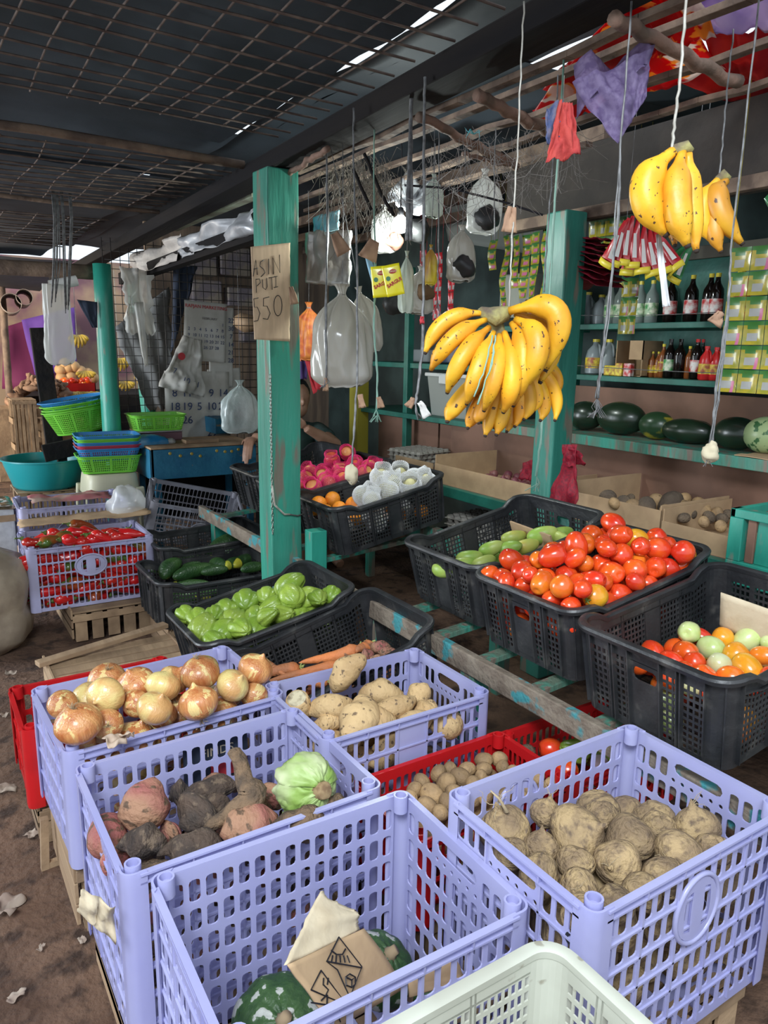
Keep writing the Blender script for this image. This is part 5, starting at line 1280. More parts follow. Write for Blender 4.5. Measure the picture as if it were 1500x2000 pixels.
bottle(1343, 735, 3.42, .165, .022, M_bro, M_yel, None, 'slim brown bottle behind the red-capped one'); bottle(1357, 735, 3.40, .20, .03, M_soy, M_redp, M_lbr, 'dark bottle with red cap and pale label'); bottle(1367, 735, 3.46, .20, .02, M_soy, M_redp, None, 'slim dark bottle with red cap behind')
bottle(1376, 737, 3.36, .165, .034, M_redp, M_redp, M_lby, 'left bright red handled jug with yellow label', 'j'); bottle(1395, 737, 3.38, .16, .034, M_redp, M_redp, M_lby, 'right bright red handled jug with yellow label', 'j')
p = ax(1235, 733, 3.38); g = MB()
for a, b_ in (((-.08,-.09,0),(.08,-.085,.19)),((-.08,.085,0),(.08,.09,.19)),((.075,-.09,0),(.08,.09,.19)),((-.08,-.09,0),(.08,.09,.005)),((-.08,-.09,.09),(-.075,.0,.19))): g.box(a, b_)
o = one(g, 'open_box', M_card, 'open cardboard box on the lower shelf beside the sauce bottles', 'box'); o.location = (3.42, p.y, 1.426)
for k, (dy, m) in enumerate(((.03,M_lby),(-.03,M_lbr))):
    g = MB(); g.box((-.02,-.025,0), (.01,.025,.07)); o = one(g, 'packet', m, f'small packet standing in front of the open box, {["left","right"][k]}', 'packet', bevel=.004); o.location = (3.31, p.y+dy, 1.426)
for k, x in enumerate((1190,1203)):
    q = ax(x, 735, 3.33); g = MB(); g.box((-.012,-.03,0), (.012,.03,.055)); o = one(g, 'packet', M_lby, f'yellow noodle packet beside the jugs, {["left","right"][k]}', 'packet', bevel=.006); o.location = (3.325, q.y, 1.426)
for (y0, y1, z, lb) in ((1.9,3.1,1.755,'upper'),(1.6,3.1,1.475,'lower')):
    g = MB(); g.tube([(3.285,y0+(y1-y0)*i/8,z-.012*sin(pi*i/8)) for i in range(9)], .0022, 5); one(g, 'guard_string', M_string, f'string guarding the {lb} bottle shelf', 'string', None, True)
# grey counter items behind the banana bunch
for k, (y, z, h, w_, m, lb) in enumerate(((3.35,1.70,.16,.11,M_white,'white paper packets on the shelf left of the banana post'),(3.75,1.46,.10,.16,mat('grey_stack', (.20,.22,.22), .5),'grey stack of packs above the tub'),(4.15,1.46,.12,.15,mat('bluegrey', (.06,.08,.12), .3),'dark blue pack on the shelf above the tub'),(4.5,1.46,.09,.15,mat('grey_stack', (.20,.22,.22), .5),'grey pack at the left of the shelf above the tub'),(3.55,1.75,.26,.14,mat('pale_carton', (.30,.31,.26), .8),'pale carton standing behind the yellow sachets'))):
    g = MB(); g.box((3.2,y-w_,z), (3.4,y+w_,z+h)); one(g, 'carton', m, lb, 'carton', bevel=.008)
boxobj('shelf_board', (3.18,3.2,1.665), (3.5,3.9,1.70), M_tealdark, 'green shelf behind the yellow sachets', 'shelf')
# sachet sheets
M_sy = mat('sachet_yellow', (.36,.28,.022), .28, (.24,.23,.025), 30, coat=.4); M_sg = mat('sachet_green', (.04,.15,.03), .3); M_sgr = mat('sachet_grey', (.28,.28,.26), .4); M_spp = mat('sachet_pink', (.45,.12,.22), .35); M_sred = mat('sachet_red', (.42,.012,.02), .3, coat=.3)
def sachets(origin, du, rows, cols, cw, chh, mats, label, group, seed=0, sway=.01):
    U = Vector(du).normalized(); Nn = U.cross(Vector((0,0,-1))).normalized(); g = MB(); random.seed(seed)
    for r_ in range(rows):
        for c in range(cols):
            def f(u, v, r_=r_, c=c):
                b_ = .009*(sin(pi*u)*sin(pi*v))**.5
                return Vector(origin)+U*(cw*(c+u*.97))+Vector((0,0,-chh*(r_+v*.96)))+Nn*(b_+sway*noise.noise(Vector((c*.5+u*.5, (r_+v)*.35, seed))))
            vs = []; n = 6
            g.grid(f, n, n); 
            for q in range(36):
                i, j = q % 6, q//6
                mi = 0
                if j == 0: mi = 1
                elif j == 1 and i in (1,2,3): mi = 1
                elif 3 <= j <= 4 and 1 <= i <= 3: mi = 2
                elif j >= 3 and i == 4: mi = 3 if (r_+c) % 2 else 0
                g.m[len(g.m)-36+q] = mi
    for c in (0, cols): p_ = Vector(origin)+U*(cw*c*.96)+Nn*.004; g.tube([p_, Vector((p_.x, p_.y, max(2.55, p_.z+.02)))], .0012, 4)
    return one(g, 'sachet_sheet', mats, label, 'sachet sheet', group, True)
sachets(ax(1430,485,2.55), (.1,-1,0), 6, 3, .075, .085, [M_sy,M_sg,M_sgr,M_spp], 'broad hanging sheet of yellow seasoning sachets at the right edge', 'hanging yellow sachets', 1)
for k, (x, y, rws, lb) in enumerate(((958,470,3,'first'),(983,462,7,'second'),(1003,462,5,'third'),(1020,460,6,'fourth'),(1040,455,8,'fifth'),(1062,452,8,'sixth'))):
    sachets(ax(x, y, 2.95), (-.15,-1,0), rws, 1, .078, .056, [M_sy,M_sg,M_spp,M_sg], f'yellow sachet strip left of the banana post, {lb} from left', 'hanging yellow sachets', 10+k, .03)
for k, (x, y, rws, lb) in enumerate(((1150,430,2,'left'),(1172,428,2,'middle'),(1205,425,2,'right'),(1215,545,3,'lowest'))):
    sachets(ax(x, y, 2.9), (0,-1,0), rws, 2, .05, .085, [M_sy,M_sg,M_sgr,M_spp], f'yellow sachet strip behind the red packs, {lb} one', 'hanging yellow sachets', 20+k, .03)
for k, (x, y, rws, lb) in enumerate(((820,490,4,'upper left'),(875,545,4,'lower'),(850,495,5,'upper right'))):
    sachets(ax(x, y, 3.0), (-.1,-1,0), rws, 2, .045, .085, [M_sred,M_sred,M_sgr,M_sred], f'red sachet strip behind the big bananas, {lb} one', 'hanging red sachets', 30+k, .02)
# fan of red foil packs and green packs
def foil(px, py, X, L, w_, lean, m1, m2, label, group):
    o = thing('foil_pack', label, 'foil pack', ax(px, py, X), (lean*.2, lean, .3*lean), group)
    g = MB()
    def f(u, v): W = w_*(.25+.75*v); return (-.012-.018*sin(pi*u)*sin(pi*min(1, v*1.05)), (u-.5)*W, -L*v)
    g.grid(f, 8, 10); g.grid(lambda u, v: (-.012+.012*sin(pi*u)*sin(pi*v), (u-.5)*w_*(.25+.75*v), -L*v), 8, 10); g.build('pack', m1, o, True)
    g = MB(); g.grid(lambda u, v: (-.013-.012*sin(pi*u), (u-.5)*w_*1.02, -L*(.88+.14*v)), 8, 2); g.build('bottom_band', m2, o, True, solid=.002)
    g = MB(); g.grid(lambda u, v: (-.016-.018*sin(pi*(.12+.2*u)), (-.36+.2*u)*w_*(.4+.6*v), -L*(.3+.5*v)), 3, 3); g.build('side_label', M_white, o, True)
    o.rotation_euler = (lean, 0, 0)
    g = MB(); q = Matrix.Rotation(-lean, 3, 'X') @ Vector((0,0,2.52-o.location.z)); g.tube([(0,0,-.01), tuple(q)], .0012, 4); 
    if abs(lean) in (.50, .75, .9): g.build('cord', M_string, o)
    return o
for i, (x, y, ln) in enumerate(((1226,432,.50),(1232,426,.36),(1240,422,.20),(1250,428,.06),(1262,440,-.06),(1272,448,-.22),(1280,452,-.40),(1288,455,-.62),(1244,445,.12))):
    foil(x, y, 2.5+.012*i, .185, .078, ln, M_sred, M_yel, f'red foil pack with yellow foot hanging by the big bananas, {ORD[i]} in the fan', 'fan of red foil packs')
M_fg = mat('foil_green', (.02,.16,.05), .3, coat=.3)
for i, (x, y, ln) in enumerate(((1500,385,-.75),(1512,392,-.55),(1528,400,-.35),(1345,478,.9),(1360,470,.5))):
    foil(x, y, 2.3 if i < 3 else 2.7, .17, .07, ln, M_fg, M_yel, f'green foil pack {["at the right edge, upper","at the right edge, middle","at the right edge, lower","behind the far bananas, left","behind the far bananas, right"][i]}', 'green foil packs')
# red net bundle
g = MB(); random.seed(3)
M_rn = mat('red_net', (.34,.012,.03), .6, (.20,.01,.03), 60, transl=.3)
for k in range(9):
    z = -.02*k; s = 1+.05*k if k < 6 else 1.3-.12*(k-6)
    g.grid(lambda u, v, k=k, z=z, s=s: ((v-.5)*.16*s+.01*random.random(), (u-.5)*.20*s, z+.014*noise.noise(Vector((u*4, v*4, k)))-.045*abs(u-.5)*(1+k*.15)), 12, 6)
o = one(g, 'net_bag_stack', M_rn, 'stack of red net bags hanging on the banana post', 'net bags', None, True, solid=.0015); o.location = ax(1155, 565, 2.62)
def drape(pts4, nu, nv, wob, m, name, label, cat, seed=0, rag=.0, th=.0012, group=None, freq=3, gather=0):
    a, b_, c, d = [Vector(p) for p in pts4]; n_ = (b_-a).cross(d-a).normalized(); g = MB()
    def f(u, v):
        uu = .5+(u-.5)*(1-gather*(1-v)) if gather else u
        p = a.lerp(b_, uu).lerp(d.lerp(c, uu), v)
        r_ = rag*noise.noise(Vector((u*7, seed, v*7)))
        return p+n_*wob*(noise.noise(Vector((u*freq, v*freq*.5, seed)))+.4*noise.noise(Vector((u*freq*3, v*freq*1.2, seed+5))))+(d-a)*r_*v+(b_-a)*r_*(u-.5)*2
    g.grid(f, nu, nv); return one(g, name, m, label, cat, group, True, solid=th)
M_net2 = mat('red_net_sheer', (.42,.01,.035), .6, (.24,.01,.03), 90, alpha=.8, transl=.3)
drape([ax(1098,868,2.36), ax(1128,868,2.3), ax(1128,1000,2.3), ax(1072,985,2.4)], 16, 20, .05, M_net2, 'net_bag', 'dark red net bag hanging down the foot of the banana post', 'net bag', 3, .1, group='red net bags')
drape([ax(1100,880,2.34), ax(1120,875,2.3), ax(1148,905,2.3), ax(1100,915,2.34)], 10, 10, .03, M_net2, 'net_bag', 'small red net bag tip sticking out right of the banana post', 'net bag', 5, .2, group='red net bags')
drape([ax(1022,905,2.62), ax(1045,895,2.6), ax(1045,940,2.6), ax(1018,935,2.62)], 8, 8, .03, M_net2, 'net_bag', 'red net bag scrap left of the banana post', 'net bag', 7, .2, group='red net bags')
# green box frame at right edge
q = ax(1427,1000,2.34); o = thing('painted_box', 'small worn green wooden box at the right edge behind the tomatoes', 'box', (2.34,q.y,.86))
for nm, a, b_ in (('post',(0,-.05,0),(.05,0,.15)),('top_rail',(0,-.6,.15),(.05,0,.18)),('side_panel',(.02,-.6,0),(.03,-.09,.15)),('side_rail',(0,-.02,.15),(.45,0,.18)),('inner_slat',(.012,-.09,0),(.022,-.06,.15)),('base',(0,-.6,-.08),(.45,0,0))):
    g = MB(); g.box(a, b_); g.build(nm, M_teal if nm != 'inner_slat' else M_brownboard, o, bevel=.003)
# ================================================================ left background
M_blue = mat('blue_paint', (.012,.13,.24), .55, (.02,.17,.28), 8, bump=.3, col3=(.25,.20,.12), thr3=(.66,.70), n3=12)
M_basin = mat('teal_basin', (.015,.27,.29), .35); M_bbl = mat('basket_blue', (.04,.24,.55), .35, transl=.1); M_bgr = mat('basket_green', (.20,.62,.06), .35, transl=.15); M_brd = mat('basket_red', (.42,.04,.07), .4)
M_stool = mat('ivory_stool', (.50,.48,.34), .45); M_foam = mat('white_foam', (.70,.71,.70), .8, (.60,.61,.60), 30)
t = thing('work_table', 'blue painted table with holed front board', 'table', (0,0,0))
y0 = 5.0; xl = 1.345; xr = 2.10
g = MB(); g.box((xl,y0,.655), (xr,y0+.025,.865)); g.build('front_board', M_blue, t, bevel=.003)
g = MB(); g.box((xl,y0,.655), (xl+.02,y0+.5,.865)); g.build('side_board', M_blue, t, bevel=.003)
g = MB(); g.box((xl,y0,.855), (xr,y0+.5,.875)); g.build('tabletop', M_rawwood, t, bevel=.003)
for x, y in ((xl+.03,y0+.04),(xr-.06,y0+.04),(xl+.03,y0+.46),(xr-.06,y0+.46)):
    g = MB(); g.box((x,y-.02,0), (x+.04,y+.02,.66)); g.build('leg', M_blue, t)
M_coin = mat('bottle_cap', (.55,.42,.10), .4, metal=.6)
for i, (x, z) in enumerate(((.13,.83),(.20,.81),(.28,.82),(.34,.80),(.46,.83),(.52,.82),(.57,.82),(.62,.83),(.67,.84))):
    g = MB(); g.lathe([(-.004,.011),(.0,.011),(.002,.008)], 12, 0, Matrix.Translation((xl+x,y0-.002,z)) @ Matrix.Rotation(pi/2, 4, 'X')); g.build('round_tack', M_coin, t)
def basket(L, W, H, m, loc, rot, label, group, fl=.82, oval=False, ns=22):
    o = thing('basket', label, 'basket', loc, rot, group); R = .05 if not oval else min(L, W)*.49
    def outline(k, n=64):
        if oval: return [Vector((L/2*k*cos(2*pi*i/n), W/2*k*sin(2*pi*i/n), 0)) for i in range(n)]
        pts = []; 
        for cx, cy, a0 in rr_path(L*k, W*k, R*k):
            for j in range(n//4): a = a0+pi/2*j/(n//4-1); pts.append(Vector((cx+R*k*cos(a), cy+R*k*sin(a), 0)))
        return pts
    # resample outline evenly
    pts = outline(1); Ls = [(pts[(i+1) % len(pts)]-pts[i]).length for i in range(len(pts))]; tot = sum(Ls)
    def on(s):
        s = (s % 1)*tot; i = 0
        while s > Ls[i] and i < len(Ls)-1: s -= Ls[i]; i += 1
        return pts[i].lerp(pts[(i+1) % len(pts)], s/max(Ls[i], 1e-9))
    def mp(u, v, w_):
        k = fl+(1-fl)*v/H; p = on(u)*k; n_ = p.normalized(); return Vector((p.x+n_.x*w_, p.y+n_.y*w_, v))
    g = MB(); N = int(tot/.014); NR = max(3, int((H-.03)/.013))
    for i in range(N):
        cell(g, mp, i/N, (i+1)/N, 0, .012, None, .002); cell(g, mp, i/N, (i+1)/N, H-.016, H, None, .002)
        for r_ in range(NR):
            a, b_ = .012+(H-.028)*r_/NR, .012+(H-.028)*(r_+1)/NR
            if i % 9 == 8: cell(g, mp, i/N, (i+1)/N, a, b_, None, .002)
            else: cell(g, mp, i/N, (i+1)/N, a, b_, ((i+.5)/N, (a+b_)/2, .32/N, (b_-a)*.32, 0), .002)
    g.build('basket_wall', m, o)
    g = MB(); ring = [mp(i/96, H, .006) for i in range(97)]; g.tube(ring, .006, 6, cap=False, flat=.7); g.build('rim', m, o, True)
    g = MB(); bp = [mp(i/64, 0.002, 0) for i in range(64)]; g.add(bp, [tuple(range(63, -1, -1))]); g.build('bottom', m, o, solid=.002)
    return o
# stack of rectangular baskets on a stool
sx, sy = ay(213,925,5.27).x, 5.27
cols = [(M_bgr,'bottom lime green'),(M_bbl,'blue'),(M_brd,'dark red'),(M_bbl,'second blue'),(M_bgr,'upper green'),(M_bbl,'top blue')]
for i, (m, lb) in enumerate(cols):
    z = .70+(.0 if i == 0 else .058+.0215*i)
    basket(.40, .28, .115 if i == 0 else .085, m, (sx, sy, z), (0,0,radians(-6)), f'{lb} rectangular basket in the stack on the ivory stool', 'stack of rectangular baskets', .84)
t = thing('stool', 'ivory plastic stool under the rectangular baskets', 'stool', (sx,sy,0))
g = MB()
def sq(k, z, n=40): 
    return [Vector((math.copysign(abs(cos(a))**.45, cos(a))*k, math.copysign(abs(sin(a))**.45, sin(a))*k, z)) for a in [2*pi*i/n for i in range(n)]]
vs = []; 
for k, z in ((.155,.695),(.165,.685),(.172,.64),(.18,.56)): vs += sq(k, z)
g.add(vs, [(r_*40+i, r_*40+(i+1) % 40, (r_+1)*40+(i+1) % 40, (r_+1)*40+i) for r_ in range(3) for i in range(40)]+[tuple(range(40))]); g.build('seat', M_stool, t, True, angle=50)
for a in (-1,1):
    for b_ in (-1,1):
        g = MB(); g.bar((a*.16,b_*.16,.60), (a*.20,b_*.20,0), .055, .05); g.build('leg', M_stool, t, bevel=.008)
for k, (x, y) in enumerate((( .02,-.02),(.05,.01))):
    g = MB(); g.lathe(ell(.02,.018,8), 12); o = one(g, 'garlic_bulb', M_garlic, f'white garlic bulb in the top blue basket, {["left","right"][k]}', 'garlic', None, True); o.location = (sx-.06+x*2, sy+y, .885)
# teal basin
P = az(88, 893, .68); s = .30
P = ay(88, 893, 5.75); dd = (P-CC).dot(CF); R = 80*dd/FPX
t = thing('basin', 'large round teal plastic basin behind the cardboard-lined crate', 'basin', (P.x,P.y,P.z-.21))
g = MB(); g.lathe([(0,.001),(0,R*.70),(.02,R*.76),(.17,R*.93),(.20,R*.955),(.203,R*1.0),(.212,R*1.0),(.212,R*.95),(.19,R*.925),(.02,R*.74),(.01,.001)], 48, cap=False); g.build('bowl', M_basin, t, True, angle=50)
slat_box(P.x-.22, P.x+.22, P.y-.2, P.y+.2, 0, P.z-.211, 'slatted box under the teal basin')
# ovals by the post
Q = ay(157, 842, 5.75); ov = [(M_bgr,'lowest green'),(M_bgr,'middle green'),(M_bgr,'upper green'),(M_bbl,'topmost blue')]
for i, (m, lb) in enumerate(ov):
    basket(.46, .34, .17 if i == 0 else .07, m, (Q.x+.01-.012*i, Q.y, Q.z+.0+(0 if i == 0 else .09+.026*i)), (0, radians(-9), 0), f'{lb} round basket in the tilted stack left of the green post', 'stack of round baskets', .72, True)
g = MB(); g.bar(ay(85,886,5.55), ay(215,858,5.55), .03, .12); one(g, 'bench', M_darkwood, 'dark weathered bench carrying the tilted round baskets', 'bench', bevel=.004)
BN = COL.objects['bench']
g = MB(); g.bar(ay(120,900,5.6)-Vector((0,0,.8)), ay(120,880,5.6), .06, .06); lg = one(g, 'leg', M_darkwood, '', ''); adopt(BN, lg)
# green basket on the scale
Q = ay(305, 838, 5.45)
basket(.38, .26, .11, M_bgr, (Q.x, Q.y, Q.z), (0,0,0), 'lime green basket standing on a scale before the wire mesh', None, .86)
boxobj('scale_plate', (Q.x-.16,Q.y-.12,Q.z-.012), (Q.x+.16,Q.y+.12,Q.z-.001), mat('steel', (.40,.41,.42), .3, metal=.8), 'flat steel scale plate under the lime green basket', 'scale')
boxobj('pink_box', (Q.x-.14,Q.y-.1,.876), (Q.x+.16,Q.y+.1,Q.z-.013), mat('dull_pink', (.16,.08,.10), .7), 'dull purple box under the steel scale plate', 'box', .006)
def bagblob(loc, size, m, name, label, cat, seed=1, n=22, squash=1, group=None, rot=(0,0,0)):
    g = MB(); g.lathe(ell(size, size*squash, 14), n)
    g.v = [tuple(Vector(v)*(1+.35*noise.noise(Vector(v)/size*1.1+Vector((seed,0,0)))+.14*noise.noise(Vector(v)/size*3.5+Vector((0,seed,0))))) for v in g.v]
    o = one(g, name, m, label, cat, group, True, rc=False); o.location = loc; o.rotation_euler = rot; return o
M_bluebag = mat('blue_clear_bag', (.25,.55,.80), .2, (.03,.32,.70), 8, alpha=.85, bump=.6, bscale=20, transl=.3)
o = bagblob(ay(285,862,5.25), .105, M_bluebag, 'plastic_bag', 'crumpled blue and clear plastic bag on the blue table corner', 'plastic bag', 3, squash=.45); o.scale = (1.5,1,1)
bagblob(ay(332,862,5.2), .04, M_clear2, 'plastic_bag', 'small crumpled clear bag right of the blue one', 'plastic bag', 5, squash=.5)
boxobj('blue_crate', (2.0,5.56,.88), (2.28,5.8,1.0), M_blue, 'dark blue box on the back of the table before the mesh', 'box', .006)
boxobj('wood_block', (1.62,5.1,.876), (1.86,5.2,.90), M_rawwood, 'flat piece of wood lying on the blue table', 'wood')
# foam box, sack, clutter
t = thing('foam_box', 'white foam box with tape and foil lid at the left edge', 'box', (.27,5.15,.16))
g = MB(); g.box((-.26,-.2,0), (.22,.2,.40)); g.build('box', M_foam, t, bevel=.015)
g = MB(); g.box((-.262,-.203,.32), (.222,.203,.36)); g.build('tape', M_card, t)
g = MB(); g.grid(lambda u, v: (-.27+.5*u, -.21+.42*v, .402+.02*noise.noise(Vector((u*7, v*7, 0)))), 20, 16); g.build('foil_lid', mat('gold_foil', (.62,.48,.28), .25, (.30,.22,.14), 12, metal=.8, bump=.8, bscale=20), t, True, solid=.004)
boxobj('low_plank', (-.0,4.95,0), (.5,5.35,.158), M_darkwood, 'dark block under the white foam box', 'block')
M_sack = mat('beige_sack', (.46,.37,.27), .4, (.34,.27,.20), 7, bump=1, bscale=9, transl=.15)
g = MB(); g.lathe([(0,.02),(0,.19),(.05,.24),(.14,.25),(.20,.22),(.24,.235),(.34,.25),(.44,.22),(.50,.12),(.52,.02)], 32)
g.v = [tuple(Vector((v[0]*(1+.12*noise.noise(Vector(v)*7)), v[1]*(1+.12*noise.noise(Vector(v)*7)), v[2]*1.0+.02*noise.noise(Vector(v)*12)))) for v in g.v]
o = one(g, 'sack', M_sack, 'slumped beige plastic sack on the dirt left of the pepper crate', 'sack', None, True); q = az(35,1290,0); o.location = (q.x+.0, q.y+.28, .0); o.location.x -= .12
P = ay(145,960,4.78)
drape([bo_ for bo_ in (Vector((.58,4.85,.60)), Vector((1.05,4.83,.60)), Vector((1.05,5.05,.605)), Vector((.58,5.07,.605)))], 20, 8, .03, mat('pinkish_cardboard', (.36,.25,.20), .85, (.40,.12,.13), 7), 'crushed_cardboard', 'crushed cardboard with pink patches lying in the back lilac crate', 'cardboard', 3, .06, .004)
drape([Vector((.46,4.50,.535)), Vector((1.18,4.45,.555)), Vector((1.2,4.66,.56)), Vector((.48,4.70,.54))], 24, 6, .02, M_card, 'cardboard_sheet', 'curved cardboard sheet lying between the pepper crate and the one behind', 'cardboard', 5, .05, .004)
bagblob(ay(245,985,4.62), .10, M_clear, 'plastic_bag', 'clear plastic bag of garlic beside the back lilac crate', 'plastic bag', 8, squash=1.1)
for k in range(7): inst('garlic_bulb', GAR, ay(250,998,4.62)+Vector((random.uniform(-.05,.05), random.uniform(-.04,.04), random.uniform(-.03,.02))), rrot(), .8, 'garlic bulb inside the clear plastic bag', 'garlic', 'garlic in the clear bag')
boxobj('grey_board', (1.45,5.55,.25), (2.2,5.6,.62), M_darkwood, 'grey board leaning under the blue table', 'board')
# mesh wall
g = MB(); 
X0, X1, Z0, Z1 = 1.30, 2.62, .66, 2.30
for i in range(int((X1-X0)/.062)+1): x = X0+.062*i; g.tube([(x,5.85,Z0),(x,5.85,Z1)], .0028, 4)
for i in range(int((Z1-Z0)/.062)+1): z = Z0+.062*i; g.tube([(X0,5.853,z),(X1,5.853,z)], .0028, 4)
one(g, 'mesh_screen', M_wiredk, 'dark square wire mesh screen behind the green posts', 'wire mesh', None, True)
# behind mesh
drape([ay(222,640,6.4), ay(330,560,6.4), ay(345,800,6.4), ay(290,800,6.4)], 14, 14, .08, mat('grey_tarp', (.30,.30,.29), .7, (.20,.20,.20), 3), 'tarp', 'grey tarp hanging slanted behind the mesh', 'tarp', 4, .06)
drape([ay(232,520,5.7), ay(298,530,5.7), ay(300,650,5.7), ay(250,650,5.7)], 12, 12, .10, M_clear2, 'plastic_sheet', 'dusty plastic rag hanging right of the round post', 'plastic sheet', 6, .2)
drape([ay(262,590,5.65), ay(280,590,5.65), ay(290,715,5.65), ay(280,715,5.65)], 6, 12, .04, M_clear2, 'plastic_sheet', 'thin twisted plastic strip below the dusty rag', 'plastic sheet', 7, .1)
M_navy = mat('navy_cloth', (.025,.035,.06), .9)
drape([ay(338,520,5.95), ay(385,520,5.95), ay(372,560,5.95), ay(335,690,5.95)], 10, 12, .05, M_navy, 'cloth', 'dark navy cloth hanging behind the mesh', 'cloth', 9, .1)
for k, (x, y, w_, h) in enumerate(((365,470,60,70),(430,480,60,60),(375,545,60,50),(445,560,70,40),(475,640,60,30))):
    a = ay(x, y, 6.78); c = ay(x+w_, y+h, 6.78); g = MB(); g.box((a.x,6.78,c.z), (c.x,6.9,a.z)); one(g, 'wrapped_pack', mat('wrapped_pack_mat', (.20,.17,.19), .5, (.30,.25,.20), 9, bump=.4), f'wrapped pack stored behind the mesh, {ORD[k]} from upper left', 'pack', 'packs stored behind the mesh', bevel=.012)
b_ = bagblob(ay(485,630,6.2), .12, mat('tan_bag', (.45,.30,.18), .6), 'paper_bag', 'tan paper bag behind the mesh beside the price sign', 'bag', 6, squash=.6)
# calendars
M_calpap = mat('calendar_paper', (.52,.51,.48), .85, (.42,.40,.36), 5, bump=.2, bscale=20); M_blueink = mat('blue_ink', (.03,.05,.13), .7); M_redink = mat('red_ink', (.45,.03,.04), .7); M_greyink = mat('grey_ink', (.16,.15,.15), .8)
def sheet(p, w_, h, rz, name, label, wob=.02, seed=1, curl=.0):
    o = thing(name, label, 'calendar', p, (0, rz, 0), 'calendars on the mesh'); g = MB()
    g.grid(lambda u, v: ((u-.5)*w_, wob*noise.noise(Vector((u*2.2, v*2.2, seed)))-curl*v*v, -h*v), 14, 16); g.build('sheet', M_calpap, o, True, solid=.0015); return o
def num(o, txt, x, z, s, m, y=-.022): text_mesh(txt, s, m, o, (x, y, z), (1,0,0), (0,0,1), extr=.0006)
o = sheet(ay(437,720,5.82), .28, .40, radians(-3), 'wall_calendar', 'rear calendar showing large numbers down its right edge', seed=3)
for i, s in enumerate(('22','28','7','14','21','28')): pass
oR = sheet(ay(432,600,5.81), .20, .62, radians(2), 'wall_calendar', 'narrow calendar sticking out right of the front one', seed=4)
for i, s in enumerate(('22','30','7','14','21','28')): num(oR, s, .075, -.10-.062*i, .05, M_blueink)
oB = sheet(ay(385,725,5.80), .52, .56, radians(1), 'wall_calendar', 'large-number calendar page low on the mesh', seed=5, curl=.02)
rows_ = [['8','11','','9','14'],['18','19','5','10','21'],['25','26','','27','28'],['','','','29','']]
for r_, rw in enumerate(rows_):
    for c, s in enumerate(rw):
        if s: num(oB, s, -.19+.098*c, -.17-.105*r_, .085, M_blueink, -.028)
num(oB, '6', .20, -.46, .085, M_redink, -.03)
oF = sheet(ay(402,590,5.77), .34, .45, radians(3), 'wall_calendar', 'front calendar headed RAPJAN MARKETING in red', seed=6, wob=.012)
num(oF, 'RAPJAN MARKETING', 0, -.04, .036, M_redink, -.016); num(oF, 'FEBRUARY', .03, -.125, .026, M_greyink, -.016)
cal = [['','','','','','','1'],['2','3','4','5','6','7','8'],['9','10','11','12','13','14','15'],['16','17','18','19','20','21','22'],['23','24','25','26','27','28','']]
for r_, rw in enumerate(cal):
    for c, s in enumerate(rw):
        if s: num(oF, s, -.135+.045*c, -.165-.045*r_, .034, M_blueink, -.016)
oC = thing('wall_calendar', 'crumpled calendar pages bulging at the left of the group', 'calendar', ay(372,660,5.76), (0, radians(14), 0), 'calendars on the mesh')
g = MB(); g.grid(lambda u, v: ((u-.5)*.30*(.5+.7*v), -.05+.09*noise.noise(Vector((u*3, v*3, 1)))+.03*noise.noise(Vector((u*9, v*9, 1))), -.42*v), 24, 26); g.build('sheet', M_calpap, oC, True, solid=.0015)
num(oC, '7', -.10, -.28, .06, M_blueink, -.11); num(oC, '10', .0, -.33, .06, M_blueink, -.11); num(oC, '11', .08, -.34, .06, M_blueink, -.11)
g = MB(); g.lathe([(0,.028),(.002,.028)], 16, 0, Matrix.Translation((-.07,-.10,-.16)) @ Matrix.Rotation(pi/2, 4, 'X')); g.build('red_stamp', M_redink, oC)
# pack of clear carrier bags hanging on the mesh
def softpack(p, w_, h, t_, m, name, label, cat, seed=1, neck=.35, rot=(0,0,0), group=None, n=48, fold=.010, cord=True):
    """crumpled bag hanging from a gathered, tied neck"""
    r_ = thing(name, label, cat, p, rot, group)
    g = MB(); K = 34; vs = []
    for i in range(K+1):
        t = i/K
        if neck: f = .10+.90*(1-math.exp(-((max(0, t-.10))/.16)**1.3)) if t > .10 else (.26-.16*sin(pi*t/.2))
        else: f = .75+.25*t
        if t > .90: f *= 1-.30*((t-.90)/.10)**2
        pl = max(0, 1-t*1.3)
        for j in range(n):
            a = 2*pi*j/n; cx = math.copysign(abs(cos(a))**.7, cos(a)); sy_ = math.copysign(abs(sin(a))**.7, sin(a))
            k = noise.noise(Vector((cx*1.6, sy_*1.6+t*2.0, seed)))+.5*noise.noise(Vector((cx*4.2, sy_*4.2+t*5.0, seed+9)))
            pk_ = 1+.16*pl*sin(a*9+seed+3*t)+.26*k*min(1, t*2.5)
            vs.append((cx*w_/2*f*pk_+.02*w_*noise.noise(Vector((t*3, seed, 0))), sy_*t_/2*max(f, .2)*pk_, -h*t+.035*h*k*t))
    g.add(vs, [(i*n+j, i*n+(j+1) % n, (i+1)*n+(j+1) % n, (i+1)*n+j) for i in range(K) for j in range(n)]+[tuple(range(n)), tuple(K*n+j for j in range(n-1, -1, -1))])
    g.build('bag', m, r_, True)
    if neck:
        g = MB(); g.tube([(w_*.055*cos(q), t_*.10*sin(q), -h*.10) for q in [2*pi*k/12 for k in range(13)]], .003, 5, cap=False); g.build('tie', M_stringlt, r_, True)
    if cord and p[2] < 2.25:
        g = MB(); g.tube([(0,0,-h*.02), (.004,0,(2.33-p[2])*.5), (0,0,2.33-p[2])], .0016, 4); g.build('cord', M_string, r_, True)
    return r_
M_pack = mat('clear_bag_pack', (.66,.72,.70), .25, (.46,.54,.52), 5, alpha=.85, bump=.7, bscale=14, spec=.9)
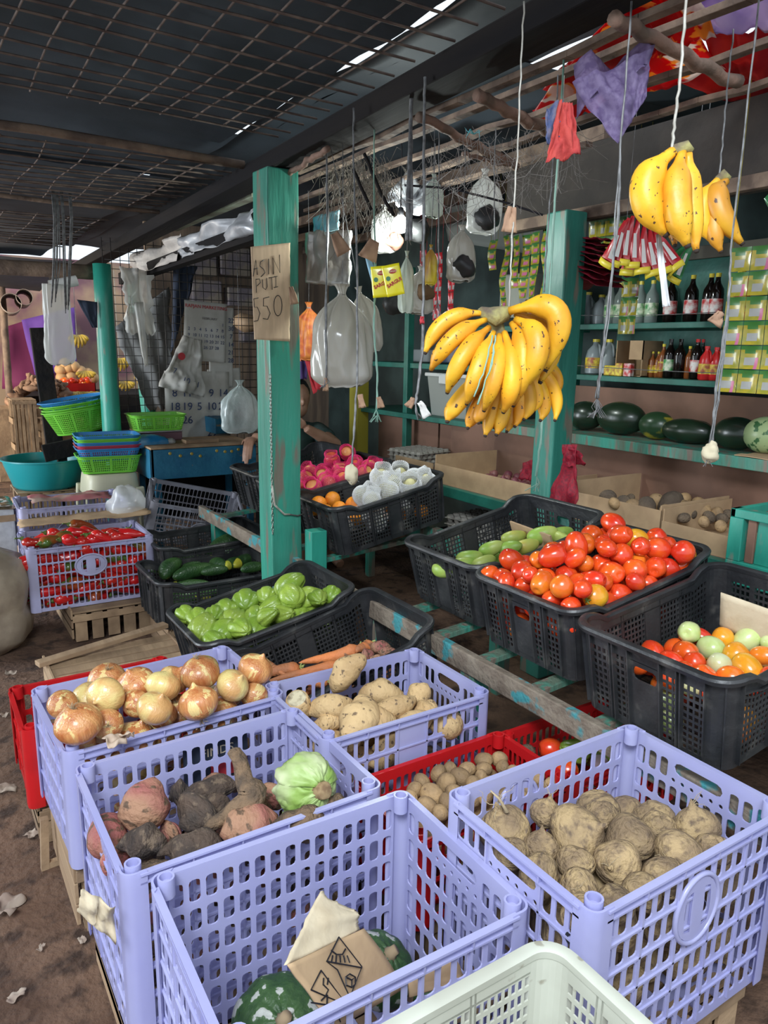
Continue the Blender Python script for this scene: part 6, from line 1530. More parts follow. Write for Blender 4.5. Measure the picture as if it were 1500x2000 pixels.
softpack(ay(468,742,5.1), .27, .38, .06, M_pack, 'bag_pack', 'pack of clear carrier bags hanging by the post at the blue table', 'plastic bags', 3, .8)
# left hanging plastic
softpack(ay(108,555,5.5), .20, .52, .03, M_clear2, 'plastic_bag', 'long dusty clear plastic hanging at the far left', 'plastic bag', 8, .0, group=None, fold=.03, cord=False)
drape([ay(150,585,5.45), ay(190,590,5.45), ay(190,640,5.45), ay(180,640,5.45)], 8, 8, .02, M_navy, 'notebook', 'dark folder hanging left of the round post', 'folder', 3)
g = MB(); g.tube([ay(97,558,5.55), ay(150,548,5.55)], .035, 12, cap=False); one(g, 'pvc_pipe', M_white, 'short white pipe end under the log', 'pipe', None, True)
random.seed(19)
for k, (x0, x1, yb) in enumerate(((105,100,600),(112,108,590),(122,128,612),(138,133,605))):
    g = MB()
    for j in range(3): g.tube([ay(x0+j*2, 430, 4.6)+Vector((0,0,max(0, 2.36-ay(x0, 430, 4.6).z))), ay(x0+j*2, 430, 4.6), ay((x0+x1)/2+j*2+random.uniform(-3,3), 520, 4.6), ay(x1+j, yb-j*8, 4.6)], .003, 5)
    one(g, 'hanging_string', M_string, f'dark string hanging at the far left, {ORD[k]} from left', 'string', 'dark strings at the far left', True)
# ---------------------------------------------------------------- far stall
Y = 10.2
b = MB(); b.box((-3.0,11.6,0), (4.5,11.65,2.7)); struct(b, 'wall_far', mat('far_wall', (.20,.10,.12), .9, (.34,.24,.16), 2))
drape([ay(5,640,11.3), ay(135,600,11.3), ay(135,760,11.3), ay(5,760,11.3)], 12, 8, .1, mat('maroon_cloth', (.17,.02,.08), .8), 'cloth', 'maroon cloth behind the far stall', 'cloth', 2)
drape([ay(42,625,11.1), ay(145,600,11.1), ay(150,715,11.1), ay(70,740,11.1)], 12, 8, .1, mat('violet_cloth', (.15,.06,.33), .8), 'cloth', 'violet cloth hanging in the far stall', 'cloth', 3)
b = MB(); b.grid(lambda u, v: (-2.5+4.2*u, 8.9+2.6*v, 2.42-.18*v+.03*noise.noise(Vector((u*5, v*5, 0)))), 20, 14); one(b, 'awning', M_tarp, 'dark sheet awning over the far fruit stall', 'awning', None, True)
pole(ay(5,640,9.8)-Vector((0,0,1.4)), ay(3,560,9.8), .04, 'thin_post', 'thin brown post at the far left')
for k, (x, z) in enumerate(((22,592),(48,580))):
    g = MB(); g.tube([ay(x, z, 9.5), ay(x, z, 9.5)+Vector((.1,1.0,0))], .09 if k else .11, 18, cap=False); one(g, 'rolled_sheet', mat('roll_mat', (.30,.24,.20), .8), f'rolled sheet stored under the far awning, {["left","right"][k]}', 'roll', 'rolls under the far awning', True, solid=.006)
for k, (x0, x1, yb, lb) in enumerate(((15,62,772,'left'),(70,108,810,'right'))):
    a, c = ay(x0, yb, 9.2), ay(x1, yb, 9.2)
    slat_box(a.x, c.x, 8.9, 9.26, 0, a.z-.03, f'tall slatted crate before the far stall, {lb} one', 'slatted crates at the far stall')
a, c = ay(95,770,9.9), ay(240,770,9.9)
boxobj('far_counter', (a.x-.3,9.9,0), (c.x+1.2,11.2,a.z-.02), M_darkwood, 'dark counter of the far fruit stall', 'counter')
random.seed(55)
M_tuber = fruit('far_tuber', (.27,.15,.09), (.18,.10,.06), .8, 9); FT_ = root_mesh(M_tuber, .16, .032, 12, .1, (.3,.1), .3, 10, 10)
hp = ay(78,765,9.75); 
boxobj('tuber_stand', (hp.x-.55,9.3,0), (hp.x+.38,9.88,hp.z-.16), M_rawwood, 'low wooden stand under the brown tuber heap', 'stand')
for i in range(70):
    u, v = random.uniform(-1,1), random.uniform(-1,1); h = max(0, 1-u*u-v*v*.5)
    inst('far_tuber', FT_, (hp.x+u*.34, 9.62+v*.22, hp.z-.12+h*.30+random.uniform(-.03,.02)), rot_to(Vector((random.uniform(-1,1), random.uniform(-1,1), random.uniform(-.4,.4)))), 1.25, 'brown tuber in the heap at the far stall', 'tuber', 'brown tubers heaped at the far stall')
M_mel = fruit('far_melon', (.60,.36,.16), None, .6); ML = me_of(organic(ell(.075,.07,8), 14), 'melon', M_mel)
for i, (x, y) in enumerate(((118,722),(132,718),(145,716),(158,725),(172,730),(120,738),(138,736),(182,738),(126,710))):
    inst('melon', ML, ay(x, y, 10.4), rrot(), 1, f'round tan melon above the far red crate, {ORD[i]} placed', 'melon', 'tan melons at the far stall')
a, c = ay(122,752,10.0), ay(188,770,10.0)
g = MB(); L_ = c.x-a.x
for s in ((0,0,0,L_,.01,.14),(0,.35,0,L_,.36,.14),(0,0,0,.01,.36,.14),(L_-.01,0,0,L_,.36,.14),(0,0,0,L_,.36,.01)): g.box(s[:3], s[3:])
o = one(g, 'far_crate', M_redpl, 'red crate of tomatoes at the far stall', 'crate'); o.location = ((a.x+c.x)/2, 10.18, c.z)
for i in range(22): inst('tomato', TOM[i % 3][i % 3], (a.x+.05+(L_-.1)*random.random(), 10.05+.26*random.random(), c.z+.12+.05*random.random()), rrot(), 1.3, 'tomato in the far red crate', 'tomato', 'tomatoes at the far stall')
# ================================================================ bananas
M_ban = fruit('banana_skin', (.80,.43,.02), (.70,.30,.016), .45, 9, col3=(.10,.045,.02), thr3=(.66,.68), n3=46, bump=.1, bscale=20)
M_banold = fruit('spotted_banana_skin', (.80,.42,.022), (.60,.26,.02), .45, 6, col3=(.07,.03,.015), thr3=(.66,.695), n3=30)
M_bantip = mat('banana_tip', (.035,.022,.015), .8); M_crown = mat('banana_crown', (.12,.09,.06), .85, (.30,.27,.10), 20, bump=.6)
def bez(a, b_, c, n=16):
    b2 = b_*2-(a+c)*.5   # through the middle point
    return [a*(1-t)**2+b2*2*t*(1-t)+c*t*t for t in [i/n for i in range(n+1)]]
def finger(par, a, m_, c, r, m=None, name='banana'):
    pts = bez(a, m_, c, 18); g = MB(); n = 15
    prof = [.34,.36,.42,.60,.82,.95,1,1.02,1.02,1.01,1,.99,.97,.93,.86,.74,.56,.36,.27]
    g.tube(pts, [r*k for k in prof], n)
    # five soft ridges
    vs = []
    for q, v in enumerate(g.v):
        i, j = q//n, q % n; k = 1+.045*cos(5*2*pi*j/n); vs.append(tuple(pts[i]+(Vector(v)-pts[i])*k))
    g.v = vs
    # tip
    d = (pts[-1]-pts[-3]).normalized(); g.tube([pts[-1]-d*r*.15, pts[-1]+d*r*.25], [r*.30, r*.2], 8, 1)
    org = pts[0].copy(); loc = org-par.location
    g.v = [tuple(Vector(v)-org) for v in g.v]
    o = g.build(name, [m or M_ban, M_bantip], par, True); o.location = loc; return o
D = 1.72
bn = thing('banana_bunch', 'large ripe banana bunch hanging in front of the green post', 'bananas', ad(967,617,D))
F = [((940,612),(872,628),(831,688),33,0,0),((948,625),(885,662),(842,722),33,-.02,0),((955,640),(905,695),(874,765),34,-.035,0),((964,650),(935,715),(912,787),33,-.045,0),((975,655),(968,725),(946,800),34,-.05,0),
 ((985,650),(1000,730),(984,803),36,-.045,0),((1000,632),(1022,700),(1003,790),38,-.035,0),((1008,625),(1050,672),(1016,762),44,-.05,0),((995,608),(1088,612),(1066,720),46,-.03,0),((1005,612),(1075,660),(1056,745),38,.0,0),
 ((985,700),(905,775),(874,822),36,.03,1),((985,700),(935,790),(914,835),30,.05,0),((990,700),(945,790),(935,825),28,.01,1),((990,700),(965,790),(948,850),30,.035,1),((995,700),(985,790),(970,848),32,.03,0),((995,700),(1000,790),(990,842),28,.055,0),
 ((1000,700),(1015,780),(1006,832),28,.04,0),((1005,700),(1032,770),(1024,818),30,.035,1),((1010,700),(1045,760),(1042,802),28,.05,0),((1015,700),(1058,770),(1056,820),30,.07,0),((1020,700),(1078,755),(1084,820),28,.08,1),((1020,695),(1082,730),(1078,778),28,.10,0),((995,700),(960,790),(965,835),26,.06,0)]
for a, m_, c, w_, dz, old in F:
    d0 = D+.0; k = -.03 if dz < 0 else 0
    finger(bn, ad(*a, d0+dz*.4), ad(*m_, D+dz+k), ad(*c, D+dz), w_*.5*D/FPX, M_banold if old else M_ban)
g = MB(); C_ = bn.location
pts = [ad(938,600,D), ad(950,612,D), ad(967,620,D-.01), ad(985,612,D), ad(1000,602,D)]; g.tube([p-C_ for p in pts], [.006,.017,.022,.018,.008], 12); g.tube([ad(967,620,D+.01)-C_, ad(985,690,D+.05)-C_, ad(990,730,D+.06)-C_], [.02,.016,.012], 10)
g.v = [tuple(Vector(v)+Vector((nz(v,60,1), nz(v,60,2), nz(v,60,3)))*.005) for v in g.v]; g.build('crown', M_crown, bn, True)
D2 = 1.45; b2_ = thing('banana_bunch', 'three fat bananas hanging at the upper right', 'bananas', ad(1330,295,D2))
for a, m_, c, w_, dz in (((1315,296),(1262,372),(1300,456),62,0),((1332,298),(1322,390),(1342,478),56,-.02),((1345,300),(1350,390),(1360,488),44,.005),((1338,300),(1318,400),(1318,478),34,.04)):
    finger(b2_, ad(*a, D2), ad(*m_, D2+dz), ad(*c, D2+dz), w_*.5*D2/FPX, M_banold if dz == .04 else M_ban)
g = MB(); g.tube([ad(1312,290,D2)-b2_.location, ad(1325,292,D2)-b2_.location, ad(1340,288,D2)-b2_.location, ad(1352,296,D2)-b2_.location], [.007,.012,.013,.006], 10); g.build('crown', M_crown, b2_, True)
D3 = 1.85; b3 = thing('banana_bunch', 'smaller banana group hanging behind the three fat ones', 'bananas', ad(1412,350,D3))
for a, m_, c, w_, dz in (((1402,352),(1372,410),(1388,468),42,0),((1418,354),(1402,400),(1448,474),44,-.02),((1412,356),(1395,430),(1408,490),34,-.01)):
    finger(b3, ad(*a, D3), ad(*m_, D3+dz), ad(*c, D3+dz), w_*.5*D3/FPX, M_banold)
g = MB(); g.tube([ad(1400,350,D3)-b3.location, ad(1412,342,D3)-b3.location, ad(1425,350,D3)-b3.location], [.007,.014,.007], 10); g.build('crown', M_crown, b3, True)
# far bananas
M_fb = fruit('far_banana', (.62,.42,.05), (.46,.30,.05), .5, 8)
for k, (cx, cy, Yd, lb, hang) in enumerate(((150,655,9.9,'hanging over the far melons',1),(152,765,9.85,'lying before the far red crate',0),(178,765,9.85,'lying beside the round post far away',0),(242,745,9.3,'right of the round post far away, standing fan',0),(278,730,9.0,'hanging far behind the mesh',1),(232,700,9.5,'just right of the round post far away',1),(165,725,10.2,'on top of the far melons',0))):
    c0_ = ay(cx, cy, Yd); o = thing('banana_bunch', f'small yellow banana bunch {lb}', 'bananas', c0_, (0,0,0), 'bananas at the far stall'); dd = (c0_-CC).dot(CF); u = dd/FPX
    if hang: g = MB(); g.tube([(0,0,0), (0,0,2.4-c0_.z)], .003, 4); g.build('cord', M_string, o)
    for j in range(7):
        a = -1.1+2.2*j/6; tip = c0_+Vector((sin(a)*18*u, -.05, -cos(a)*24*u+(0 if hang else 6*u))); md = c0_+Vector((sin(a)*15*u, -.09, -cos(a)*8*u)); finger(o, c0_, md, tip, 3.6*u, M_fb)
# ================================================================ roof lattice over the stall front
LA = [((1.61,.9,2.345),(1.59,3.25,2.32)),((1.72,.9,2.35),(1.72,3.6,2.34)),((1.90,1.6,2.34),(1.90,3.9,2.33)),((2.06,1.9,2.33),(2.06,4.1,2.32)),((2.22,2.1,2.30),(2.22,4.3,2.30)),((2.02,.6,2.36),(2.02,1.85,2.36)),((2.3,.5,2.36),(2.3,2.0,2.36))]
for k, (a, c) in enumerate(LA):
    g = MB(); K = 10; a, c = Vector(a), Vector(c)
    for i in range(K): 
        j0 = Vector((noise.noise(Vector((i*.8, k, 0))), 0, noise.noise(Vector((i*.8, k, 5)))))*.012; j1 = Vector((noise.noise(Vector(((i+1)*.8, k, 0))), 0, noise.noise(Vector(((i+1)*.8, k, 5)))))*.012
        g.bar(a+(c-a)*i/K+j0, a+(c-a)*(i+1)/K+j1, .035, .018)
    one(g, 'roof_lath', M_lath, f'rough brown lath over the stall front, {ORD[k]} {"counted from the dark beam" if k < 5 else "of the short ones near the red packaging"}', 'lath', 'laths over the stall front', bevel=.002)
for k, (p, q, r, lb) in enumerate(((az(815,228,2.29), az(1010,325,2.27), .016, 'reddish branch crossing the laths, tied with blue string'),(az(928,185,2.29), az(1085,262,2.28), .018, 'flat reddish stick crossing the laths above the hanging tags'),(az(1195,28,2.31), az(1440,165,2.30), .017, 'thick branch crossing under the red packaging'),(az(560,345,2.27), az(640,290,2.29), .012, 'thin stick beside the price post top'),(az(1010,330,2.25), az(905,300,2.26), .008, 'thin forked twig under the reddish branch'))):
    pole(p, q, r, 'branch', lb, mat('reddish_branch', (.24,.14,.10), .8, (.13,.085,.06), 12, bump=.5), 'branch')
g = MB(); c0_ = az(925,262,2.27)
for a in (0.3, 2.2, 3.6, 5.0): g.tube([c0_, c0_+Vector((.025*cos(a), .02*sin(a), .01)), c0_+Vector((.045*cos(a), .02*sin(a), -.02 if a > 3 else .02))], [.004,.003,.001], 5, flat=.4)
one(g, 'tie_string', mat('cyan_string', (.12,.52,.58), .5), 'short cyan string knotted round the reddish branch', 'string', None, True)
# red packaging above the laths
M_red_print = mat('red_packaging', (.72,.02,.03), .35, (.90,.42,.08), 9, col3=(.86,.74,.66), thr3=(.57,.60), n3=7, transl=.7, thr=(.55,.58)); M_red2 = mat('red_packaging_dark', (.42,.01,.03), .4, (.60,.05,.04), 5, transl=.5); M_pk = mat('pinkish_film', (.62,.50,.66), .4, (.40,.30,.55), 5, transl=.6)
random.seed(3)
pk = [((1040,215),(1200,20),(1290,60),(1090,260),M_red_print,'printed red packaging strip next to the dark beam'),((1060,175),(1240,-20),(1340,40),(1160,225),M_red_print,'printed red packaging with yellow patches over the laths, left'),((1210,-30),(1330,-80),(1400,70),(1290,110),M_red_print,'bright red packaging beyond the thick branch, at the top'),((1180,70),(1300,20),(1420,130),(1250,190),M_red_print,'printed red packaging beside the thick branch'),((1370,60),(1560,40),(1540,190),(1420,140),M_red2,'dark red packaging at the upper right'),((1320,-30),(1560,-60),(1560,60),(1400,50),M_pk,'lilac plastic film at the top right corner'),((1250,130),(1490,100),(1570,240),(1380,180),M_red2,'dark red packaging behind the thick branch')]
for k, (a, b_, c, d, m, lb) in enumerate(pk):
    z = 2.42+.014*k
    drape([az(*a, z), az(*b_, z), az(*c, z-.02), az(*d, z-.02)], 22, 18, .035, m, 'packaging_sheet', lb, 'packaging', k+2, .01, group='packaging over the laths')
M_pnet = mat('purple_net', (.17,.12,.26), .6, (.26,.20,.36), 60, alpha=.72, transl=.35)
g = MB(); a, b_, c, d = [az(1115,130,2.32), az(1290,90,2.32), ad(1240,180,1.75), ad(1215,282,1.75)]
drape([ad(1118,160,1.78), ad(1275,95,1.78), ad(1262,190,1.78), ad(1205,284,1.78)], 22, 22, .035, M_pnet, 'net_bag', 'purple net sack drooping to a point from the laths', 'net bag', 4, .01)
drape([ad(1120,130,1.85), ad(1280,90,1.85), ad(1255,150,1.8), ad(1130,215,1.8)], 16, 12, .05, M_pnet, 'net_bag', 'purple net sack folded along the laths behind the drooping one', 'net bag', 9, .05)
M_rag = mat('red_rag', (.42,.05,.04), .85, (.33,.03,.03), 20, bump=.4); M_ragb = mat('blue_rag', (.05,.07,.16), .9, (.14,.12,.16), 30, bump=.6)
drape([ad(1092,200,1.72), ad(1118,200,1.72), ad(1135,300,1.72), ad(1065,318,1.72)], 18, 24, .025, M_rag, 'rag', 'ragged red cloth scrap hanging from the laths', 'rag', 12, .10, freq=5)
drape([ad(1068,210,1.74), ad(1102,195,1.74), ad(1100,262,1.73), ad(1066,285,1.74)], 12, 12, .03, M_ragb, 'rag', 'dusty blue cloth scrap beside the red one', 'rag', 13, .12)
# ================================================================ strings
def strg(pts, d, r, m, label, n=1, spread=2, seed=0, group=None, frayed=0, tagm=None):
    random.seed(seed); g = MB()
    top = ad(pts[0][0], pts[0][1], d)
    for k in range(n):
        P = []
        if seed < 20 and seed not in (8, 9, 18, 19): P.append(Vector((top.x, top.y, max(2.33, top.z+.01))))
        for i, (x, y) in enumerate(pts): P.append(ad(x+(random.uniform(-1,1)*spread if 0 < i < len(pts) else 0), y, d+random.uniform(-.006,.006)))
        Q = []
        for i in range(len(P)-1):
            for t in range(5): Q.append(P[i].lerp(P[i+1], t/5)+Vector((.0012*sin(t*2+k), .001*cos(t*3), 0)))
        Q.append(P[-1]); g.tube(Q, r, 5)
    for k in range(frayed):
        e = ad(*pts[-1], d); g.tube([e, e+Vector((random.uniform(-.012,.012), random.uniform(-.01,.01), -.02)), e+Vector((random.uniform(-.028,.028), random.uniform(-.02,.02), -.045))], r*.5, 4)
    return one(g, 'hanging_string', m, label, 'string', group, True)
def ctag(px, py, d, w_, h, label, rz=0, m=None):
    g = MB(); g.grid(lambda u, v: ((u-.5)*w_*(.6+.6*v), .010*noise.noise(Vector((u*3, v*3, px))), -h*v), 6, 6)
    o = one(g, 'cardboard_tag', m or mat('tan_tag', (.42,.26,.16), .85, (.32,.19,.12), 20), label, 'tag', None, True, solid=.004, rc=False); o.location = ad(px, py, d); o.rotation_euler = (0, rz, -.5); return o
strg([(638,310),(640,440),(636,600),(637,735)], 2.9, .0035, M_string, 'thick grey string hanging right of the price post, left of the big bag', 2, 1.5, 1, None, 5)
ctag(652, 455, 2.88, .05, .085, 'reddish tag on the grey string beside the price post', -.5)
ctag(636, 738, 2.9, .02, .05, 'shredded tan tag at the foot of the grey string', 0)
strg([(730,340),(733,560),(731,640),(737,730),(735,800)], 2.7, .0022, M_stringgr, 'greenish string with frayed end right of the big bag', 3, 2, 2, None, 12)
ctag(732, 470, 2.68, .06, .07, 'crumpled tan tags on the greenish string', .4); ctag(740, 775, 2.68, .022, .04, 'small tan tag at the frayed end of the greenish string', -.2)
strg([(690,310),(697,520),(697,740),(692,840),(686,915)], 2.5, .0030, M_string, 'long dark string ending at a chip over the pink apples', 2, 1.2, 3, None, 5)
ctag(703, 770, 2.48, .022, .045, 'little tan tag half way down the long dark string', -.2); bagblob(ad(686,926,2.5), .024, mat('wood_chip', (.50,.44,.30), .8), 'weight_chip', 'pale chip weighing down the long dark string', 'weight', 4, squash=1.3)
strg([(828,235),(829,420),(828,560),(825,680),(815,760),(812,790)], 2.2, .0042, M_string, 'thickest black string hanging left of the bananas', 2, 1.5, 4, None, 4)
ctag(820, 785, 2.19, .022, .05, 'white speckled tag at the foot of the thickest black string', -.5, M_white); ctag(808, 778, 2.21, .02, .03, 'crumpled tan scrap beside the white speckled tag', .6)
ctag(825, 618, 2.19, .012, .02, 'tiny red tape on the thickest black string', 0, M_redink)
strg([(802,250),(801,400),(797,470)], 2.35, .006, M_string, 'bundle of dark plastic ribbon next to the light bulb', 4, 5, 5)
strg([(857,300),(856,480),(855,590)], 2.6, .0022, M_string, 'thin dark string left of the hanging bananas', 1, 1, 6, None, 8)
strg([(1018,118),(1012,280),(1003,420),(998,520),(994,602)], 1.72, .0022, M_stringlt, 'pale string holding the large banana bunch', 1, .5, 7)
ctag(1000, 405, 1.715, .030, .055, 'tan paper wrapped round the string above the large bananas', .1)
strg([(962,655),(945,720),(925,775)], 1.60, .0016, M_stringgr, 'green twine lying over the big bunch, left strand', 2, 2, 8); strg([(968,655),(960,710),(932,790)], 1.60, .0016, M_stringgr, 'green twine lying over the big bunch, right strand', 2, 2, 9)
strg([(1338,30),(1328,160),(1318,240),(1312,292)], 1.45, .0030, M_stringlt, 'pale string holding the three fat bananas', 2, .6, 10)
strg([(1420,180),(1412,270),(1405,346)], 1.85, .0022, M_string, 'dark string holding the smaller banana group', 1, .5, 11)
strg([(1212,285),(1206,420),(1190,600),(1175,720),(1166,778)], 1.75, .0020, M_string, 'silvery plastic strings left of the fat bananas, frayed end', 5, 4, 12, None, 14)
strg([(1428,490),(1420,600),(1400,760),(1388,872)], 1.70, .0018, M_string, 'grey string bunch hanging down to the watermelons', 6, 7, 13, None, 3)
bagblob(ad(1388,884,1.70), .018, mat('wood_chip', (.50,.44,.30), .8), 'weight_chip', 'cork-like chip weighing down the grey string bunch', 'weight', 7, squash=1.3); ctag(1408, 610, 1.69, .03, .03, 'curled tan leaf tag on the grey string bunch', .5)
drape([ad(1281,458,1.5), ad(1291,458,1.5), ad(1309,598,1.5), ad(1294,600,1.5)], 6, 16, .006, mat('white_strip', (.70,.70,.70), .5, (.40,.40,.40), 60, stretch=(1,1,.1)), 'plastic_strip', 'white plastic strip hanging below the three fat bananas', 'plastic strip', 3)
strg([(1078,345),(1068,470),(1062,570)], 2.2, .0024, M_string, 'dark string pair left of the banana post, left one', 1, 1, 14); strg([(1090,335),(1080,470),(1072,600)], 2.2, .0024, M_stringlt, 'pale string of the pair left of the banana post', 1, 1, 15)
strg([(1062,750),(1058,850),(1048,930)], 2.2, .0028, M_stringgr, 'green grey string dangling below the big bunch to the mango crate', 3, 1.5, 16, None, 6)
strg([(965,330),(966,470)], 2.7, .0022, M_string, 'thin dark string above the dark-filled bags', 1, 1, 17); strg([(712,300),(745,380),(770,420)], 2.8, .007, M_darkwood, 'drooping dark stem near the bulb, left', 1, 1, 18); strg([(690,330),(725,410)], 2.85, .007, M_darkwood, 'drooping dark stem over the big bag', 1, 1, 19)
strg([(790,362),(880,368),(985,395),(1060,420)], 2.6, .004, M_black, 'thin black cable sagging across under the laths', 1, 1, 20)
# chain on the post
g = MB(); x = 1.372
for i in range(44):
    z = 1.42-.0165*i; rot = Matrix.Rotation(pi/2*(i % 2), 4, 'Z'); pts = [(Matrix.Translation((1.372,3.090,z)) @ rot @ Vector((.0045*cos(a), 0, .011*sin(a)))) for a in [2*pi*k/10 for k in range(11)]]
    g.tube(pts, .0016, 4, cap=False)
one(g, 'chain', mat('dull_steel', (.30,.28,.25), .4, metal=.9), 'thin steel chain hanging down the left edge of the price post', 'chain', None, True)
g = MB(); g.tube([Vector((1.372,3.09,.93)), Vector((1.38,3.08,.84)), Vector((1.43,3.085,.79)), Vector((1.46,3.09,.785))], .005, 6); one(g, 'bent_wire', M_stringlt, 'bent pale wire nailed across the price post', 'wire', None, True)
g = MB(); g.tube([Vector((1.46,3.09,.785)), Vector((1.50,3.088,.775)), Vector((1.53,3.09,.78))], .0035, 6); one(g, 'padlock_wire', M_wiredk, 'dark wire twist at the right of the bent pale wire', 'wire', None, True)
# price sign
sg = thing('price_sign', 'torn cardboard price sign reading ASIN PUTI 550 on the green post', 'sign', (1.44,3.078,0))
c_ = [ay(490,482,3.078), ay(567,474,3.078), ay(566,667,3.078), ay(497,663,3.078)]; n_ = Vector((0,-1,0)); sg.location = c_[3]
g = MB(); 
g.grid(lambda u, v: (c_[3].lerp(c_[2], u).lerp(c_[0].lerp(c_[1], u), v))-c_[3]+Vector((.004*noise.noise(Vector((v*12, 3, 0)))*(u > .9), -.004*sin(pi*u)-.003*noise.noise(Vector((u*2, v*2, 0))), 0)), 20, 30); g.build('card', M_cardlight if False else mat('sign_card', (.74,.54,.36), .85, (.64,.46,.30), 14, stretch=(3,1,.6)), sg, True, solid=.004)
def hand(par, strokes, ori, m, rad):   # strokes in photo pixels on the sign's plane
    g = MB()
    for s in strokes: g.tube([ay(x, y, 3.078)+Vector((0,-.0095,0))-ori for x, y in s], rad, 5)
    return g.build('handwriting', m, par, True)
def arc(cx, cy, rx, ry, a0, a1, n=10): return [(cx+rx*cos(radians(a0+(a1-a0)*i/n)), cy+ry*sin(radians(a0+(a1-a0)*i/n))) for i in range(n+1)]
O_ = Vector(c_[3])
hand(sg, [[(493,540),(498,508),(501,537)],[(494,526),(502,524)],[(514,508),(507,512),(506,520),(513,526),(516,533),(508,541)],[(523,506),(523,536)],[(532,536),(531,504),(545,533),(544,498)]], O_, M_black, .0017)
hand(sg, [[(498,545),(499,572)]+[(499,572)],[(498,546),(505,545),(507,552),(500,559)],[(511,546),(512,562),(517,566),(520,560),(519,543)],[(523,543),(535,541)],[(529,543),(530,566)],[(533,541),(540,540)],[(537,541),(537,561)],[(533,562),(541,560)]], O_, M_black, .0015)
hand(sg, [[(503,582),(494,584),(495,600),(501,600),(506,612),(502,626),(494,628)],[(524,580),(513,583),(513,598),(520,598),(526,612),(521,624),(512,622)],arc(541,597,8,20,0,360,18)], O_, M_black, .0017)
ctag(568, 560, 3.05, .03, .07, 'frayed brown paper stuck to the right edge of the price sign', -.2)
# ================================================================ hanging bags in the stall
M_clrd = mat('cloudy_bag', (.62,.60,.55), .2, (.50,.47,.40), 4, alpha=.93, spec=.9, bump=.5, bscale=12, transl=.25, stretch=(1,1,.4))
softpack(ad(668,555,2.95), .235, .40, .14, M_clrd, 'plastic_bag', 'big cloudy plastic bag of clear bags hanging right of the price post', 'plastic bag', 2, .6)
softpack(ad(700,560,3.05), .11, .27, .08, M_clrd, 'plastic_bag', 'narrow cloudy plastic bag behind the big one, right', 'plastic bag', 4, .6, rot=(0,-.25,0))
drape([ad(600,455,3.3), ad(685,450,3.3), ad(683,560,3.3), ad(597,553,3.3)], 16, 16, .05, mat('brown_silver_pack', (.34,.29,.24), .25, (.46,.45,.43), 4, bump=.6, bscale=12, metal=.2), 'film_pack', 'flat pack of brownish clear film hanging behind the grey string', 'film pack', 4, .02, .012)
drape([ad(612,425,3.32), ad(662,410,3.32), ad(662,450,3.32), ad(612,455,3.32)], 10, 8, .02, mat('blue_pack', (.12,.38,.50), .4, (.35,.60,.66), 8), 'blue_pack', 'light blue printed pack above the brownish film pack', 'pack', 4, .02, .01)
M_dkbag = mat('dark_filled', (.02,.02,.02), .5)
for k, (x, y, w_, h, d, m, lb) in enumerate(((903,440,.11,.20,2.75,M_clrd,'knotted bag of dark goods above the big bananas'),(948,330,.13,.24,2.9,M_clear2,'clear bag with dark contents hanging high right of the bulb'),(842,478,.05,.14,2.7,mat('yellow_bag', (.62,.48,.03), .35, (.35,.18,.03), 8),'small yellow bag hanging below the bulb'),(795,490,.06,.22,2.75,mat('white_bundle', (.60,.66,.56), .5, (.40,.46,.38), 9, stretch=(4,4,.5)),'white bundle of plastic ties beside the yellow packet'),(822,520,.10,.18,2.9,M_clrd,'clear bag of dried goods below the small yellow bag'),(752,400,.13,.22,3.6,M_clear2,'clear bag of pink salt just left of the bulb'),(848,340,.07,.16,2.9,mat('white_bundle', (.60,.66,.56), .5),'white tie bundle hanging right of the bulb'))):
    softpack(ad(x, y, d), w_, h, w_*.7, m, 'plastic_bag', lb, 'plastic bag', k+3, .8, group='small bags hanging in the stall')
for k, (x, y, r, m, lb) in enumerate(((905,520,.045,M_dkbag,'dark goods in the knotted bag'),(950,425,.055,M_dkbag,'dark goods in the high clear bag'),(768,470,.045,mat('pink_salt', (.42,.20,.14), .8),'pink salt in the clear bag by the bulb'),(826,570,.04,mat('dried_goods', (.16,.09,.04), .8),'dried goods in the clear bag'),(815,450,.06,M_dkbag,'dark bundle right under the bulb'),(770,590,.055,M_dkbag,'dark bottle cluster under the yellow packets'))):
    d = (2.75,2.9,3.6,2.9,3.5,3.2)[k]; bagblob(ad(x, y, d+.01), r, m, 'bag_contents', lb, 'goods', k, squash=.9)
# yellow sauce packets
for k, (x, y, rz) in enumerate(((741,520,-.10),(762,517,-.22))):
    o = thing('sauce_packet', ['yellow packet behind, with dark bottle picture','front yellow packet with red oval and lettering'][k], 'packet', ad(x, y, 2.6-.02*k), (0, rz, -.55), 'yellow packets below the bulb')
    g = MB(); g.grid(lambda u, v: ((u-.5)*.062, -.006*sin(pi*u)*sin(pi*v), -.105*v), 8, 10); g.build('packet', mat('packet_yellow', (.86,.76,.02), .3, coat=.4), o, True, solid=.003)
    g = MB(); g.lathe([(0,.013),(.0006,.013)], 18, 0, Matrix.Translation((.004,-.010,-.024)) @ Matrix.Scale(.55, 4, (0,0,1)) @ Matrix.Rotation(pi/2, 4, 'X')); g.build('red_oval', M_redink, o)
    text_mesh('MAGGI', .009, mat('label_cream', (.8,.78,.5), .6), o, (.004,-.0112,-.024), (1,0,0), (0,0,1))
    text_mesh('SARGUI', .0165, M_redink, o, (.002,-.0105,-.062), (1,0,.35), (-.35,0,1), bold=.0006)
    g = MB(); g.lathe([(0,.008),(.0006,.008)], 12, 0, Matrix.Translation((-.016,-.009,-.045)) @ Matrix.Rotation(pi/2, 4, 'X')); g.build('green_seal', M_fg, o)
drape([ad(712,498,2.75), ad(722,490,2.75), ad(738,556,2.75), ad(728,560,2.75)], 5, 8, .01, mat('pale_blue_card', (.30,.55,.72), .5), 'card_strip', 'pale blue card strip left of the yellow packets', 'card', 3)
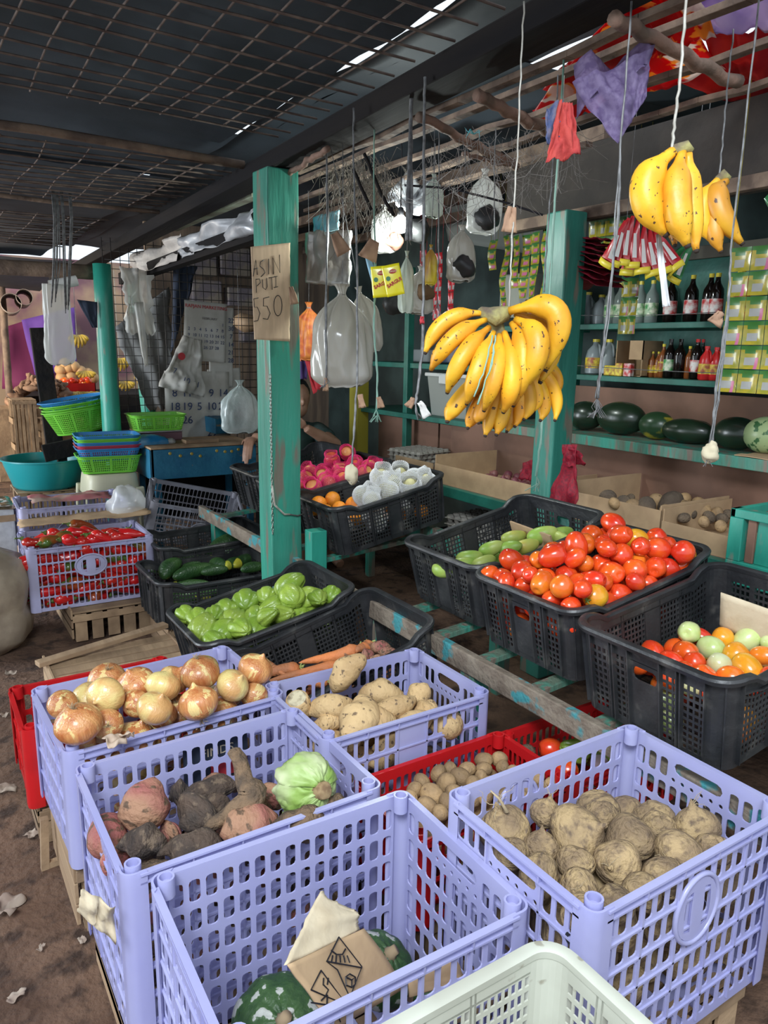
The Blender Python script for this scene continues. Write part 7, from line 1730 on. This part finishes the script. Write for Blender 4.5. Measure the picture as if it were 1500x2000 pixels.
# orange net bag behind post, red cloth
softpack(ad(603,590,3.9), .14, .30, .12, mat('orange_net_bag', (.62,.13,.04), .5, (.80,.26,.05), 30), 'net_bag', 'orange net bag of citrus behind the price post', 'net bag', 5, .8)
drape([ad(592,690,4.2), ad(606,680,4.2), ad(636,750,4.2), ad(612,770,4.2)], 8, 10, .03, mat('red_cloth', (.40,.02,.03), .8), 'cloth', 'red cloth hanging behind the price post above the seated person', 'cloth', 4, .05)
drape([ad(586,660,4.3), ad(602,650,4.3), ad(600,740,4.3), ad(586,740,4.3)], 6, 8, .03, mat('purple_cloth', (.06,.03,.14), .8), 'cloth', 'dark purple cloth just right of the price post', 'cloth', 5, .05)
# drapes over the slim beam on the left
g = MB(); g.bar(ax(505,452,1.62), ax(240,545,1.62), .07, .09); one(g, 'slim_beam', M_darkwood, 'dark slim timber under the silver plastic, left of the price post', 'beam')
g = MB(); g.bar(ax(500,372,1.62), ax(340,440,1.62), .05, .07); one(g, 'sky_gap_board', mat('sky_gap_pale', (.36,.42,.30), .8, (.24,.24,.18), 6), 'pale greenish board standing for the bright sky gap left of the post', 'board')  # pale board put where bright sky shows through under the roof edge
drape([ax(498,405,1.60), ax(352,462,1.60), ax(352,505,1.58), ax(498,455,1.58)], 30, 10, .07, M_silver, 'plastic_sheet', 'silvery plastic sheet draped over the slim timber', 'plastic sheet', 4, .05)
drape([ax(352,455,1.60), ax(262,500,1.60), ax(262,540,1.58), ax(352,508,1.58)], 20, 8, .08, mat('dusty_white_plastic', (.42,.38,.35), .5, (.50,.46,.42), 6, bump=.5), 'plastic_sheet', 'dusty whitish plastic sheet further down the slim timber', 'plastic sheet', 6, .06)
# cobweb and straw tangle under the stall eaves
random.seed(70); g = MB()
for i in range(420):
    x, y = random.gauss(665, 50), random.gauss(338, 28); d = random.uniform(2.7,3.2); p = ad(x, y, d); p.x = max(p.x, 1.62)
    if p.z > 2.3: p.z = 2.3
    a = random.uniform(-.9,.9); L = random.uniform(.05,.24); q = p+Vector((sin(a)*L*.7, random.uniform(-.03,.03), -L*random.uniform(.2,1))); m_ = (p+q)/2+Vector((random.uniform(-.03,.03), 0, random.uniform(-.02,.05)))
    g.tube([p, m_, q], .0011, 3, 0, False)
one(g, 'straw_tangle', mat('dusty_straw', (.30,.27,.22), .9, (.14,.12,.10), 30), 'tangle of dusty straw and cobweb under the eaves right of the price post', 'straw', None, False, kind='stuff', rc=False)
g = MB()
for i in range(260):
    t = random.random(); x = 830+300*random.random(); y = 250+120*random.random()+(x-980)*-.15; d = random.uniform(2.0,2.6); p = ad(x, y, d)
    if p.z > 2.3: p.z = 2.3
    q = p+Vector((random.uniform(-.1,.1), random.uniform(-.1,.1), random.uniform(-.12,.02))); g.tube([p, (p+q)/2+Vector((0,0,-.02)), q], .0007, 3, 0, False)
one(g, 'cobweb', mat('cobweb', (.22,.20,.18), .9), 'dusty cobweb threads between the laths and the reddish branch', 'cobweb', None, False, kind='stuff', rc=False)
# silvery lit plastic by the bulb, bulb
P = ad(782,437,3.35)
bl = thing('light_bulb', 'lit white bulb hanging in the stall', 'light bulb', P)
M_glow = mat('bulb_glow', (.93,1.0,.97), .3, emit=26)
g = MB(); g.lathe([(-.042,.001),(-.038,.018),(-.024,.034),(0,.041),(.015,.034),(.03,.019),(.036,.013)], 18); g.build('glass', M_glow, bl, True)
g = MB(); g.lathe([(.036,.014),(.065,.014),(.07,.008)], 12); g.build('socket', M_black, bl, True); g = MB(); g.tube([(0,0,.07),(0,0,.3),(-.02,0,.5)], .003, 5); g.build('cord', M_black, bl, True)
lamp('bulb_light', P+Vector((0,0,-.045)), 24, (.90,1,.96), .035)
drape([ad(790,340,3.5), ad(860,360,3.5), ad(850,430,3.45), ad(742,400,3.5)], 14, 12, .12, M_silver, 'plastic_sheet', 'crumpled silvery plastic just above the bulb', 'plastic sheet', 9, .1)
drape([ax(870,375,3.6), ax(1060,420,3.6), ax(1060,500,3.6), ax(870,470,3.6)], 14, 8, .05, mat('grey_sheet', (.22,.24,.22), .7), 'wall_sheet', 'grey sheet on the wall right of the bulb', 'sheet', 9)
# litter on the dirt
M_lit = mat('litter_paper', (.25,.18,.14), .9, (.36,.29,.23), 9)
for k, (x, y, s) in enumerate(((14,1538,.06),(12,1768,.10),(62,1628,.05),(32,1944,.04),(80,1850,.022),(160,1835,.022),(22,1312,.05),(10,1395,.04),(155,1640,.04))):
    p = az(x, y, .018); scrap(p, s, M_lit, f'crumpled paper scrap on the dirt, {ORD[k]} of the litter pieces', 'litter', 'litter', (.1,.2,k), k+2)
for k, (x, y) in enumerate(((1330,1150),)): pass
g = MB(); g.grid(lambda u, v: (0, (u-.5)*.16, -.12*v+.02*u), 8, 6); o = one(g, 'cardboard_scrap', M_cardlight, 'pale cardboard strip standing at the right end of the mixed tomato crate', 'cardboard', None, True, solid=.004); o.location = bF.M @ Vector((.16,.02,.10)); o.rotation_euler = (0,-.2,.2)
drape([ay(180,1730,1.28)+Vector((-.02,0,0)), ay(225,1770,1.28), ay(225,1840,1.28), ay(152,1785,1.28)], 10, 8, .03, M_cardlight, 'paper_label', 'pale paper stuck out of the left wall of the yam crate', 'paper', 5, .05)
# black round lid seen between onions and yams
o = thing('paper_bag', 'dark printed packet between the onion crate and the yam crate', 'packet', (.62,1.80,.50))
g = MB(); g.box((-.09,-.012,-.12), (.09,.012,.03)); g.build('packet', M_navy, o, bevel=.008); text_mesh('FINDS', .035, M_cardlight, o, (.0,-.0135,-.03), (1,0,0), (0,0,1)); g = MB(); g.box((-.02,-.0135,-.11), (.085,-.0125,-.055)); g.build('red_panel', M_redink, o)
# ================================================================ seated person behind the blue table
def remeshed(mb, name, m, parent, vox, smooth=4):
    o = mb.build('tmp_'+name, m); md = o.modifiers.new('r', 'REMESH'); md.mode = 'VOXEL'; md.voxel_size = vox; ms = o.modifiers.new('s', 'SMOOTH'); ms.iterations = smooth; ms.factor = .6
    bpy.context.view_layer.update(); me = bpy.data.meshes.new_from_object(o.evaluated_get(bpy.context.evaluated_depsgraph_get())); bpy.data.objects.remove(o)
    me.name = name; me.polygons.foreach_set('use_smooth', [True]*len(me.polygons)); o = bpy.data.objects.new(name, me); COL.objects.link(o); o.parent = parent; return o
M_skinp = mat('human_skin', (.34,.19,.125), .5, (.30,.16,.10), 12, sss=.08); M_hair = mat('black_hair', (.010,.009,.010), .5, bump=.6, bscale=60); M_tee = mat('dark_green_tee', (.012,.032,.028), .9, (.02,.045,.04), 6); M_short = mat('purple_shorts', (.07,.04,.14), .9)
H0 = ad(579,780,5.4); B0 = Vector((H0.x, H0.y, 0)); per = thing('person', 'person in dark green tee seated behind the post, hand on the blue table', 'person', B0)
hd = H0-B0; S = 1.2
def e_(c, rx, ry, rz, n=20): 
    g_ = MB(); g_.lathe(ell(1, 1, 12), n); return [Vector((v[0]*rx, v[1]*ry, v[2]*rz))+Vector(c) for v in g_.v], g_.f
body = MB()
vs, fs = e_(hd+Vector((0,0,.02)), .078*S, .095*S, .105*S); body.add(vs, fs)
vs, fs = e_(hd+Vector((0,-.02,-.06)), .058*S, .07*S, .062*S); body.add(vs, fs)            # jaw
vs, fs = e_(hd+Vector((-.004,-.112,-.012)), .013, .022, .024); body.add(vs, fs)        # nose
vs, fs = e_(hd+Vector((0,-.093,-.062)), .026, .012, .008); body.add(vs, fs)         # mouth
for s in (-1,1):
    vs, fs = e_(hd+Vector((s*.086,.0,-.01)), .012, .022, .034); body.add(vs, fs)
    vs, fs = e_(hd+Vector((s*.033,-.095,.022)), .022, .012, .006); body.add(vs, fs)      # brows
body.tube([hd+Vector((0,.01,-.05)), hd+Vector((0,.03,-.15)), hd+Vector((0,.04,-.20))], [.052,.054,.07], 14)
tz = hd.z
sh = lambda s: Vector((hd.x+s*.19, hd.y+.05, tz-.24))
body.tube([hd+Vector((0,.04,-.19)), hd+Vector((0,.05,-.28)), hd+Vector((0,.07,-.45)), hd+Vector((0,.09,-.62)), hd+Vector((0,.10,-.72))], [.09,.155,.15,.145,.16], 20, flat=.72)
vs, fs = e_(sh(0)+Vector((0,0,0)), .215, .085, .07); body.add(vs, fs)
handL = ad(487,864,5.25)-B0; handL.z = max(handL.z, .885)
elL = Vector((hd.x-.28, hd.y-.02, handL.z+.02)); wrL = handL+Vector((.05,.05,.03))
elR = ad(655,868,5.15)-B0; wrR = ad(598,836,4.98)-B0
body.tube([sh(-1), sh(-1)*.5+elL*.5, elL, elL*.5+wrL*.5, wrL], [.055,.048,.042,.038,.028], 14)
body.tube([sh(1), sh(1)*.5+elR*.5, elR, elR*.5+wrR*.5, wrR], [.055,.050,.044,.040,.029], 14)
def handm(w_, fwd, side, down, curl):
    fwd, side, down = Vector(fwd).normalized(), Vector(side).normalized(), Vector(down).normalized()
    vs, fs = e_((0,0,0), .042, .046, .017); Mx = Matrix((side, fwd, down)).transposed()
    c = w_+fwd*.055; body.add([Mx @ v+c for v in vs], fs)
    for i, (o_, L) in enumerate(((-.030,.066),(-.010,.078),(.010,.074),(.029,.058))):
        p = w_+fwd*.085+side*o_; a = p+fwd*L*.42+down*curl*.25*L; b_ = a+fwd*L*.30+down*curl*.75*L; c2 = b_+fwd*L*.12+down*curl*.8*L
        body.tube([w_+fwd*.05+side*o_*.8, p, a, b_, c2], [.010,.010,.0092,.0085,.0062], 8)
    p = w_+fwd*.03-side*.036; body.tube([w_+fwd*.02-side*.015, p, p+fwd*.03-side*.02+down*.01, p+fwd*.055-side*.022+down*.025], [.013,.012,.0105,.007], 8)
handm(wrL, (-.55,-.65,-.25), (.7,-.7,0), (-.1,-.1,-1), 1.0)
handm(wrR, (-.5,.3,.55), (.2,-.8,.4), (-.6,-.2,-.3), 1.2)
body.tube([hd+Vector((0,.10,-.66)), Vector((hd.x-.1, hd.y-.1, .50)), Vector((hd.x-.12, hd.y-.34, .50)), Vector((hd.x-.12, hd.y-.36, .28)), Vector((hd.x-.12, hd.y-.33, .06)), Vector((hd.x-.12, hd.y-.45, .03))], [.12,.085,.065,.055,.04,.035], 14)
body.tube([hd+Vector((0,.10,-.66)), Vector((hd.x+.1, hd.y-.1, .50)), Vector((hd.x+.12, hd.y-.34, .50)), Vector((hd.x+.12, hd.y-.36, .28)), Vector((hd.x+.12, hd.y-.33, .06)), Vector((hd.x+.12, hd.y-.45, .03))], [.12,.085,.065,.055,.04,.035], 14)
remeshed(body, 'body', M_skinp, per, .0062)
tee = MB()
tee.tube([hd+Vector((0,.04,-.17)), hd+Vector((0,.05,-.26)), hd+Vector((0,.07,-.45)), hd+Vector((0,.09,-.62)), hd+Vector((0,.10,-.72))], [.085,.172,.168,.163,.175], 24, flat=.78)
vs, fs = e_(sh(0), .235, .10, .082); tee.add(vs, fs)
for s, el in ((-1,elL),(1,elR)): tee.tube([sh(s), sh(s)*.72+el*.28, sh(s)*.42+el*.58], [.072,.072,.070], 16)
remeshed(tee, 'tee_shirt', M_tee, per, .012)
sho = MB()
for s in (-1,1): sho.tube([hd+Vector((0,.10,-.66)), Vector((hd.x+s*.1, hd.y-.1, .50)), Vector((hd.x+s*.12, hd.y-.30, .50))], [.145,.105,.09], 16)
remeshed(sho, 'shorts', M_short, per, .012)
ha = MB(); vs, fs = e_(hd+Vector((0,.022,.045)), .090*S, .100*S, .098*S, 28)
ha.add([v+(v-hd).normalized()*.006*noise.noise(v*40) if v.z > hd.z-.02 or v.y > hd.y+.02 else v*.0+hd+Vector((0,.02,0)) for v in vs], fs)
ha.build('hair', M_hair, per, True)
text_mesh('nk', .05, M_white, per, hd+Vector((.08,-.105,-.33)), (1,.1,0), (0,0,1))
g = MB(); g.box((B0.x-.2,B0.y-.05,0), (B0.x+.2,B0.y+.33,.42)); one(g, 'seat_box', M_darkwood, 'dark box the seated person sits on', 'box', bevel=.01)
